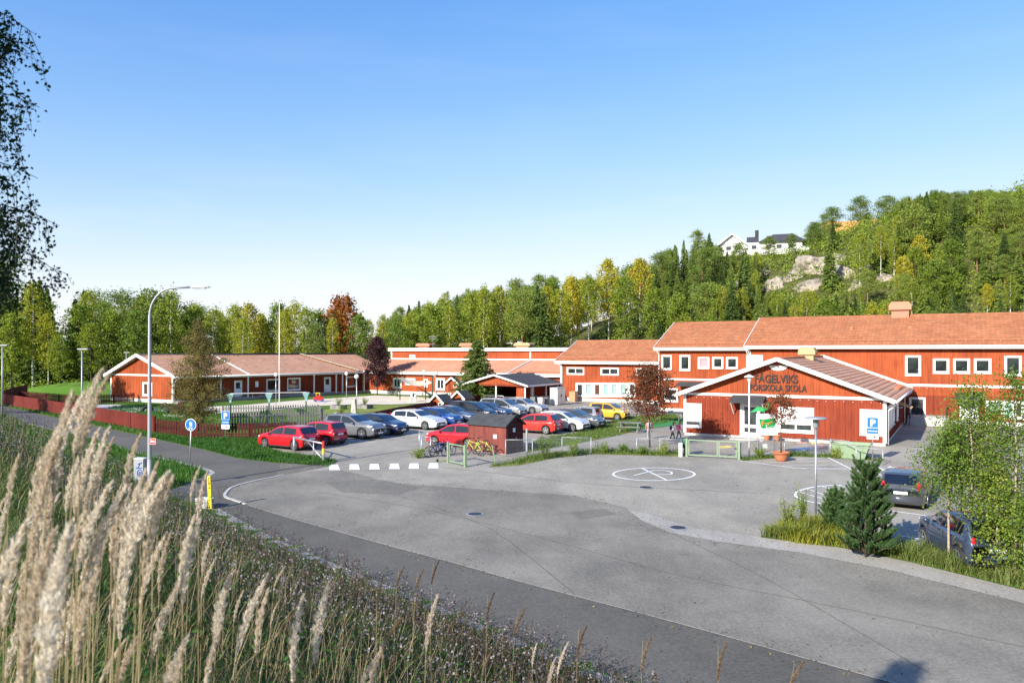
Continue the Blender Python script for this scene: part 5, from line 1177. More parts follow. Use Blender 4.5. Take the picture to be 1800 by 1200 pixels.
# ------------------------------------------------------------------ lamps and signs
def pole(r, x, y, z0, z1, rad, mat, name='pole'): return MB().tube([(x, y, z0), (x, y, z1)], rad, 10).build(name, mat, r, True)
q = P(263, 856); r = empty('street_lamp', 'tall curved-arm grey street lamp by the footpath', 'lamp', q)
zt = 9.15 - q.z; arm = [(0, 0, -.2), (0, 0, 1.2), (0, 0, zt - 1.35)] + [(1.1 - 1.1 * math.cos(k / 8 * math.pi / 2), 0, zt - 1.35 + 1.3 * math.sin(k / 8 * math.pi / 2)) for k in range(1, 9)] + [(2.0, 0, zt + .0)]
MB().tube(arm, [.10, .10, .065] + [.045] * 9, 12).build('pole', 'lamp_grey', r, True)
MB().tube([(0, 0, -.2), (0, 0, 1.3)], .108, 12).build('base_sleeve', 'lamp_grey', r, True)
hd = MB().prism([(1.95, .06), (2.1, .12), (2.45, .10), (2.78, .01), (2.78, -.02), (1.95, -.06)], -.14, .14, 0, Matrix.Translation((0, 0, zt))).build('lamp_head', 'lamp_grey', r); MB().box(2.1, 2.6, -.11, .11, -.075, -.045, 0, Matrix.Translation((0, 0, zt))).build('lens', 'lamp_glass', hd)
sg = MB().box(.06, .34, -.16, -.14, 0, .30).build('number_sign', 'red_paint', r); sg.location = (.02, 0, 2.0)
MB().box(.075, .325, -.1625, -.1605, .015, .03).box(.075, .325, -.1625, -.1605, .27, .285).box(.075, .09, -.1625, -.1605, .03, .27).box(.31, .325, -.1625, -.1605, .03, .27).build('rim', 'white_board', sg)
MB().prism([(.12, .12), (.17, .10), (.19, .14), (.23, .09), (.28, .11), (.27, .18), (.22, .2), (.19, .17), (.16, .21), (.13, .2)], -.1635, -.1605).build('mark', 'white_board', sg)
def post_lamp(u, v, h, label, mat='lamp_grey', head='flat'):
    q = P(u, v); r = empty('post_lamp', label, 'lamp', q, 0, 'post lamps')
    if head == 'flat':
        MB().tube([(0, 0, -.1), (0, 0, h)], [.07, .05], 10).build('pole', mat, r, True); MB().box(-.28, .5, -.16, .16, h - .03, h + .07).build('lamp_head', mat, r)
    elif head == 'globe':
        MB().tube([(0, 0, -.1), (0, 0, h - .3)], .04, 8).build('pole', 'galv', r, True); MB().ball((0, 0, h - .12), .22, 14).build('globe', 'lamp_glass', r, True)
    elif head == 'disc':
        MB().tube([(0, 0, -.1), (0, 0, h - .55)], [.045, .04], 10).build('pole', 'galv', r, True); MB().lathe([(.07, 0), (.11, .04), (.11, .30), (.13, .33)], 16, (0, 0, h - .56)).build('lamp_body', 'lamp_grey', r, True)
        MB().lathe([(.13, 0), (.40, .02), (.42, .05), (.36, .09), (.05, .11)], 24, (0, 0, h - .22)).build('lamp_cap', 'lamp_grey', r, True)
    else:
        MB().tube([(0, 0, -.1), (0, 0, h - .5)], [.045, .04], 10).build('pole', 'white_wood', r, True); MB().lathe([(.05, 0), (.09, .03), (.13, .26)], 14, (0, 0, h - .52)).build('lamp_body', 'white_wood', r, True); MB().lathe([(.13, 0), (.30, .0), (.28, .05), (.12, .12), (.03, .17)], 18, (0, 0, h - .25)).build('lamp_cap', 'white_wood', r, True)
    return r
post_lamp(144, 758, 6.3, 'grey post lamp with flat head before the forest, right of the birch'); post_lamp(4, 732, 6.3, 'grey post lamp with flat head at the left edge')
post_lamp(222, 689, 5.5, 'thin post lamp behind the left gable'); post_lamp(393, 679, 6.2, 'thin post lamp behind the wing roof')
post_lamp(1317, 803, 4.95, 'white post lamp with round cap before the entrance door', head='cap'); post_lamp(1434, 920, 4.25, 'grey post lamp with wide disc cap by the planting strip', head='disc')
post_lamp(485, 712, 3.6, 'globe lamp beside the flagpole', head='globe'); post_lamp(609, 702, 3.4, 'globe lamp before the wing corner', head='globe'); post_lamp(627, 733, 3.9, 'globe lamp on the playground lawn', head='globe'); post_lamp(745, 700, 3.6, 'globe lamp before the long block', head='globe'); post_lamp(766, 719, 3.9, 'globe lamp by the small playhouse', head='globe')
q = P(491, 715); r = empty('flagpole', 'tall white flagpole in front of the low wing', 'flagpole', q); MB().tube([(0, 0, -.1), (0, 0, 11.6)], [.065, .035], 12).build('pole', 'white_board', r, True); MB().ball((0, 0, 11.68), .1, 10).build('finial', 'ochre_metal', r, True)
def sign_post(u, v, h, label, cat='sign', mat='galv', rz=0.0, lean=0.0, name='road_sign'):
    q = P(u, v); r = empty(name, label, cat, q, rz); MB().tube([(0, 0, -.1), (lean, 0, h)], .032, 8).build('pole', mat, r, True); return r
r = sign_post(333, 822, 2.55, 'round blue pedestrian and cycle sign on a grey pole', rz=R(-12), lean=.12)
d_ = MB().tube([(.12, -.05, 2.35), (.12, -.065, 2.35)], .33, 28).build('sign_rim', 'white_board', r); d2 = MB().tube([(.12, -.0655, 2.35), (.12, -.075, 2.35)], .30, 28).build('sign_face', 'blue_sign', r)
mb = MB()
for x, s_ in ((.10, 1.0), (.19, .75)): mb.ball((x, -.078, 2.50 - (1 - s_) * .1), (.028 * s_, .003, .028 * s_), 8).prism([(x - .035 * s_, 2.36), (x + .035 * s_, 2.36), (x + .03 * s_, 2.47 - (1 - s_) * .1), (x - .03 * s_, 2.47 - (1 - s_) * .1)], -.081, -.0755).prism([(x - .03, 2.26), (x - .005, 2.26), (x, 2.36), (x - .02, 2.36)], -.081, -.0755).prism([(x + .005, 2.26), (x + .03, 2.26), (x + .02, 2.36), (x, 2.36)], -.081, -.0755)
for x in (.05, .19): mb.tube([(x, -.0755, 2.16), (x, -.081, 2.16)], .045, 12)
mb.beam((.05, -.079, 2.16), (.12, -.079, 2.20), .015).beam((.12, -.079, 2.20), (.19, -.079, 2.16), .015); mb.build('pictogram', 'white_board', r, kind='stuff')
def parking_sign(u, v, h, label, rz=0.0):
    r = sign_post(u, v, h, label, rz=rz)
    MB().box(-.30, .30, -.055, -.035, h - .60, h).build('sign_rim', 'white_board', r); f = MB().box(-.28, .28, -.062, -.056, h - .58, h - .02).build('sign_face', 'blue_sign', r)
    o = link('letter', text_mesh('P', .52, .004, 'white_board', bold=.02), f); o.location = (0, -.066, h - .50)
    MB().box(-.30, .30, -.055, -.035, h - .93, h - .61).build('lower_plate', 'blue_sign', r); MB().box(-.24, .24, -.06, -.0555, h - .80, h - .76).build('plate_text', 'white_board', r)
    f = MB().box(-.30, .30, -.055, -.035, h - 1.25, h - .94).build('arrow_plate', 'white_board', r); MB().prism([(-.16, h - 1.12), (.08, h - 1.12), (.08, h - 1.17), (.2, h - 1.095), (.08, h - 1.02), (.08, h - 1.07), (-.16, h - 1.07)], -.062, -.0555).build('arrow', 'black', f)
parking_sign(397, 771, 1.95, 'blue parking sign in front of the dark red picket fence', R(-10)); parking_sign(1534, 812, 2.55, 'blue parking sign before the entrance block corner', R(-28))
# school sign board
a, b = P(1333, 806), P(1360, 805); an = math.atan2(b.y - a.y, b.x - a.x); L = (b - a).length; r = empty('school_sign_board', 'white board with a green emblem on two posts by the entrance', 'sign', a, an)
for x in (0, L): MB().tube([(x, .05, -.1), (x, .05, 2.3)], .03, 8).build('post', 'galv', r)
z0, z1 = 1.35, 2.62; c = L / 2 + .06; hw = .68; bd = MB().box(c - hw, c + hw, -.03, .015, z0, z1).build('board', 'white_board', r)
MB().prism([(c - .52, z1 - .30), (c - .25, z1 - .33), (c + .52, z1 - .26), (c + .53, z1 - .62), (c + .42, z1 - .82), (c - .3, z1 - .86), (c - .40, z1 - .8)], -.037, -.0305).build('emblem', 'sign_green', bd)
sc = MB(); sc.tube([(c - .30, -.041, z1 - .70), (c - .34, -.041, z1 - .45), (c - .22, -.041, z1 - .40)], .025, 6).tube([(c - .34, -.041, z1 - .55), (c - .2, -.041, z1 - .55), (c - .02, -.041, z1 - .58), (c + .12, -.041, z1 - .55), (c + .3, -.041, z1 - .50)], .022, 6).tube([(c + .08, -.041, z1 - .55), (c + .04, -.041, z1 - .68)], .018, 6); sc.build('script', 'sign_orange', bd)
MB().beam((c - .08, -.04, z1 - .64), (c - .03, -.04, z1 - .84), .03).beam((c + .02, -.04, z1 - .82), (c + .40, -.04, z1 - .74), .08, .012).build('white_script', 'white_board', bd)
MB().box(c - .32, c + .32, -.033, -.0305, z1 - .13, z1 - .09).build('text_line', 'grey_cloth', bd); MB().box(c - .15, c + .15, -.033, -.0305, z1 - .20, z1 - .17).build('text_line', 'grey_cloth', bd); MB().box(c - .5, c + .5, -.033, -.0305, z0 + .18, z0 + .20).build('text_line', 'grey_cloth', bd)
MB().box(c - .35, c - .08, -.16, -.14, .62, .86).build('small_notice', 'white_board', r)
# banner flag by the door, white cones on the gable, pots
x, y = st2w(5.55, -.5); r = empty('green_banner', 'green flag hung beside the entrance door', 'flag', (x, y, 1.9), ROT); MB().add([(-.7, -.1, .0), (-.2, -.15, .42), (.25, -.1, .5), (.55, .0, .75), (.6, .05, .3), (.2, -.1, .1), (-.15, -.2, .12)], [(0, 6, 1), (1, 6, 5, 2), (2, 5, 4, 3)]).build('cloth', 'sign_green', r); MB().tube([(.6, .45, .2), (.5, .05, .8)], .02, 6).build('staff', 'white_wood', r)
def pot(u, v, rad, h, label, flowers=True, loc=None):
    q = loc or P(u, v, .04); r = empty('flower_pot', label, 'flower pot', q, 0, 'terracotta pots')
    MB().lathe([(rad * .55, 0), (rad * .62, .03), (rad * .72, h * .3), (rad * .86, h * .62), (rad * .95, h * .85), (rad * 1.04, h * .86), (rad * 1.05, h), (rad * .92, h), (rad * .9, h * .86), (0.01, h * .85)], 22).build('pot', 'terracotta', r, True)
    MB().lathe([(rad * .89, h * .87), (rad * .4, h * .9), (.01, h * .95)], 16).build('soil', 'soil', r)
    return r
pot(1373, 811, .46, .52, 'big terracotta pot holding the rust-leaved tree')
pot(1349, 773, .24, .45, 'terracotta pot right of the entrance door', loc=Vector((*st2w(6.0, -.6), .04))); pot(1362, 773, .22, .42, 'orange pot under the school sign', loc=Vector((*st2w(6.7, -.7), .04)))
# white bollard and dark litter bin
q = P(1196, 803, .03); r = empty('white_bollard', 'white square bollard left of the double gate', 'bollard', q); MB().box(-.09, .09, -.09, .09, 0, .78).build('post', 'white_board', r); MB().box(-.10, .10, -.10, .10, .781, .81).build('cap', 'white_wood', r)
q = P(1204, 801, .03); r = empty('litter_bin', 'dark green litter bin on a post at the double gate', 'bin', q); MB().lathe([(.15, .45), (.2, .5), (.22, 1.0), (.18, 1.05)], 14).build('body', 'dark_green', r, True); MB().tube([(0, .05, -.1), (0, .05, .6)], .045, 8).build('post', 'dark_metal', r)
# green skip
q = P(1476, 806, .03); r = empty('green_container', 'pale green open container by the rail fence', 'container', q, ROT); mb = MB(); 
MB().add([(-.1, 0, 0), (1.3, 0, 0), (1.3, 1.0, 0), (-.1, 1.0, 0), (-.5, -.1, .85), (1.6, -.1, .85), (1.6, 1.1, .85), (-.5, 1.1, .85)], [(0, 1, 5, 4), (1, 2, 6, 5), (2, 3, 7, 6), (3, 0, 4, 7), (0, 3, 2, 1)]).build('body', 'green_metal', r)
MB().beam((-.52, -.13, .85), (1.62, -.13, .85), .06).beam((1.62, -.1, .85), (1.62, 1.1, .85), .06).beam((-.52, 1.13, .85), (1.62, 1.13, .85), .06).beam((-.52, -.1, .85), (-.52, 1.1, .85), .06).build('rim', 'green_metal', r); MB().box(-.3, 1.5, .1, .9, .5, .55).build('contents', 'soil', r)
# barrier at the car park
a, b = P(517, 797), P(567, 812); an = math.atan2(b.y - a.y, b.x - a.x); L = (b - a).length; r = empty('road_barrier', 'galvanised swing barrier with red and yellow end post', 'barrier', a, an)
MB().tube([(0, 0, -.1), (0, 0, 1.05)], .07, 10).build('post', 'galv', r, True); MB().tube([(0, 0, .98), (L, 0, .98)], .05, 10).build('bar', 'galv', r, True); MB().tube([(L * .45, 0, .98), (L - .1, 0, .15)], .035, 8).build('brace', 'galv', r, True); MB().tube([(L * .7, 0, -.1), (L * .7, 0, .94)], .04, 8).build('stay', 'galv', r, True)
MB().tube([(L + .1, 0, -.1), (L + .1, 0, .4)], .075, 10).build('end_post', 'galv', r); MB().tube([(L + .1, 0, .4), (L + .1, 0, .72)], .078, 10).build('yellow_band', 'yellow', r); MB().tube([(L + .1, 0, .72), (L + .1, 0, 1.12)], .078, 10).build('red_band', 'red_paint', r)
# utility cabinet, marker post, concrete block
q = P(247, 852); r = empty('utility_cabinet', 'slim grey utility cabinet with blue graffiti beside the street lamp', 'cabinet', q, R(-15))
bd = MB().box(-.26, .26, -.14, .14, -.1, 1.22).build('body', 'lamp_grey', r); MB().box(-.28, .28, -.16, .16, 1.221, 1.27).build('lid', 'white_board', r)
gf = MB()
for pts in ([(-.02, 1.0), (.2, 1.06)], [(.1, 1.05), (.02, .86), (-.1, .80), (.2, .82)], [(.08 + .14 * math.cos(k * .7), .58 + .16 * math.sin(k * .7)) for k in range(10)], [(.08 + .05 * math.cos(k * .9), .58 + .06 * math.sin(k * .9)) for k in range(8)], [(.2, .38), (-.02, .2), (.14, .16), (-.1, .02)]): gf.tube([(x, -.145, z) for x, z in pts], .022, 6)
gf.build('graffiti', 'plastic_blue', r)
q = P(226, 848); MB().tube([(0, 0, -.1), (0, 0, 1.3)], .04, 8).lathe([(.04, 1.3), (.05, 1.31), (.02, 1.35)], 8).build('marker_stake', 'lamp_grey', loc=q, label='thin grey stake left of the utility cabinet', cat='stake')
q = P(370, 896); r = empty('marker_post', 'yellow marker post with black lettering by the kerb', 'marker post', q, R(-5)); bd = MB().box(-.07, .07, -.03, .03, -.1, 1.42).build('post', 'yellow', r); r.rotation_euler.y = R(-3)
lt = MB()
for k_, (w_, h_) in enumerate(((.07, .035), (.05, .05), (.045, .06), (.065, .07), (.04, .05), (.075, .045))): lt.box(-w_ / 2 + .01, w_ / 2 + .01, -.0335, -.0305, 1.33 - k_ * .085, 1.33 - k_ * .085 + h_)
lt.build('lettering', 'black', bd, kind='stuff')
q = P(360, 893); r = empty('concrete_block', 'grey concrete block at the foot of the yellow marker post', 'block', q, R(-20)); MB().box(-.32, .30, -.2, .2, -.05, .4).build('block', 'concrete', r); MB().box(-.33, .31, -.21, .21, .401, .43).build('cap', 'white_wood', r)

# ------------------------------------------------------------------ bicycles
def bicycle(u, v, rz, frame, label, lean=6):
    q = P(u, v, .044); r = empty('bicycle', label, 'bicycle', q, rz, 'bicycles by the gate'); r.rotation_euler = (R(lean), 0, rz); wr_ = .33
    for x in (-.52, .52):
        t = MB(); n = 22; t.tube([(x + wr_ * math.cos(2 * math.pi * k / n), 0, wr_ + wr_ * math.sin(2 * math.pi * k / n)) for k in range(n + 1)], .026, 6, cap=False)
        wh = t.build('wheel', 'rubber', r, True); sp = MB()
        for k in range(8): a = math.pi * k / 8; sp.tube([(x - wr_ * math.cos(a), 0, wr_ - wr_ * math.sin(a)), (x + wr_ * math.cos(a), 0, wr_ + wr_ * math.sin(a))], .004, 3)
        sp.build('spokes', 'chrome', wh, kind='stuff')
    bb, st_, hd = (-.08, 0, .30), (-.2, 0, .78), (.36, 0, .82); fr = MB()
    for a, b in ((bb, st_), (bb, (.38, 0, .70)), ((-.18, 0, .70), hd), (bb, (-.52, 0, wr_)), ((-.19, 0, .72), (-.52, 0, wr_)), ((.34, 0, .90), (.52, 0, wr_))): fr.tube([a, b], .028, 6)
    fr.build('frame', frame, r, True); MB().ball((-.22, 0, .86), (.15, .07, .04), 8).build('saddle', 'black', r, True); MB().tube([(.2, .27, 1.0), (.33, .1, 1.0), (.33, -.1, 1.0), (.2, -.27, 1.0)], .018, 6).tube([(.34, 0, .88), (.33, 0, 1.0)], .02, 6).build('handlebar', 'black', r, True); MB().tube([(-.08, -.08, .3), (-.08, .08, .3)], .09, 12).build('crank', 'dark_metal', r)
bicycle(832, 801, R(150), 'plastic_lime', 'lime bicycle with dark child seat beside the small gate', 8); bicycle(851, 800, R(155), 'plastic_lime', 'lime bicycle against the utility shed', -6)
bicycle(770, 804, R(20), 'black', 'black bicycle left of the small gate'); bicycle(778, 802, R(25), 'plastic_blue', 'blue bicycle behind the black one', -4)
q = P(780, 812, .044); r = empty('kick_scooter', 'pale yellow kick scooter left of the small gate', 'scooter', q, R(30)); MB().box(-.35, .2, -.05, .05, .08, .11).build('deck', 'plastic_lime', r); MB().tube([(.3, 0, .08), (.22, 0, .85)], .02, 6).tube([(.22, -.18, .85), (.22, .18, .85)], .016, 6).build('handlebar', 'ochre_metal', r)
for x in (-.38, .31): MB().tube([(x, -.02, .08), (x, .02, .08)], .08, 14).build('wheel', 'rubber', r)

# ------------------------------------------------------------------ playground
def funnel(u, v, label):
    q = P(u, v); r = empty('funnel_post', label, 'post', q, R(-35), 'funnel posts'); MB().tube([(0, 0, -.1), (0, 0, 1.7)], .06, 8).build('pole', 'dark_green', r); MB().lathe([(.08, 1.5), (.14, 1.75), (.45, 2.3), (.42, 2.3), (.1, 1.72)], 4).build('funnel', 'teal', r); return q
F3 = [funnel(405, 737, 'left teal funnel post above the grey playground fence'), funnel(473, 736, 'middle teal funnel post above the grey playground fence'), funnel(538, 733, 'right teal funnel post above the grey playground fence')]
MB().beam(F3[0] + Vector((0, 0, 2.33)), F3[2] + Vector((0, 0, 2.33)), .10, .05).build('funnel_beam', 'white_wood', label='pale beam joining the three teal funnel posts', cat='beam')
def tyre(u, v, label, sc=1.0, rz=0.0):
    q = P(u, v); n = 20; t = MB().tube([(.42 * math.cos(math.pi * k / n), 0, .42 * math.sin(math.pi * k / n) - .02) for k in range(n + 1)], .14, 10); o = t.build('buried_tyre', 'rubber', None, True, label=label, cat='tyre', group='half-buried tyres', loc=q, rz=rz); o.scale = (sc,) * 3
tyre(290, 719, 'half-buried tyre nearest the gable window', 1.3, R(-20)); tyre(306, 726, 'half-buried tyre beside the dark post', 1.5, R(10)); tyre(259, 723, 'half-buried tyre behind the street lamp', 1.2, R(40))
q = P(318, 724); MB().box(-.35, .35, -.06, .06, -.1, 1.0).box(-.3, .3, -.08, -.06, .1, .9).build('dark_board', 'shed_door', loc=q, rz=R(-20), label='dark upright board beside the tyres', cat='board')
def planter(u, v, label):
    q = P(u, v); r = empty('planter_box', label, 'planter', q, ROT, 'playground planters'); 
    for z in (0, .22): MB().box(-.75, .75, -.5, .5, z, z + .21).build('course', 'grey_wood', r)
    MB().box(-.68, .68, -.44, .44, .431, .45).build('soil', 'soil', r); return q
PL = [planter(595, 719, 'grey planter box left of the standing stone'), planter(641, 718, 'grey planter box right of the standing stone')]
q = P(622, 726); MB().add([(-.3, -.1, -.1), (.3, -.12, -.1), (.34, .15, -.1), (-.28, .14, -.1), (-.22, -.06, 1.25), (.16, -.08, 1.42), (.2, .1, 1.4), (-.2, .1, 1.2)], [(0, 1, 5, 4), (1, 2, 6, 5), (2, 3, 7, 6), (3, 0, 4, 7), (4, 5, 6, 7)]).build('standing_stone', 'stone', loc=q, rz=R(-20), label='grey standing stone between the planters', cat='stone')
for i, (u, v, s_) in enumerate(((592, 728, .35), (597, 729, .28), (604, 729.5, .3))): 
    q = P(u, v); o = MB().ball((0, 0, .1), (.9, .7, .55), 9).build('boulder', 'stone', loc=q, rz=i, label='small pale boulder in the row on the lawn', cat='stone', group='pale boulders on the lawn'); o.scale = (s_,) * 3
# shade sail on four posts
SP = [P(703, 703), P(698, 697), P(748, 703), P(760, 706)]
for i, (q, h) in enumerate(zip(SP, (2.6, 2.7, 2.5, 3.1))): MB().tube([(0, 0, -.1), (0, 0, h)], .075, 8).lathe([(.075, h), (.09, h + .01), (.02, h + .05)], 8).build('sail_post', 'dark_green', loc=q, label='dark green post of the shade sail', cat='post', group='shade sail posts')
a, b, c, d = SP[0] + Vector((0, 0, 2.5)), SP[1] + Vector((.3, 2, 2.6)), SP[2] + Vector((0, 2.0, 2.45)), SP[3] + Vector((0, 0, 2.3)); n = 8; vs_ = []
for i in range(n + 1):
    for j in range(n + 1):
        u_, v_ = i / n, j / n; p = a.lerp(d, u_).lerp(b.lerp(c, u_), v_); p.z -= .55 * 4 * u_ * (1 - u_) * (1 - .4 * v_); vs_.append(p)
sl_ = MB().add(vs_, [(i * (n + 1) + j, i * (n + 1) + j + 1, (i + 1) * (n + 1) + j + 1, (i + 1) * (n + 1) + j) for i in range(n) for j in range(n)]).build('shade_sail', 'cloth_tan', None, True, label='tan shade sail hung between green posts', cat='shade sail')
def table(u, v, label, rz, mat='grey_wood', name='picnic_table', sc=1.0):
    q = P(u, v, .05); r = empty(name, label, 'picnic table', q, rz, None, sc)
    for y in (-.26, 0, .26): MB().box(-.9, .9, y - .12, y + .12, .70, .745).build('top_plank', mat, r)
    for y in (-.72, .72): MB().box(-.9, .9, y - .13, y + .13, .42, .46).build('bench_plank', mat, r)
    for x in (-.65, .65): MB().beam((x, -.8, 0), (x, -.25, .69), .07).beam((x, .8, 0), (x, .25, .69), .07).beam((x + .075, -.8, .38), (x + .075, .8, .38), .06).build('leg_frame', mat, r)
table(1108, 760, 'weathered picnic table on the dry grass', ROT + R(10)); table(712, 727, 'small dark picnic table on the playground lawn', ROT, 'bin_grey', 'play_bench', .85)
q = P(1178, 741, .06); r = empty('table_tennis_table', 'green table tennis table on the artificial turf', 'table', q, ROT)
MB().box(-1.37, 1.37, -.76, .76, .72, .76).build('top', 'dark_green', r); MB().box(-.01, .01, -.8, .8, .761, .9).build('net', 'white_board', r)
for x in (-1, 1): MB().beam((x, -.6, 0), (x * .9, -.5, .72), .06).build('leg', 'galv', r); MB().beam((x, .6, 0), (x * .9, .5, .72), .06).build('leg', 'galv', r)
q = P(726, 706, .03); r = empty('play_animal', 'black and white wooden play animal on the sand', 'play figure', q, R(-30)); MB().ball((0, 0, .75), (.55, .25, .28), 12).build('body', 'white_board', r, True); MB().ball((.15, -.05, .78), (.25, .23, .26), 10).ball((-.32, -.04, .72), (.16, .235, .2), 10).build('patch', 'black', r, True); MB().ball((.62, 0, 1.0), (.2, .14, .17), 10).build('head', 'white_board', r, True)
for x in (-.35, .35):
    for y in (-.15, .15): MB().tube([(x, y, 0), (x, y, .62)], .055, 6).build('leg', 'white_board', r)
q = P(560, 706, .03); r = empty('toy_car', 'red and yellow toy ride-on car on the sand', 'toy', q, R(20)); MB().box(-.6, .6, -.35, .35, .15, .55).box(-.3, .2, -.3, .3, .551, .75).build('body', 'red_paint', r); MB().box(-.35, .15, -.32, .32, 1.0, 1.08).box(-.33, -.28, -.3, -.25, .751, 1.0).box(.08, .13, -.3, -.25, .751, 1.0).build('canopy', 'yellow', r)
for x in (-.4, .4): MB().tube([(x, -.4, .15), (x, .4, .15)], .15, 12).build('wheel', 'plastic_blue', r)
def bike_rack(u, v, label):
    q = P(u, v, .04); r = empty('tube_rail', label, 'rail', q, ROT); MB().tube([(-2.4, 0, 0), (-2.4, 0, 1.1), (0, 0, 1.1), (0, 0, 0)], .035, 8).build('frame', 'galv', r, True); MB().tube([(0.05, 0, 0), (0.05, 0, 1.0), (2.4, .2, 1.0), (2.4, .2, 0)], .035, 8).build('frame', 'galv', r, True)
bike_rack(885, 714, 'galvanised tube rail behind the silver cars')

# ------------------------------------------------------------------ people (children, about 25 pixels tall)
def person(u, v, h, label, top, legs, pose, rz, pack=None, hairm='hair', loc=None):
    q = loc or P(u, v, .036); r = empty('person', label, 'person', q, rz, None, h / 1.3)
    ln = pose.get('lean', 0); J, bm_ = BODIES[label]
    b = link('body', bm_, r)
    hd = MB().ball((ln + .03, 0, 1.20), (.085, .075, .105), 14); hd.ball((ln + .115, 0, 1.19), (.018, .014, .02), 6).ball((ln + .03, .075, 1.19), (.02, .012, .028), 6).ball((ln + .03, -.075, 1.19), (.02, .012, .028), 6); h_ = hd.build('head', 'skin', r, True)
    ey = MB().ball((ln + .105, .03, 1.21), (.012, .012, .009), 6).ball((ln + .105, -.03, 1.21), (.012, .012, .009), 6); ey.build('eyes', 'black', h_); MB().box(ln + .10, ln + .113, -.022, .022, 1.145, 1.153).build('mouth', 'pink', h_)
    MB().ball((ln + .005, 0, 1.225), (.092, .085, .10), 12).ball((ln - .06, 0, 1.13), (.04, .06, .11), 8).build('hair', hairm, r, True)
    for s_ in (1, -1):
        hh = Vector(J['lha' if s_ > 0 else 'rha']); m = MB().ball(hh - Vector((0, 0, .03)), (.022, .012, .032), 6)
        for k in range(4): m.tube([hh + Vector(((k - 1.5) * .011, 0, -.05)), hh + Vector(((k - 1.5) * .012 + .006, -s_ * .006, -.095 + abs(k - 1.4) * .008))], .0055, 5)
        m.tube([hh + Vector((.018, 0, -.025)), hh + Vector((.034, 0, -.055))], .006, 5); m.build('hand', 'skin', r, True)
    if pack: MB().ball((ln * .6 - .16, 0, .88), (.10, .15, .18), 10).build('backpack', pack, r, True)
    return r
person(1182, 775, 1.28, 'child with a pale and navy backpack walking by the school corner', 'pale_cloth', 'navy', dict(lstep=.16, rstep=-.18, lean=.10, la=.05, ra=-.05), R(-10), 'navy')
person(1193, 774, 1.32, 'child in a pink jacket walking beside the school corner', 'pink', 'denim', dict(lstep=-.15, rstep=.15, lean=.08, la=-.05, ra=.05), R(-5), 'pink')
person(1141, 772, 1.45, 'person in a dark pink top standing behind the maple trunk', 'pink', 'grey_cloth', dict(lstep=.04, rstep=-.04), R(80), 'grey_cloth')
# ------------------------------------------------------------------ vegetation
def unit(n): v = rng.normal(size=(n, 3)); return v / np.linalg.norm(v, axis=1, keepdims=True)
def rhombi(c, L, W, d=None):
    """leaf-sized rhombic faces: centres c, length L, width W, direction d (random if None)"""
    n = len(c); d = unit(n) if d is None else d / (np.linalg.norm(d, axis=1, keepdims=True) + 1e-9)
    b = np.cross(d, unit(n)); b /= np.linalg.norm(b, axis=1, keepdims=True) + 1e-9
    L = np.broadcast_to(L, (n,))[:, None] / 2; W = np.broadcast_to(W, (n,))[:, None] / 2
    V = np.stack([c - d * L, c + b * W, c + d * L, c - b * W], 1).reshape(-1, 3)
    return V, np.arange(n * 4).reshape(-1, 4)
def joinVF(lst):
    V, F, o = [], [], 0
    for v, f in lst: V.append(v); F.append(f + o); o += len(v)
    return np.concatenate(V), np.concatenate(F)
def trunk_pts(h, n=7, wob=.15):
    return [Vector((random.uniform(-wob, wob) * (k / n), random.uniform(-wob, wob) * (k / n), h * k / n)) for k in range(n + 1)]
def broadleaf(h, cr, z0, nb, per, leaf, droop=.0, bark='bark', mat='leaf_green', trunk_r=None, top_p=.7, spread=.22, low=.12, twig=True):
    tp = trunk_pts(h * .97, 8, h * .012); tr = trunk_r or h * .011
    mb = MB().tube(tp, [tr * (1 - .9 * k / 8) + .01 for k in range(9)], 8); C = []
    axis = lambda z: np.array(tp[min(8, max(0, int(round(z / (h * .97) * 8))))])
    for i in range(nb):
        f = ((i + .5) / nb) ** .92; z = z0 + (h * .95 - z0) * f; az = i * 2.399 + random.uniform(-.4, .4)
        env = math.sin(math.pi * (low + (.97 - low) * f)) ** top_p; ln = cr * env * random.uniform(.72, 1.12); up = random.uniform(.25, .75) * (1 - .3 * f)
        p0 = axis(z); p0 = np.array([p0[0], p0[1], z]); d = np.array([math.cos(az), math.sin(az), up]); d /= np.linalg.norm(d)
        pts = [p0 + d * ln * k / 4 + np.array([0, 0, -droop * ln * (k / 4) ** 2.2]) for k in range(5)]
        if twig: mb.tube([Vector(p) for p in pts], [tr * .35 * (1 - .85 * k / 4) * (1 - .5 * f) + .006 for k in range(5)], 5, 1)
        for k in range(3):
            q = random.uniform(.35, 1.05); j = min(3, int(q * 4)); c = pts[j] + (pts[j + 1] - pts[j]) * (q * 4 - j)
            n = int(per * random.uniform(.5, 1.3)); s_ = spread * cr * random.uniform(.6, 1.1)
            o = rng.normal(size=(n, 3)) * s_ * np.array([.62, .62, .55 + droop * .5]); o[:, 2] -= droop * np.abs(o[:, 0]) * .4; C.append(c + o)
    C = np.concatenate(C); C = C[C[:, 2] > z0 * .55]
    V, F = rhombi(C, leaf * rng.uniform(.7, 1.3, len(C)), leaf * .72)
    return mb.mesh('trunk', [bark, 'bark'], True), quads_mesh('crown', V, F, mat)
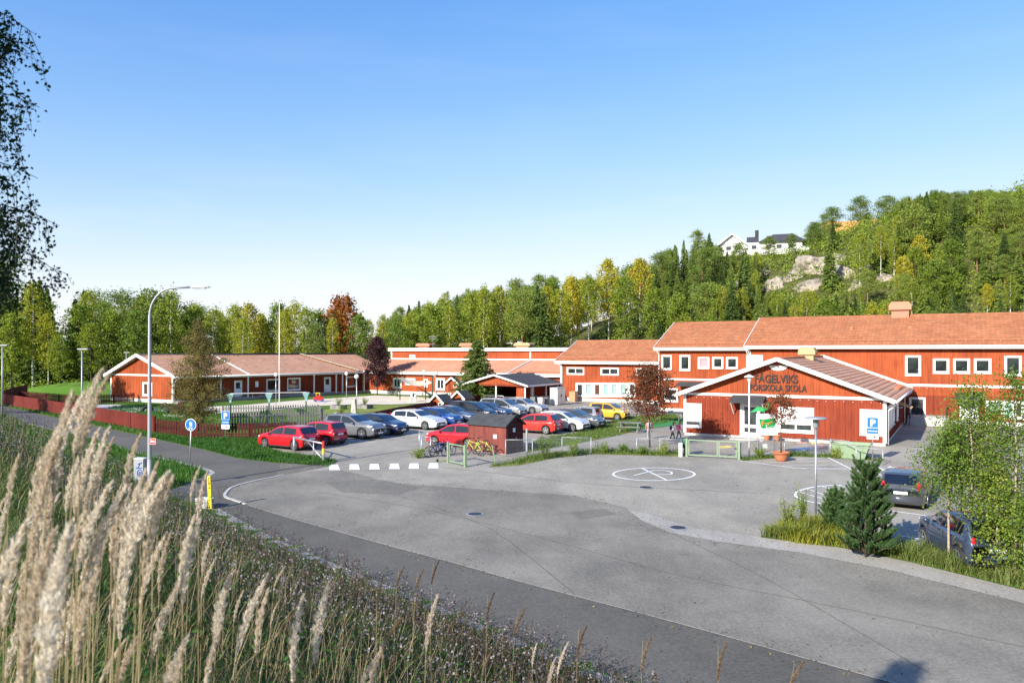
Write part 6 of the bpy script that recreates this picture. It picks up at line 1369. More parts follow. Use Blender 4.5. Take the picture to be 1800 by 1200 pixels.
def spruce(h, rb, leaf=.42, dens=1.0, mat='needle_spruce', z0=.06, pw=.85, ragged=.25):
    mb = MB().tube(trunk_pts(h, 5, .05), [h * .012 * (1 - .93 * k / 5) + .008 for k in range(6)], 7); C, Dr, Ln = [], [], []
    z = h * z0
    while z < h * .985:
        f = (z / h - z0) / (1 - z0); ln0 = rb * (1 - f) ** pw + .05; nb = int((5 + 4 * (1 - f)) * dens) + 3
        for i in range(nb):
            az = random.uniform(0, 2 * math.pi); ln = ln0 * random.uniform(1 - ragged * 1.4, 1 + ragged * .6); n = max(4, int(ln / leaf * 7))
            t = rng.uniform(.08, 1, n) ** .75; out = np.array([math.cos(az), math.sin(az), 0]); lat = np.array([-math.sin(az), math.cos(az), 0])
            drop = (-.18 - .22 * (1 - f)) * ln; zz = z + drop * t ** 1.3 + .12 * ln * np.clip(t - .75, 0, 1) * 2
            w_ = rng.normal(size=n) * .20 * ln * (1.05 - t) + rng.normal(size=n) * .05
            c = out * (t * ln)[:, None] + lat * w_[:, None]; c[:, 2] = zz - np.abs(rng.normal(size=n)) * leaf * .22; C.append(c)
            d = out * .8 + lat * np.sign(w_)[:, None] * .6 + np.array([0, 0, -.45]) + rng.normal(size=(n, 3)) * .25; Dr.append(d)
        z += max(.16, leaf * .62) * (1.15 - .5 * f)
    top = np.array([[0, 0, h * .99], [0, 0, h * .965]]); C.append(top); Dr.append(np.array([[0, 0, 1.], [.1, 0, 1]]))
    C, Dr = np.concatenate(C), np.concatenate(Dr); V, F = rhombi(C, leaf * rng.uniform(.7, 1.25, len(C)), leaf * .36, Dr)
    return mb.mesh('trunk', 'bark', True), quads_mesh('crown', V, F, mat)
def pine(h, cr, bare=.5, leaf=.34, nb=26, per=70, mat='needle_pine'):
    tp = trunk_pts(h * .96, 7, h * .018); mb = MB().tube(tp, [h * .0125 * (1 - .85 * k / 7) + .01 for k in range(8)], 8); C, Dr = [], []
    for i in range(nb):
        f = (i + .5) / nb; z = h * (bare + (.96 - bare) * f); az = i * 2.4 + random.uniform(-.6, .6); env = (math.sin(math.pi * (.22 + .74 * f))) ** .8
        ln = cr * env * random.uniform(.55, 1.15); p0 = tp[min(7, int(z / (h * .96) * 7))]; p0 = np.array([p0.x, p0.y, z]); d = np.array([math.cos(az), math.sin(az), random.uniform(.05, .45)])
        e = p0 + d * ln; mb.tube([Vector(p0), Vector(p0 + d * ln * .5 + np.array([0, 0, .06 * ln])), Vector(e)], [h * .004, h * .003, .012], 5)
        for k in range(3):
            c = p0 + d * ln * random.uniform(.5, 1.05) + rng.normal(size=3) * .12 * cr; n = int(per * random.uniform(.6, 1.2)); o = rng.normal(size=(n, 3)) * np.array([.20, .20, .10]) * cr * random.uniform(.7, 1.2)
            C.append(c + o); Dr.append(o / (.15 * cr) + np.array([0, 0, .8]) + rng.normal(size=(n, 3)) * .4)
    C, Dr = np.concatenate(C), np.concatenate(Dr); V, F = rhombi(C, leaf * rng.uniform(.7, 1.25, len(C)), leaf * .42, Dr)
    return mb.mesh('trunk', 'bark_pine', True), quads_mesh('crown', V, F, mat)
PROTO = {
 'birch': [broadleaf(17, 2.4, 5.0, 50, 24, .27, .4, 'bark_birch', 'leaf_birch', .18, .8, .22), broadleaf(16, 2.0, 6.5, 44, 22, .27, .4, 'bark_birch', 'leaf_birch', .13, .6, .24), broadleaf(14, 2.4, 3.2, 44, 26, .28, .3, 'bark_birch', 'leaf_birch', .12, .7, .26)],
 'yellow': [broadleaf(13, 2.3, 3.4, 42, 26, .28, .3, 'bark_birch', 'leaf_yellow', .12, .6, .24)],
 'green': [broadleaf(13, 3.0, 2.4, 48, 32, .29, .1, 'bark', 'leaf_green', .17, .7, .2), broadleaf(11, 2.5, 2.0, 40, 30, .28, .1, 'bark', 'leaf_green', .13, .6, .26)],
 'rust': [broadleaf(12, 2.8, 3.0, 36, 38, .34, .15, 'bark', 'leaf_rust', .14, .6, .26)],
 'spruce': [spruce(17, 3.3, .5), spruce(14, 2.6, .46), spruce(12, 2.6, .45, 1, 'needle_spruce', .05, 1.0)],
 'pine': [pine(16, 3.2, .5), pine(14, 2.9, .4, .34, 28, 70), pine(11, 2.8, .22, .33, 30, 66)],
 'slim': [spruce(13, 1.9, .36, .85, 'needle_pine', .16, 1.0, .5), spruce(11, 1.75, .34, .9, 'needle_pine', .08, .95, .45), pine(13, 2.0, .35, .33, 30, 52)],
 'young': [spruce(8, 1.7, .32, 1, 'needle_pine', .04, 1.0), broadleaf(8, 2.0, 1.0, 30, 34, .30, .15, 'bark', 'leaf_green', .09, .6, .26)],
}
NAMES = dict(birch='birch_tree', yellow='birch_tree', green='deciduous_tree', rust='deciduous_tree', spruce='spruce_tree', pine='pine_tree', young='young_tree', slim='pine_tree')
PLURAL = lambda s: s + 'es' if s.endswith('ch') else s + 's'
LOOK = dict(birch='yellow-green birch', yellow='golden autumn birch', green='leafy green tree', rust='rusty autumn tree', spruce='dark spruce', pine='scots pine', young='young conifer', slim='slender pine')
HT = {}
def tree(kind, x, y, h=None, label=None, group=None, var=None, z=None, cat='tree', wide=1.0):
    ps = PROTO[kind]; k = random.randrange(len(ps)) if var is None else var; tm, cm = ps[k]
    hh = HT.setdefault(tm.name, max(v.co.z for v in tm.vertices) / .97) if tm.name not in HT else HT[tm.name]; s_ = (h / hh) if h else random.uniform(.85, 1.15)
    r = link(NAMES[kind], None, None, (x, y, (gz(x, y) if z is None else z) - .1), random.uniform(0, 6.28), label, cat, group); r.scale = (s_ * wide * random.uniform(.92, 1.1),) * 2 + (s_,); r.empty_display_size = .2
    link('trunk', tm, r); link('crown', cm, r); return r
def mix(d):
    ks = list(d); return random.choices(ks, [d[k] for k in ks])[0]
def proj(x, y, z): return 900 + FOC * x / y, HZ - (z - CAM_H) * FOC / y
# --- forest behind the lawn and the low wing (left), placed by sight line and distance
placed = []
def far_enough(x, y, d):
    if any((x - a) ** 2 + (y - b) ** 2 < d * d for a, b in placed): return False
    placed.append((x, y)); return True
def wood(kind, u, D, h, where): 
    x = (u - 900) / FOC * D; placed.append((x, D)); tree(kind, x, D, h, *named(kind, where, u, D))
W1, W2, W3 = 1, 2, 3
def place(w_, u, D):
    if w_ == 1: return ('beyond the lawn left of the gable' if u < 200 else 'behind the left half of the low wing' if u < 400 else 'behind the wing roof near the flagpole' if u < 560 else 'behind the purple maple') + (', back row' if D > 142 else ', front row')
    if w_ == 2: return ('behind the left end of the long block' if u < 800 else 'behind the flat roof right of the spruce' if u < 980 else 'behind the lower block roof') + (', up the slope' if D > 165 else ', front row')
    return ('on the left shoulder of the hill' if u < 1255 else 'on the hill below the white villa' if u < 1415 else 'on the hill around the pale rocks' if u < 1580 else 'on the right crest of the hill' if D > 135 else 'on the slope right of the big roof vent') + (', just behind the roofs' if D < 112 else '')
def named(kind, w_, u, D): q_ = place(w_, u, D); return LOOK[kind] + ' ' + q_, PLURAL(LOOK[kind]) + ' ' + q_
tree('birch', *( (58 - 900) / FOC * 119, 119), 17.5, 'tall yellow-green birch with white trunk at the lawn corner', None, 0)
HERO = [('yellow', 85, 118, 12), ('spruce', 70, 124, 18.5), ('spruce', 132, 128, 15.5), ('green', 140, 122, 14), ('pine', 215, 130, 16.5), ('green', 160, 118, 10), ('green', 195, 124, 13), ('pine', 265, 128, 16.3), ('birch', 300, 124, 16.5), ('green', 240, 118, 12), ('green', 105, 116, 8), ('green', 20, 116, 12), ('spruce', 10, 124, 19), ('pine', -10, 122, 21), ('green', 340, 134, 14.5), ('birch', 375, 132, 14), ('yellow', 437, 128, 14.5), ('yellow', 460, 132, 13), ('birch', 410, 130, 14.5), ('green', 490, 136, 15), ('birch', 500, 128, 13.8), ('birch', 538, 128, 14), ('green', 560, 132, 13.5), ('rust', 603, 134, 16.0), ('green', 632, 128, 12.5), ('birch', 585, 126, 12), ('birch', 520, 134, 15.2)]
for k, u, D, h in HERO: wood(k, u, D, h, W1)
n = 0
while n < 70:
    u = random.uniform(-220, 650); D = random.uniform(120, 175); x = (u - 900) / FOC * D
    if not far_enough(x, D, 3.2): continue
    top = np.interp(u, [-220, 60, 250, 350, 640], [480, 515, 530, 545, 555]) + random.uniform(-20, 28); h = max(7, CAM_H + (HZ - top) * D / FOC - gz(x, D))
    k = mix(dict(birch=3, green=1.8, spruce=3, pine=3, slim=2, yellow=.6) if u < 330 else dict(birch=5, yellow=1.6, green=2, pine=1.5, slim=2, spruce=1)); tree(k, x, D, min(h, 20), *named(k, 1, u, D)); n += 1
# --- wood behind the long block, foot of the hill
HERO2 = [('pine', 918, 128, 15), ('spruce', 945, 130, 16), ('spruce', 955, 127, 15), ('birch', 850, 128, 17), ('birch', 825, 130, 16), ('birch', 880, 131, 16.5), ('birch', 790, 128, 14), ('green', 740, 126, 12.5), ('green', 700, 124, 11), ('birch', 665, 124, 9.5), ('yellow', 1005, 140, 15), ('yellow', 1070, 142, 16), ('birch', 1035, 138, 15), ('green', 1100, 134, 13), ('yellow', 1125, 140, 14), ('green', 1150, 128, 11), ('birch', 985, 134, 14), ('green', 760, 132, 14), ('birch', 720, 130, 13), ('green', 1190, 124, 10)]
for k, u, D, h in HERO2: wood(k, u, D, h, W2)
n = 0; tries = 0
while n < 80 and tries < 4000:
    tries += 1; u = random.uniform(655, 1180); D = random.uniform(135, 215); x = (u - 900) / FOC * D
    if not far_enough(x, D, 3.4): continue
    top = np.interp(u, [640, 700, 800, 900, 1000, 1100, 1180], [560, 540, 508, 490, 478, 466, 452]) + random.uniform(-8, 14) + (215 - D) * .2; z0 = gz(x, D); h = CAM_H + (HZ - top) * D / FOC - z0
    if h < 5: continue
    k = mix(dict(birch=5, green=2, pine=2, slim=2, spruce=1.5, yellow=1.4) if D < 165 else dict(slim=5, pine=3, spruce=2, birch=2, green=.8)); tree(k, x, D, min(h, 20), *named(k, 2, u, D)); n += 1
x = (1126 - 900) / FOC * 165; tree('rust', x, 165, CAM_H + (HZ - 456) * 165 / FOC - gz(x, 165), 'rusty autumn tree on the skyline of the wooded hill')
# --- wooded hill
def clear_view(u, vt, vb, D):
    if 1258 < u < 1412 and D < 172 and vt < 432: return random.random() < .10 and vt > 405
    if 1335 < u < 1562 and vt < 500 and vb > 440 and D < 160: return random.random() < .04
    if 1436 < u < 1566 and vt < 424 and D < 172: return random.random() < .22
    return True
n = tries = 0
while n < 330 and tries < 20000:
    tries += 1; u = random.uniform(1150, 1900); D = random.uniform(92, 185); x = (u - 900) / FOC * D; s_, t_ = w2st(x, D)
    if t_ < 44: continue
    z0 = gz(x, D); vb = proj(x, D, z0)[1]
    if vb > 640: continue
    sky_ = np.interp(u, [1150, 1235, 1290, 1400, 1440, 1560, 1590, 1620, 1800, 1900], [452, 405, 440, 436, 390, 380, 345, 338, 340, 320])
    h = random.uniform(6.5, 12) if D > 120 else random.uniform(4.5, 9); vt = proj(x, D, z0 + h)[1]
    if vt < sky_ - 10: h = CAM_H + (HZ - sky_ - random.uniform(-6, 10)) * D / FOC - z0
    if h < 3.5 or not far_enough(x, D, 1.9): continue
    vt = proj(x, D, z0 + h)[1]
    if not clear_view(u, vt, vb, D): placed.pop(); continue
    k = mix(dict(slim=8, pine=1.8, spruce=2.2, birch=.9, green=.3, yellow=.35) if D > 130 else dict(slim=4, spruce=3, green=1, birch=2.2, pine=1, young=2.5, yellow=.7)); tree(k, x, D, h, *named(k, 3, u, D), wide=1.15 if h < 9 else 1.0); n += 1
n = tries = 0
while n < 75 and tries < 4000:                      # low growth between the rocks and the roofs
    tries += 1; u = random.uniform(1290, 1640); D = random.uniform(96, 140); x = (u - 900) / FOC * D; z0 = gz(x, D); h = random.uniform(2.6, 5.5); vt, vb = proj(x, D, z0 + h)[1], proj(x, D, z0)[1]
    if w2st(x, D)[1] < 46 or vb > 620 or vt < 512 or not far_enough(x, D, 1.3): continue
    k = mix(dict(young=4, spruce=2.5, green=2, birch=1)); tree(k, x, D, h, *named(k, 3, u, D), wide=1.3); n += 1
for u, vt, D, h in ((1462, 372, 158, 8), (1512, 366, 158, 8.5), (1430, 398, 150, 5.5), (1558, 362, 160, 9), (1352, 432, 150, 5), (1392, 438, 146, 4.5), (1300, 438, 150, 6)):
    x = (u - 900) / FOC * D; z0 = CAM_H + (HZ - vt) * D / FOC - h; tree('pine', x, D, h + max(0, z0 - gz(x, D)), *named('pine', 3, u, D), 2, wide=1.2)
# --- trees to the left of and behind the camera's place: their shade falls on bank, yard and gable
BIRD = broadleaf(13, 3.0, 3.5, 40, 40, .30, .3, 'bark_birch', 'leaf_birch', .13, .6, .24)
PROTO['side'] = [BIRD]; NAMES['side'] = 'birch_tree'; PROTO['thin'] = [broadleaf(22, 4.6, 7, 40, 9, .34, .3, 'bark_birch', 'leaf_birch', .16, .6, .26)]; NAMES['thin'] = 'birch_tree'
for x, y, h in ((-3, -22, 26),): tree('thin', x, y, h, 'tall thin birch far behind the viewpoint', 'birches behind the viewpoint')
for x, y, h in ((-66, 76, 14), (-58, 66, 12)): tree('side', x, y, h, 'birch beyond the left end of the board fence', 'birches beyond the fence')
# --- undergrowth along the wood's edge
def undergrowth():
    C = []
    def clump(x, y, n, r_, h_): 
        o = rng.normal(size=(n, 3)) * np.array([r_, r_, h_ * .45]); o[:, 2] = np.abs(o[:, 2]) + .1; C.append(np.array([x, y, gz(x, y)]) + o)
    for _ in range(420):
        u = random.uniform(-200, 660); D = random.uniform(117, 135); clump((u - 900) / FOC * D, D, 34, .8, random.uniform(1.0, 2.6))
    for _ in range(300):
        u = random.uniform(640, 1180); D = random.uniform(122, 150); clump((u - 900) / FOC * D, D, 34, .9, random.uniform(1.2, 3.0))
    k = 0
    while k < 3600:
        u = random.uniform(1150, 1900); D = random.uniform(88, 175); x = (u - 900) / FOC * D
        if w2st(x, D)[1] < 42: continue
        vt = proj(x, D, gz(x, D))[1]
        if 1335 < u < 1562 and 440 < vt < 535 and random.random() < .55: continue
        clump(x, D, 30, .9, random.uniform(.8, 2.8)); k += 1
    C = np.concatenate(C); V, F = rhombi(C, .38 * rng.uniform(.6, 1.3, len(C)), .27)
    link('undergrowth', quads_mesh('undergrowth', V, F, 'leaf_green'), kind='stuff', label='green bushes and undergrowth along the edge of the wood')
undergrowth()
def rock(u, v, wd, ht, label, seed):
    """a craggy outcrop: a noisy, faceted mass half sunk into the slope"""
    k = (u - 900) / FOC
    for D in np.arange(85, 260, .5):
        if gz(k * D, D) >= CAM_H - (v - HZ) / FOC * D: break
    c = PD(u, v, D); W_ = wd * D / FOC / 2; H_ = ht * D / FOC / 2; rr = random.Random(seed); bm = bmesh.new(); bmesh.ops.create_icosphere(bm, subdivisions=4, radius=1)
    pl = [(Vector((rr.gauss(0, 1), rr.gauss(-.7, .8), rr.gauss(.2, .7))).normalized(), rr.uniform(.62, .98)) for _ in range(26)]
    from mathutils import noise as mn
    for q in bm.verts:
        d = q.co.normalized(); r_ = min([1.15] + [o / max(d.dot(n_), .05) for n_, o in pl if d.dot(n_) > .3]); r_ *= 1 + .16 * mn.noise(d * 3.1 + Vector((seed, 0, 0))) + .07 * mn.noise(d * 9 + Vector((0, seed, 0)))
        q.co = Vector((d.x * W_, d.y * W_ * .55, d.z * H_ * 1.05 + d.y * W_ * .35)) * r_
    me = bpy.data.meshes.new('rock_outcrop'); bm.to_mesh(me); bm.free(); me.materials.append(M_('rock')); link('rock_outcrop', me, None, (c.x, c.y + W_ * .12, c.z), R(-22), label, 'rock')
for a_ in ((1438, 476, 88, 52, 'big pale rock face below the orange house', 1), (1482, 488, 64, 40, 'right shoulder of the big pale rock face', 2), (1535, 478, 66, 30, 'pale rock ledge right of the big rock face', 3), (1362, 507, 58, 36, 'pale rock slab below the white villa', 4), (1398, 492, 56, 26, 'broad rock between the slab and the big rock face', 5), (1300, 514, 34, 36, 'leftmost pale rock above the roof', 6), (1425, 505, 66, 24, 'low rock foot under the big rock face', 7), (1560, 492, 40, 22, 'rightmost pale rock on the slope', 8), (1470, 458, 50, 20, 'upper pale ledge under the orange house', 9), (1340, 482, 40, 20, 'small ledge left of the big rock face', 10), (1512, 505, 46, 24, 'low pale rock among the young trees', 11)): rock(*a_)

# --- single trees on the site
def solo(name, protos, loc, label, scale=1.0, cat='tree', rz=None):
    r = link(name, None, None, loc, rz if rz is not None else random.uniform(0, 6), label, cat); r.scale = (scale,) * 3; link('trunk', protos[0], r); link('crown', protos[1], r); return r
def larch(h, cr):
    tp = [Vector((.25 * math.sin(k * .6) * (1 - k / 9), 0, h * k / 8)) for k in range(9)]; mb = MB().tube(tp, [.14 * (1 - .93 * k / 8) + .008 for k in range(9)], 8); C = []
    mb.tube([Vector((0, 0, .3)), Vector((-.5, .1, 1.6)), Vector((-.7, .2, 3.2))], [.08, .05, .02], 6)
    for i in range(90):
        f = (i + .5) / 90; z = .5 + (h - .6) * f; az = i * 2.399; e = math.sin(math.pi * (.28 + .70 * f)) ** .9 * (1.0 if f < .75 else 1 - (f - .75) * 2.2); ln = cr * max(.12, e) * random.uniform(.55, 1.15)
        p0 = np.array([tp[int(z / h * 8)].x, 0, z]); d = np.array([math.cos(az), math.sin(az), random.uniform(-.1, .35)]); mb.tube([Vector(p0), Vector(p0 + d * ln * .6), Vector(p0 + d * ln + np.array([0, 0, .12]))], [.018, .01, .005], 4)
        n = int(190 * ln); t = rng.uniform(.1, 1.05, n)[:, None]; C.append(p0 + d * ln * t + rng.normal(size=(n, 3)) * np.array([.11, .11, .13]) * cr * .5)
    C = np.concatenate(C); V, F = rhombi(C, .14 * rng.uniform(.6, 1.3, len(C)), .05); return mb.mesh('trunk', 'bark', True), quads_mesh('crown', V, F, 'leaf_larch')
solo('larch_tree', larch(8.6, 2.5), P(348, 758), 'thin olive-brown larch behind the round blue sign')
solo('maple_tree', broadleaf(8.2, 2.0, 1.2, 52, 60, .20, .0, 'bark', 'leaf_plum', .09, .75, .25, .18), P(663, 694), 'dark purple maple before the long block')
solo('spruce_tree', spruce(7.7, 3.5, .30, 1.35, 'needle_spruce', .05, .7), P(838, 706), 'single dark green spruce beside the bin shed')
q = P(1142, 787); solo('maple_tree', broadleaf(5.2, 1.75, 1.75, 46, 52, .12, .05, 'bark', 'leaf_maple', .055, .6, .26, .25), q, 'dark red maple by the walkway left of the entrance block')
q = P(1373, 809) + Vector((0, 0, .42)); solo('potted_tree', broadleaf(3.45, 1.05, 1.5, 24, 24, .11, .05, 'bark', 'leaf_maple_rust', .04, .7, .26, .2), q, 'slender rust-leaved tree growing in the big terracotta pot', rz=1.0)
def sapling(h, cr, n_br, label, u, v, z0=.6, per=36, leaf=.076):
    solo('young_birch', broadleaf(h, cr, z0, n_br, per, leaf, .10, 'bark_sapling', 'leaf_sapling', .034, 1.0, .30, .36), P(u, v), label)
sapling(6.0, 1.3, 56, 'young birch with a bent pale trunk in the planting strip', 1708, 1004, 1.5); sapling(5.3, 1.2, 50, 'young birch behind the bent one in the planting strip', 1742, 998); sapling(6.4, 1.35, 56, 'young birch at the right edge of the planting strip', 1784, 1022); sapling(4.3, 1.25, 44, 'short wide young birch leaning over the dark car', 1668, 996, 2.1); sapling(6.0, 1.4, 56, 'young birch rightmost in the planting strip', 1850, 1030); sapling(3.4, 1.0, 36, 'low young birch between the taller ones', 1752, 1014, .3); sapling(2.6, .9, 30, 'lowest young birch at the front of the planting strip', 1800, 1026, .2); sapling(4.6, 1.1, 40, 'young birch with a thin leafy top left of the tall ones', 1690, 985, 2.2)
def pine_sapling(h, cr, nb, seed=1):
    mb = MB().tube([(0, 0, 0), (.02, 0, h * .5), (0, 0, h)], [.04, .028, .012], 6); C, Dr = [], []
    def shoot(p, d, ln):
        d = d / np.linalg.norm(d); n = int(ln * 620); t = rng.uniform(0, 1, n)[:, None]; rad = unit(n); rad -= d * (rad @ d)[:, None]; rad /= np.linalg.norm(rad, axis=1, keepdims=True) + 1e-9
        dd = d * .75 + rad * .75; C.append(p + d * ln * t + dd * .032); Dr.append(dd); mb.tube([Vector(p), Vector(p + d * ln)], [.010, .004], 4)
    whorls = 9
    for wv in range(whorls):
        z = h * (.06 + .82 * wv / (whorls - 1)); k = nb if wv < 6 else nb - 2; f = wv / (whorls - 1)
        for i in range(k):
            az = i * 2 * math.pi / k + wv * .8 + random.uniform(-.3, .3); ln = cr * (1.05 - .72 * f) * random.uniform(.75, 1.1); d = np.array([math.cos(az), math.sin(az), .5 + .6 * f]); p0 = np.array([0, 0, z + random.uniform(-.2, .2) * (h * .12)]); e = p0 + d * ln * .55
            mb.tube([Vector(p0), Vector(e)], [.014, .009], 4); n_ = 3 if wv < 7 else 2
            for j in range(n_ * 2 + 3):
                q = random.uniform(.35, 1.0); base = p0 + d * ln * .55 * q; dv = d * .7 + rng.normal(size=3) * .45 + np.array([0, 0, 1.15]); shoot(base, dv, random.uniform(.22, .38))
            shoot(e, d + np.array([0, 0, .5]), random.uniform(.3, .48))
    for i in range(5): a = i * 1.26; shoot(np.array([0, 0, h * .86]), np.array([math.cos(a) * .35, math.sin(a) * .35, 1]), h * .11)
    shoot(np.array([0, 0, h * .86]), np.array([0, 0, 1.]), h * .15)
    C, Dr = np.concatenate(C), np.concatenate(Dr); V, F = rhombi(C, .08, .013, Dr); return mb.mesh('trunk', 'bark', True), quads_mesh('crown', V, F, 'needle_sapling')
solo('pine_sapling', pine_sapling(3.05, 1.35, 9), P(1522, 981), 'young pine with upright shoots in the planting strip'); solo('pine_sapling', pine_sapling(1.45, .7, 6), P(1468, 940), 'small pine seedling left of the young pine')
# shrubs along the fences
def shrub(u, v, h, cr, label, mat='leaf_sapling', leaf=.07, group='weedy shrubs along the fence'):
    C = []; mb = MB()
    for i in range(16):
        az = random.uniform(0, 6.28); d = np.array([math.cos(az) * random.uniform(.2, 1) * cr, math.sin(az) * random.uniform(.2, 1) * cr, h * random.uniform(.55, 1.05)]); mb.tube([(0, 0, 0), Vector(d * .6 + np.array([0, 0, .05])), Vector(d)], [.01, .006, .003], 4)
        n = 40; t = rng.uniform(.25, 1.02, n)[:, None]; C.append(d * t + rng.normal(size=(n, 3)) * .07)
    C = np.concatenate(C); C[:, 2] = np.abs(C[:, 2]); V, F = rhombi(C, leaf * rng.uniform(.7, 1.4, len(C)), leaf * .6); r = link('shrub', None, None, P(u, v, .03), 0, label, 'shrub', group); link('stem', mb.mesh('stem', 'weed_brown'), r); link('foliage', quads_mesh('foliage', V, F, mat), r)
for u, v, h, c, l in ((958, 808, 1.35, .55, 'tall leafy shrub at the chain-link fence corner'), (1008, 803, .95, .55, 'leafy shrub in the middle of the chain-link fence'), (1062, 797, .65, .55, 'low shrub at the right end of the chain-link fence'), (1098, 795, .5, .45, 'low yellowish shrub beside the rail fence'), (1128, 800, .55, .4, 'round weed at the foot of the maple'), (1166, 800, .7, .4, 'upright weed between maple and double gate'), (1334, 806, .75, .5, 'dry weedy tuft under the school sign'), (1471, 806, .7, .35, 'reddish weed beside the green container'), (1385, 935, 1.2, .5, 'leafy weed left of the disc lamp'), (1412, 925, 1.5, .35, 'tall thin weed beside the disc lamp'), (736, 806, .55, .6, 'weeds at the foot of the fence left of the bicycles'), (598, 733, 1.0, .5, 'leafy bush among the boulders on the lawn')): shrub(u, v, h, c, l)
for q, l in zip(PL, ('plants growing in the left planter', 'plants growing in the right planter')):
    uu, vv = proj(q.x, q.y, .45); r = shrub(uu, vv + 1.5, .8, .5, l)

# ------------------------------------------------------------------ grass
def inpoly(pts, x, y):
    c = np.zeros(len(x), bool); n = len(pts)
    for i in range(n):
        (x0, y0), (x1, y1) = pts[i][:2], pts[i - 1][:2]; m = ((y0 > y) != (y1 > y)) & (x < (x1 - x0) * (y - y0) / (y1 - y0 + 1e-12) + x0); c ^= m
    return c
def blades(x, y, z, h, w_, lean, rnd=.5):
    n = len(x); az = rng.uniform(0, 6.283, n); d = np.stack([np.cos(az), np.sin(az), np.zeros(n)], 1); s_ = np.stack([-np.sin(az + rng.normal(size=n)), np.cos(az), np.zeros(n)], 1); s_ /= np.linalg.norm(s_, axis=1, keepdims=True)
    b = np.stack([x, y, z], 1); up = np.array([0, 0, 1.]); h = h[:, None]; w_ = np.broadcast_to(w_, (n,))[:, None]; lean = (lean * rng.uniform(1 - rnd, 1 + rnd, n))[:, None]
    m = b + up * h * .55 + d * h * lean * .35; t = b + up * h * (1 - .3 * lean) + d * h * lean
    V = np.stack([b - s_ * w_ / 2, b + s_ * w_ / 2, m - s_ * w_ * .4, m + s_ * w_ * .4, t], 1).reshape(-1, 3); i = np.arange(n)[:, None] * 5
    F = np.concatenate([i + np.array([[0, 1, 3]]), i + np.array([[0, 3, 2]]), i + np.array([[2, 3, 4]])], 0); return V, F
def grass_patch(name, label, poly, n, h, w_, mat, lean=.5, clump=0.0):
    xs = [p[0] for p in poly]; ys = [p[1] for p in poly]; x = rng.uniform(min(xs), max(xs), n * 4); y = rng.uniform(min(ys), max(ys), n * 4); m = inpoly(poly, x, y); x, y = x[m][:n], y[m][:n]
    hh = h * rng.uniform(.5, 1.25, len(x)) * (1 + clump * np.sin(x * 2.3 + 1) * np.cos(y * 2.9)); V, F = blades(x, y, g(x, y) + .02, hh, w_, lean); link(name, quads_mesh(name, V, F, mat), kind='stuff', label=label)
grass_patch('verge_grass', 'green grass of the planting strip', VERGE, 15000, .55, .024, 'grass_blade', .6, .4)
YG = pp((1345, 944), (1385, 925), (1470, 930), (1500, 948), (1490, 966), (1400, 957)); grass_patch('yellow_grass', 'bright yellow-green grass tufts at the end of the planting strip', YG, 2200, .62, .03, 'grass_yellow', .6, .3)
grass_patch('strip_grass', 'dry grass growing on the strip beside the walkway', STRIP, 9000, .22, .03, 'grass_blade', .5, .3); grass_patch('fence_grass', 'weedy grass along the yard fence', WEEDS, 2600, .28, .03, 'grass_blade', .6, .5); grass_patch('fence_grass', 'weedy grass under the school sign', WEEDS2, 1600, .25, .03, 'grass_blade', .6, .5)
WEDGE = pp((240, 766), (275, 762), (344, 771), (470, 772), (466, 787), (500, 797), (560, 803), (594, 811), (578, 821), (500, 815), (416, 805), (305, 778), (261, 768)); grass_patch('wedge_grass', 'lush green grass between the footpath and the picket fence', WEDGE, 16000, .20, .035, 'grass_lush', .5, .3)
WEDGE2 = pp((10, 714), (70, 723), (144, 737), (275, 762), (261, 768), (144, 743), (5, 713)); grass_patch('wedge_grass', 'grass strip at the foot of the red board fence', WEDGE2, 7000, .22, .05, 'grass_lush', .5, .3)
CORNER = pp((100, 758), (167, 774), (236, 796), (314, 814), (352, 824), (369, 832), (330, 849), (285, 864), (200, 850), (140, 800)); grass_patch('corner_grass', 'dark green grass in the corner by the street lamp', CORNER, 15000, .26, .03, 'grass_lush', .5, .4)
LAWNG = pp((190, 716), (240, 709), (300, 711), (330, 715), (330, 735), (385, 752), (390, 768), (344, 768), (278, 757), (205, 740)); grass_patch('lawn_grass', 'green lawn behind the picket fence', LAWNG, 12000, .15, .05, 'grass_lush', .5, .3)
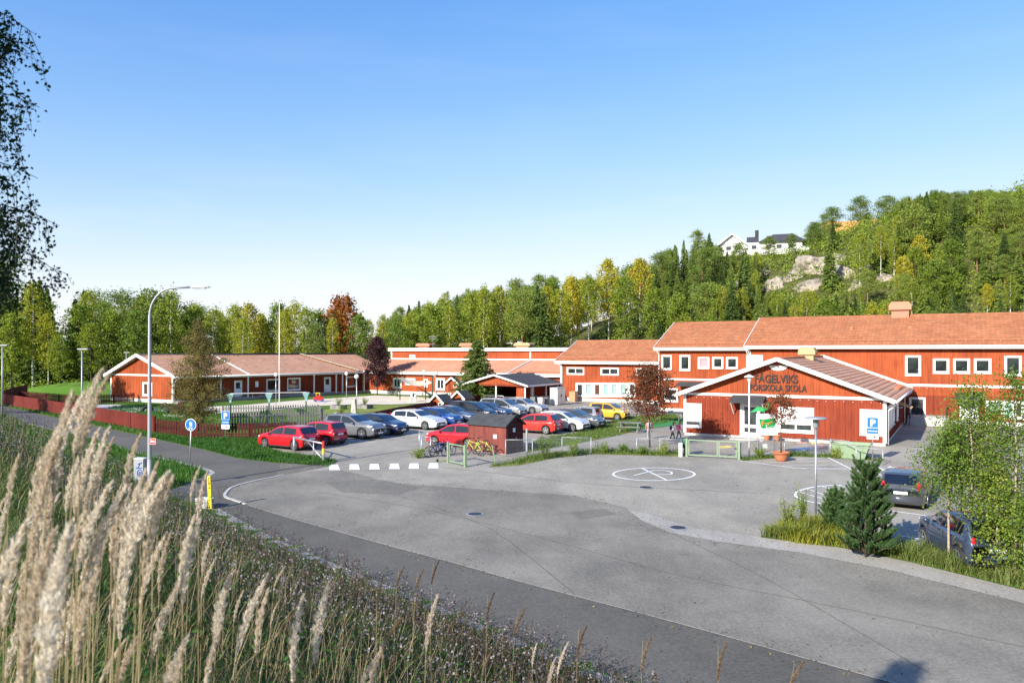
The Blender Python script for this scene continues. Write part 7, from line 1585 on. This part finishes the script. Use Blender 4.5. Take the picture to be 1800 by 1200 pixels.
# --- the bank in front
def bank_points(n, lo, hi, u0=-120, u1=1500, dmin=.0, dmax=60):
    r_ = np.exp(rng.uniform(math.log(lo), math.log(hi), n * 5)); u = rng.uniform(u0, u1, n * 5); x = (u - 900) / FOC * r_; y = r_; d = toe_dist(x, y); m = (d > dmin) & (d < dmax); return x[m][:n], y[m][:n], d[m][:n]
def bank():
    x, y, d = bank_points(5200, 3.5, 60); k = 16; hb = rng.uniform(.15, .55, len(x)); c = np.repeat(np.stack([x, y, g(x, y)], 1), k, 0); o = rng.normal(size=(len(c), 3)) * np.array([.13, .13, .0]); o[:, 2] = np.repeat(hb, k) * rng.uniform(.1, 1.1, len(c)); sz = np.repeat(.05 + .001 * y, k) * rng.uniform(.6, 1.5, len(c)); V, F = rhombi(c + o, sz, sz * .4)
    link('bank_weeds', quads_mesh('bank_weeds', V, F, 'grass_lush'), kind='stuff', label='leafy green weeds among the bank grass')
    x, y, d = bank_points(95000, 1.2, 95, dmin=-.45); hh = (.38 + .22 * np.sin(x * .9) * np.cos(y * .7 + 1)) * rng.uniform(.6, 1.35, len(x)); hh *= np.clip(.3 + d * .25, .25, 1); V, F = blades(x, y, g(x, y) - .02, hh, .0055 + .00095 * y, .55); link('bank_grass', quads_mesh('bank_grass', V, F, 'grass_dark'), kind='stuff', label='tangled green grass covering the bank in the foreground')
    x, y, d = bank_points(15000, 1.2, 60); hh = rng.uniform(.5, 1.0, len(x)) * np.clip(.4 + d * .2, .4, 1); V, F = blades(x, y, g(x, y) - .02, hh, .003 + .00045 * y, .4); link('dry_stalks', quads_mesh('dry_stalks', V, F, 'straw'), kind='stuff', label='dry straw stalks standing among the bank grass')
    # weeds with pale fluffy seed heads along the lower bank
    x, y, d = bank_points(4800, 6, 80, -100, 1250, .1, 8.0); dens = .5 + .5 * np.sin(x * .55 + 2) * np.cos(y * .4); keep = rng.uniform(size=len(x)) < np.clip(dens + .25, 0, 1); x, y, d = x[keep], y[keep], d[keep]
    hh = rng.uniform(.35, 1.15, len(x)) * np.clip(.4 + d * .3, .4, 1); z = g(x, y); V, F = blades(x, y, z, hh, .006 + .0004 * y, .25); link('weed_stems', quads_mesh('weed_stems', V, F, 'weed_brown'), kind='stuff', label='brown weed stems along the lower bank')
    k = 6; c = np.repeat(np.stack([x, y, z + hh * .82], 1), k, 0) + rng.normal(size=(len(x) * k, 3)) * np.array([.09, .09, .13]); sz = np.repeat(.020 + .0011 * y, k) * rng.uniform(.6, 1.4, len(c)); V, F = rhombi(c, sz, sz * .8); link('seed_fluff', quads_mesh('seed_fluff', V, F, 'fluff'), kind='stuff', label='white and grey fluffy seed heads along the lower bank')
    x, y, d = bank_points(900, 4, 40, 200, 1400, .1, 5); hh = rng.uniform(.5, 1.0, len(x)); z = g(x, y); V, F = blades(x, y, z, hh, .007 + .0004 * y, .2); c = np.repeat(np.stack([x, y, z + hh * .8], 1), 14, 0) + rng.normal(size=(len(x) * 14, 3)) * np.array([.022, .022, .10]); v2, f2 = rhombi(c, .05, .025)
    link('dock_stems', quads_mesh('dock_stems', V, F, 'weed_brown'), kind='stuff', label='dark dead weed stems on the bank'); link('dock_seeds', quads_mesh('dock_seeds', v2, f2, 'weed_brown'), kind='stuff', label='dark brown seed spikes on the bank')
bank()
# --- reed grass with feathery plumes: each stalk a thing
def plume_proto(seed, L=.25, mat='plume', fat=1.0):
    n = 1000; t = rng.uniform(0, 1, n) ** .9; prof = .0125 * fat * np.sin(np.pi * np.clip(t * .93 + .05, 0, 1)) ** .75 * (1 + .35 * np.sin(t * 40 + seed)); az = rng.uniform(0, 6.283, n); rr = prof * np.sqrt(rng.uniform(.05, 1, n)); bend = .05 * t ** 2
    c = np.stack([rr * np.cos(az) + bend, rr * np.sin(az), L * t], 1); d = np.stack([np.cos(az) * .55, np.sin(az) * .55, np.ones(n)], 1) + rng.normal(size=(n, 3)) * .25; V, F = rhombi(c, rng.uniform(.010, .020, n), .0032, d); return quads_mesh('plume', V, F, mat)
PLUMES = [plume_proto(i, .25 + .03 * (i % 3), 'plume', (.8, 1, 1.15, .9, 1.25)[i]) for i in range(5)]; DARKP = [plume_proto(i + 9, .2, 'plume_dark', .6) for i in range(2)]
def reed(u, v, D, dark=False, lean=None, sc=1.0):
    tip_ = PD(u, v, D); pm = random.choice(DARKP if dark else PLUMES); L = (.24 if not dark else .2) * sc; an = random.uniform(-1.2, 1.2) if lean is None else lean
    dx = .2 * random.uniform(-.3, 1.6); ax = Vector((math.cos(an) * dx, math.sin(an) * dx, 1)).normalized(); base_p = tip_ - ax * L
    gx, gy = base_p.x - .25 * dx, base_p.y - .1 * math.sin(an); zb_ = gz(gx, gy)
    if base_p.z - zb_ < .25 or base_p.z - zb_ > 1.9: return False
    r = link('reed_grass', None, None, (gx, gy, zb_ - .02), 0, None, 'reed grass'); r.empty_display_size = .1
    if dark: tag(r, 'thin dark-headed grass stalk rising from the lower bank', None, 'dark grass stalks')
    else: tag(r, 'reed grass stalk with a feathery beige plume on the near bank', None, 'reed grass with beige plumes')
    b_ = base_p - Vector((gx, gy, zb_ - .02)); st_ = MB().tube([(0, 0, 0), b_ * .5 + Vector((-.01, 0, .03)), b_, b_ + ax * L * .9], [.0026, .0021, .0016, .0008], 5).mesh('stem', 'straw', True); link('stem', st_, r)
    o = link('plume', pm, r); o.location = b_; q_ = Vector((0, 0, 1)).rotation_difference(ax); o.rotation_mode = 'QUATERNION'; o.rotation_quaternion = q_; o.scale = (sc,) * 3
    for k in range(2):
        z1 = b_.z * random.uniform(.15, .5); a = random.uniform(0, 6.28); ll = random.uniform(.25, .45); p0 = b_ * (z1 / b_.z); e = p0 + Vector((math.cos(a) * ll * .6, math.sin(a) * ll * .6, ll * .55)); mm = p0.lerp(e, .5) + Vector((0, 0, .06)); s_ = Vector((-math.sin(a), math.cos(a), 0)) * .004
        MB().add([p0 - s_, p0 + s_, mm + s_, mm - s_, e], [(0, 1, 2, 3), (3, 2, 4)]).build('leaf', 'grass_blade', r)
    return True
for u, v, D in ((158, 657, 1.5), (150, 668, 1.6), (112, 725, 1.7), (96, 728, 1.5), (145, 757, 1.7), (168, 752, 1.9), (75, 770, 1.5), (70, 780, 1.6), (60, 840, 1.5), (262, 835, 1.7), (255, 850, 1.5), (244, 848, 1.9), (225, 862, 1.8), (200, 855, 1.8), (345, 835, 2.6), (338, 820, 2.9), (190, 880, 1.6), (165, 845, 1.5), (85, 950, 1.2), (45, 970, 1.1), (70, 1000, 1.0), (380, 1025, 2.0), (442, 1035, 1.9), (452, 1050, 2.0), (508, 1068, 2.0), (555, 1040, 2.2), (365, 1105, 1.9), (655, 1150, 2.4), (640, 1155, 2.3), (318, 925, 1.8), (325, 930, 2.0), (268, 950, 1.9), (210, 980, 1.7), (140, 1010, 1.5), (20, 905, 1.3), (12, 925, 1.5)): reed(u, v, D * 1.35, sc=random.uniform(.8, 1.15))
n = 0
while n < 62:
    u = random.gauss(125, 100); v = random.uniform(770, 1120) + max(0, u - 200) * .35
    if u < -20 or u > 420: continue
    if reed(u, v, random.uniform(2.0, 4.2), sc=random.uniform(.7, 1.1)): n += 1
n = 0
while n < 30:
    u = random.uniform(330, 1150); v = 905 + (u - 330) * .30 + random.uniform(20, 150)
    if reed(u, v, random.uniform(3.5, 7.5), random.random() < .35, sc=random.uniform(.65, .95)): n += 1
for u, v, D in ((762, 983, 8), (735, 998, 8), (702, 992, 8.5), (857, 1040, 7), (912, 1064, 6.5), (1018, 1098, 6), (1130, 1118, 5.5), (1262, 1128, 5.2), (1398, 1158, 5)): reed(u, v, D, True, sc=1.3)
# --- birch hanging in at the upper left
def near_birch():
    x, y = -2.75, 3.5; z0 = gz(x, y); h = 8.45 - z0; tp = [Vector((.06 * math.sin(k), .03 * k, h * k / 8)) for k in range(9)]; mb = MB().tube(tp, [.045 * (1 - .9 * k / 8) + .004 for k in range(9)], 8); C = []
    for i in range(210):
        f = (i + .5) / 210; z = 2.3 + (h - 2.4) * f; az = i * 2.399; ln = random.uniform(.28, .64) * (1 - .2 * f); d = np.array([math.cos(az), math.sin(az), random.uniform(.15, .6)]); p0 = np.array([0, 0, z]); pts = [p0 + d * ln * k / 5 + np.array([0, 0, -.55 * ln * (k / 5) ** 2]) for k in range(6)]
        mb.tube([Vector(p) for p in pts], [.0055 * (1 - .9 * k / 5) + .0007 for k in range(6)], 5, 1)
        for k in range(10):
            t = random.uniform(.4, 1); j = min(4, int(t * 5)); p = pts[j] + (pts[j + 1] - pts[j]) * (t * 5 - j); hang = random.uniform(.06, .25); side = rng.normal(size=3) * .045; mb.tube([Vector(p), Vector(p + side * .7 + np.array([0, 0, -hang * .4])), Vector(p + side + np.array([0, 0, -hang]))], [.0022, .0014, .0008], 3, 1, cap=False)
            n_ = int(95 * hang) + 10; tt = rng.uniform(0, 1, n_)[:, None]; C.append(p + side * tt + np.array([0, 0, -hang]) * tt + rng.normal(size=(n_, 3)) * .018)
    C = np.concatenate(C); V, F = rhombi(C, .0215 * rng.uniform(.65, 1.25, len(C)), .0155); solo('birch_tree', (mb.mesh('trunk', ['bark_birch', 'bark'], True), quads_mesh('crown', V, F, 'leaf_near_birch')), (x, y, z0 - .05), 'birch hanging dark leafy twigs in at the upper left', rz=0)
near_birch()
# --- fallen leaves blown to the edges of the yard
def litter():
    C = []
    for line, n_, sp in ((near_edge, 260, .5), ([p for p in KERB[6:]], 300, .35), (WEEDS, 160, .5), (VERGE[:6], 160, .5)):
        for _ in range(n_):
            i_ = random.randrange(len(line) - 1); q_ = Vector(line[i_][:2]).lerp(Vector(line[i_ + 1][:2]), random.random()); xx, yy = q_.x + random.gauss(0, sp), q_.y + random.gauss(0, sp); C.append((xx, yy, gz(xx, yy) + .055))
    for _ in range(240):
        xx, yy = random.uniform(-9, 20), random.uniform(17, 44)
        if toe_dist(xx, yy) < -1: C.append((xx, yy, gz(xx, yy) + .055))
    C = np.array(C); d_ = unit(len(C)); d_[:, 2] *= .15; V, F = rhombi(C, .07 * rng.uniform(.6, 1.3, len(C)), .05, d_); link('fallen_leaves', quads_mesh('fallen_leaves', V, F, 'leaf_fallen'), kind='stuff', label='scattered fallen leaves and grit on the asphalt')
litter()
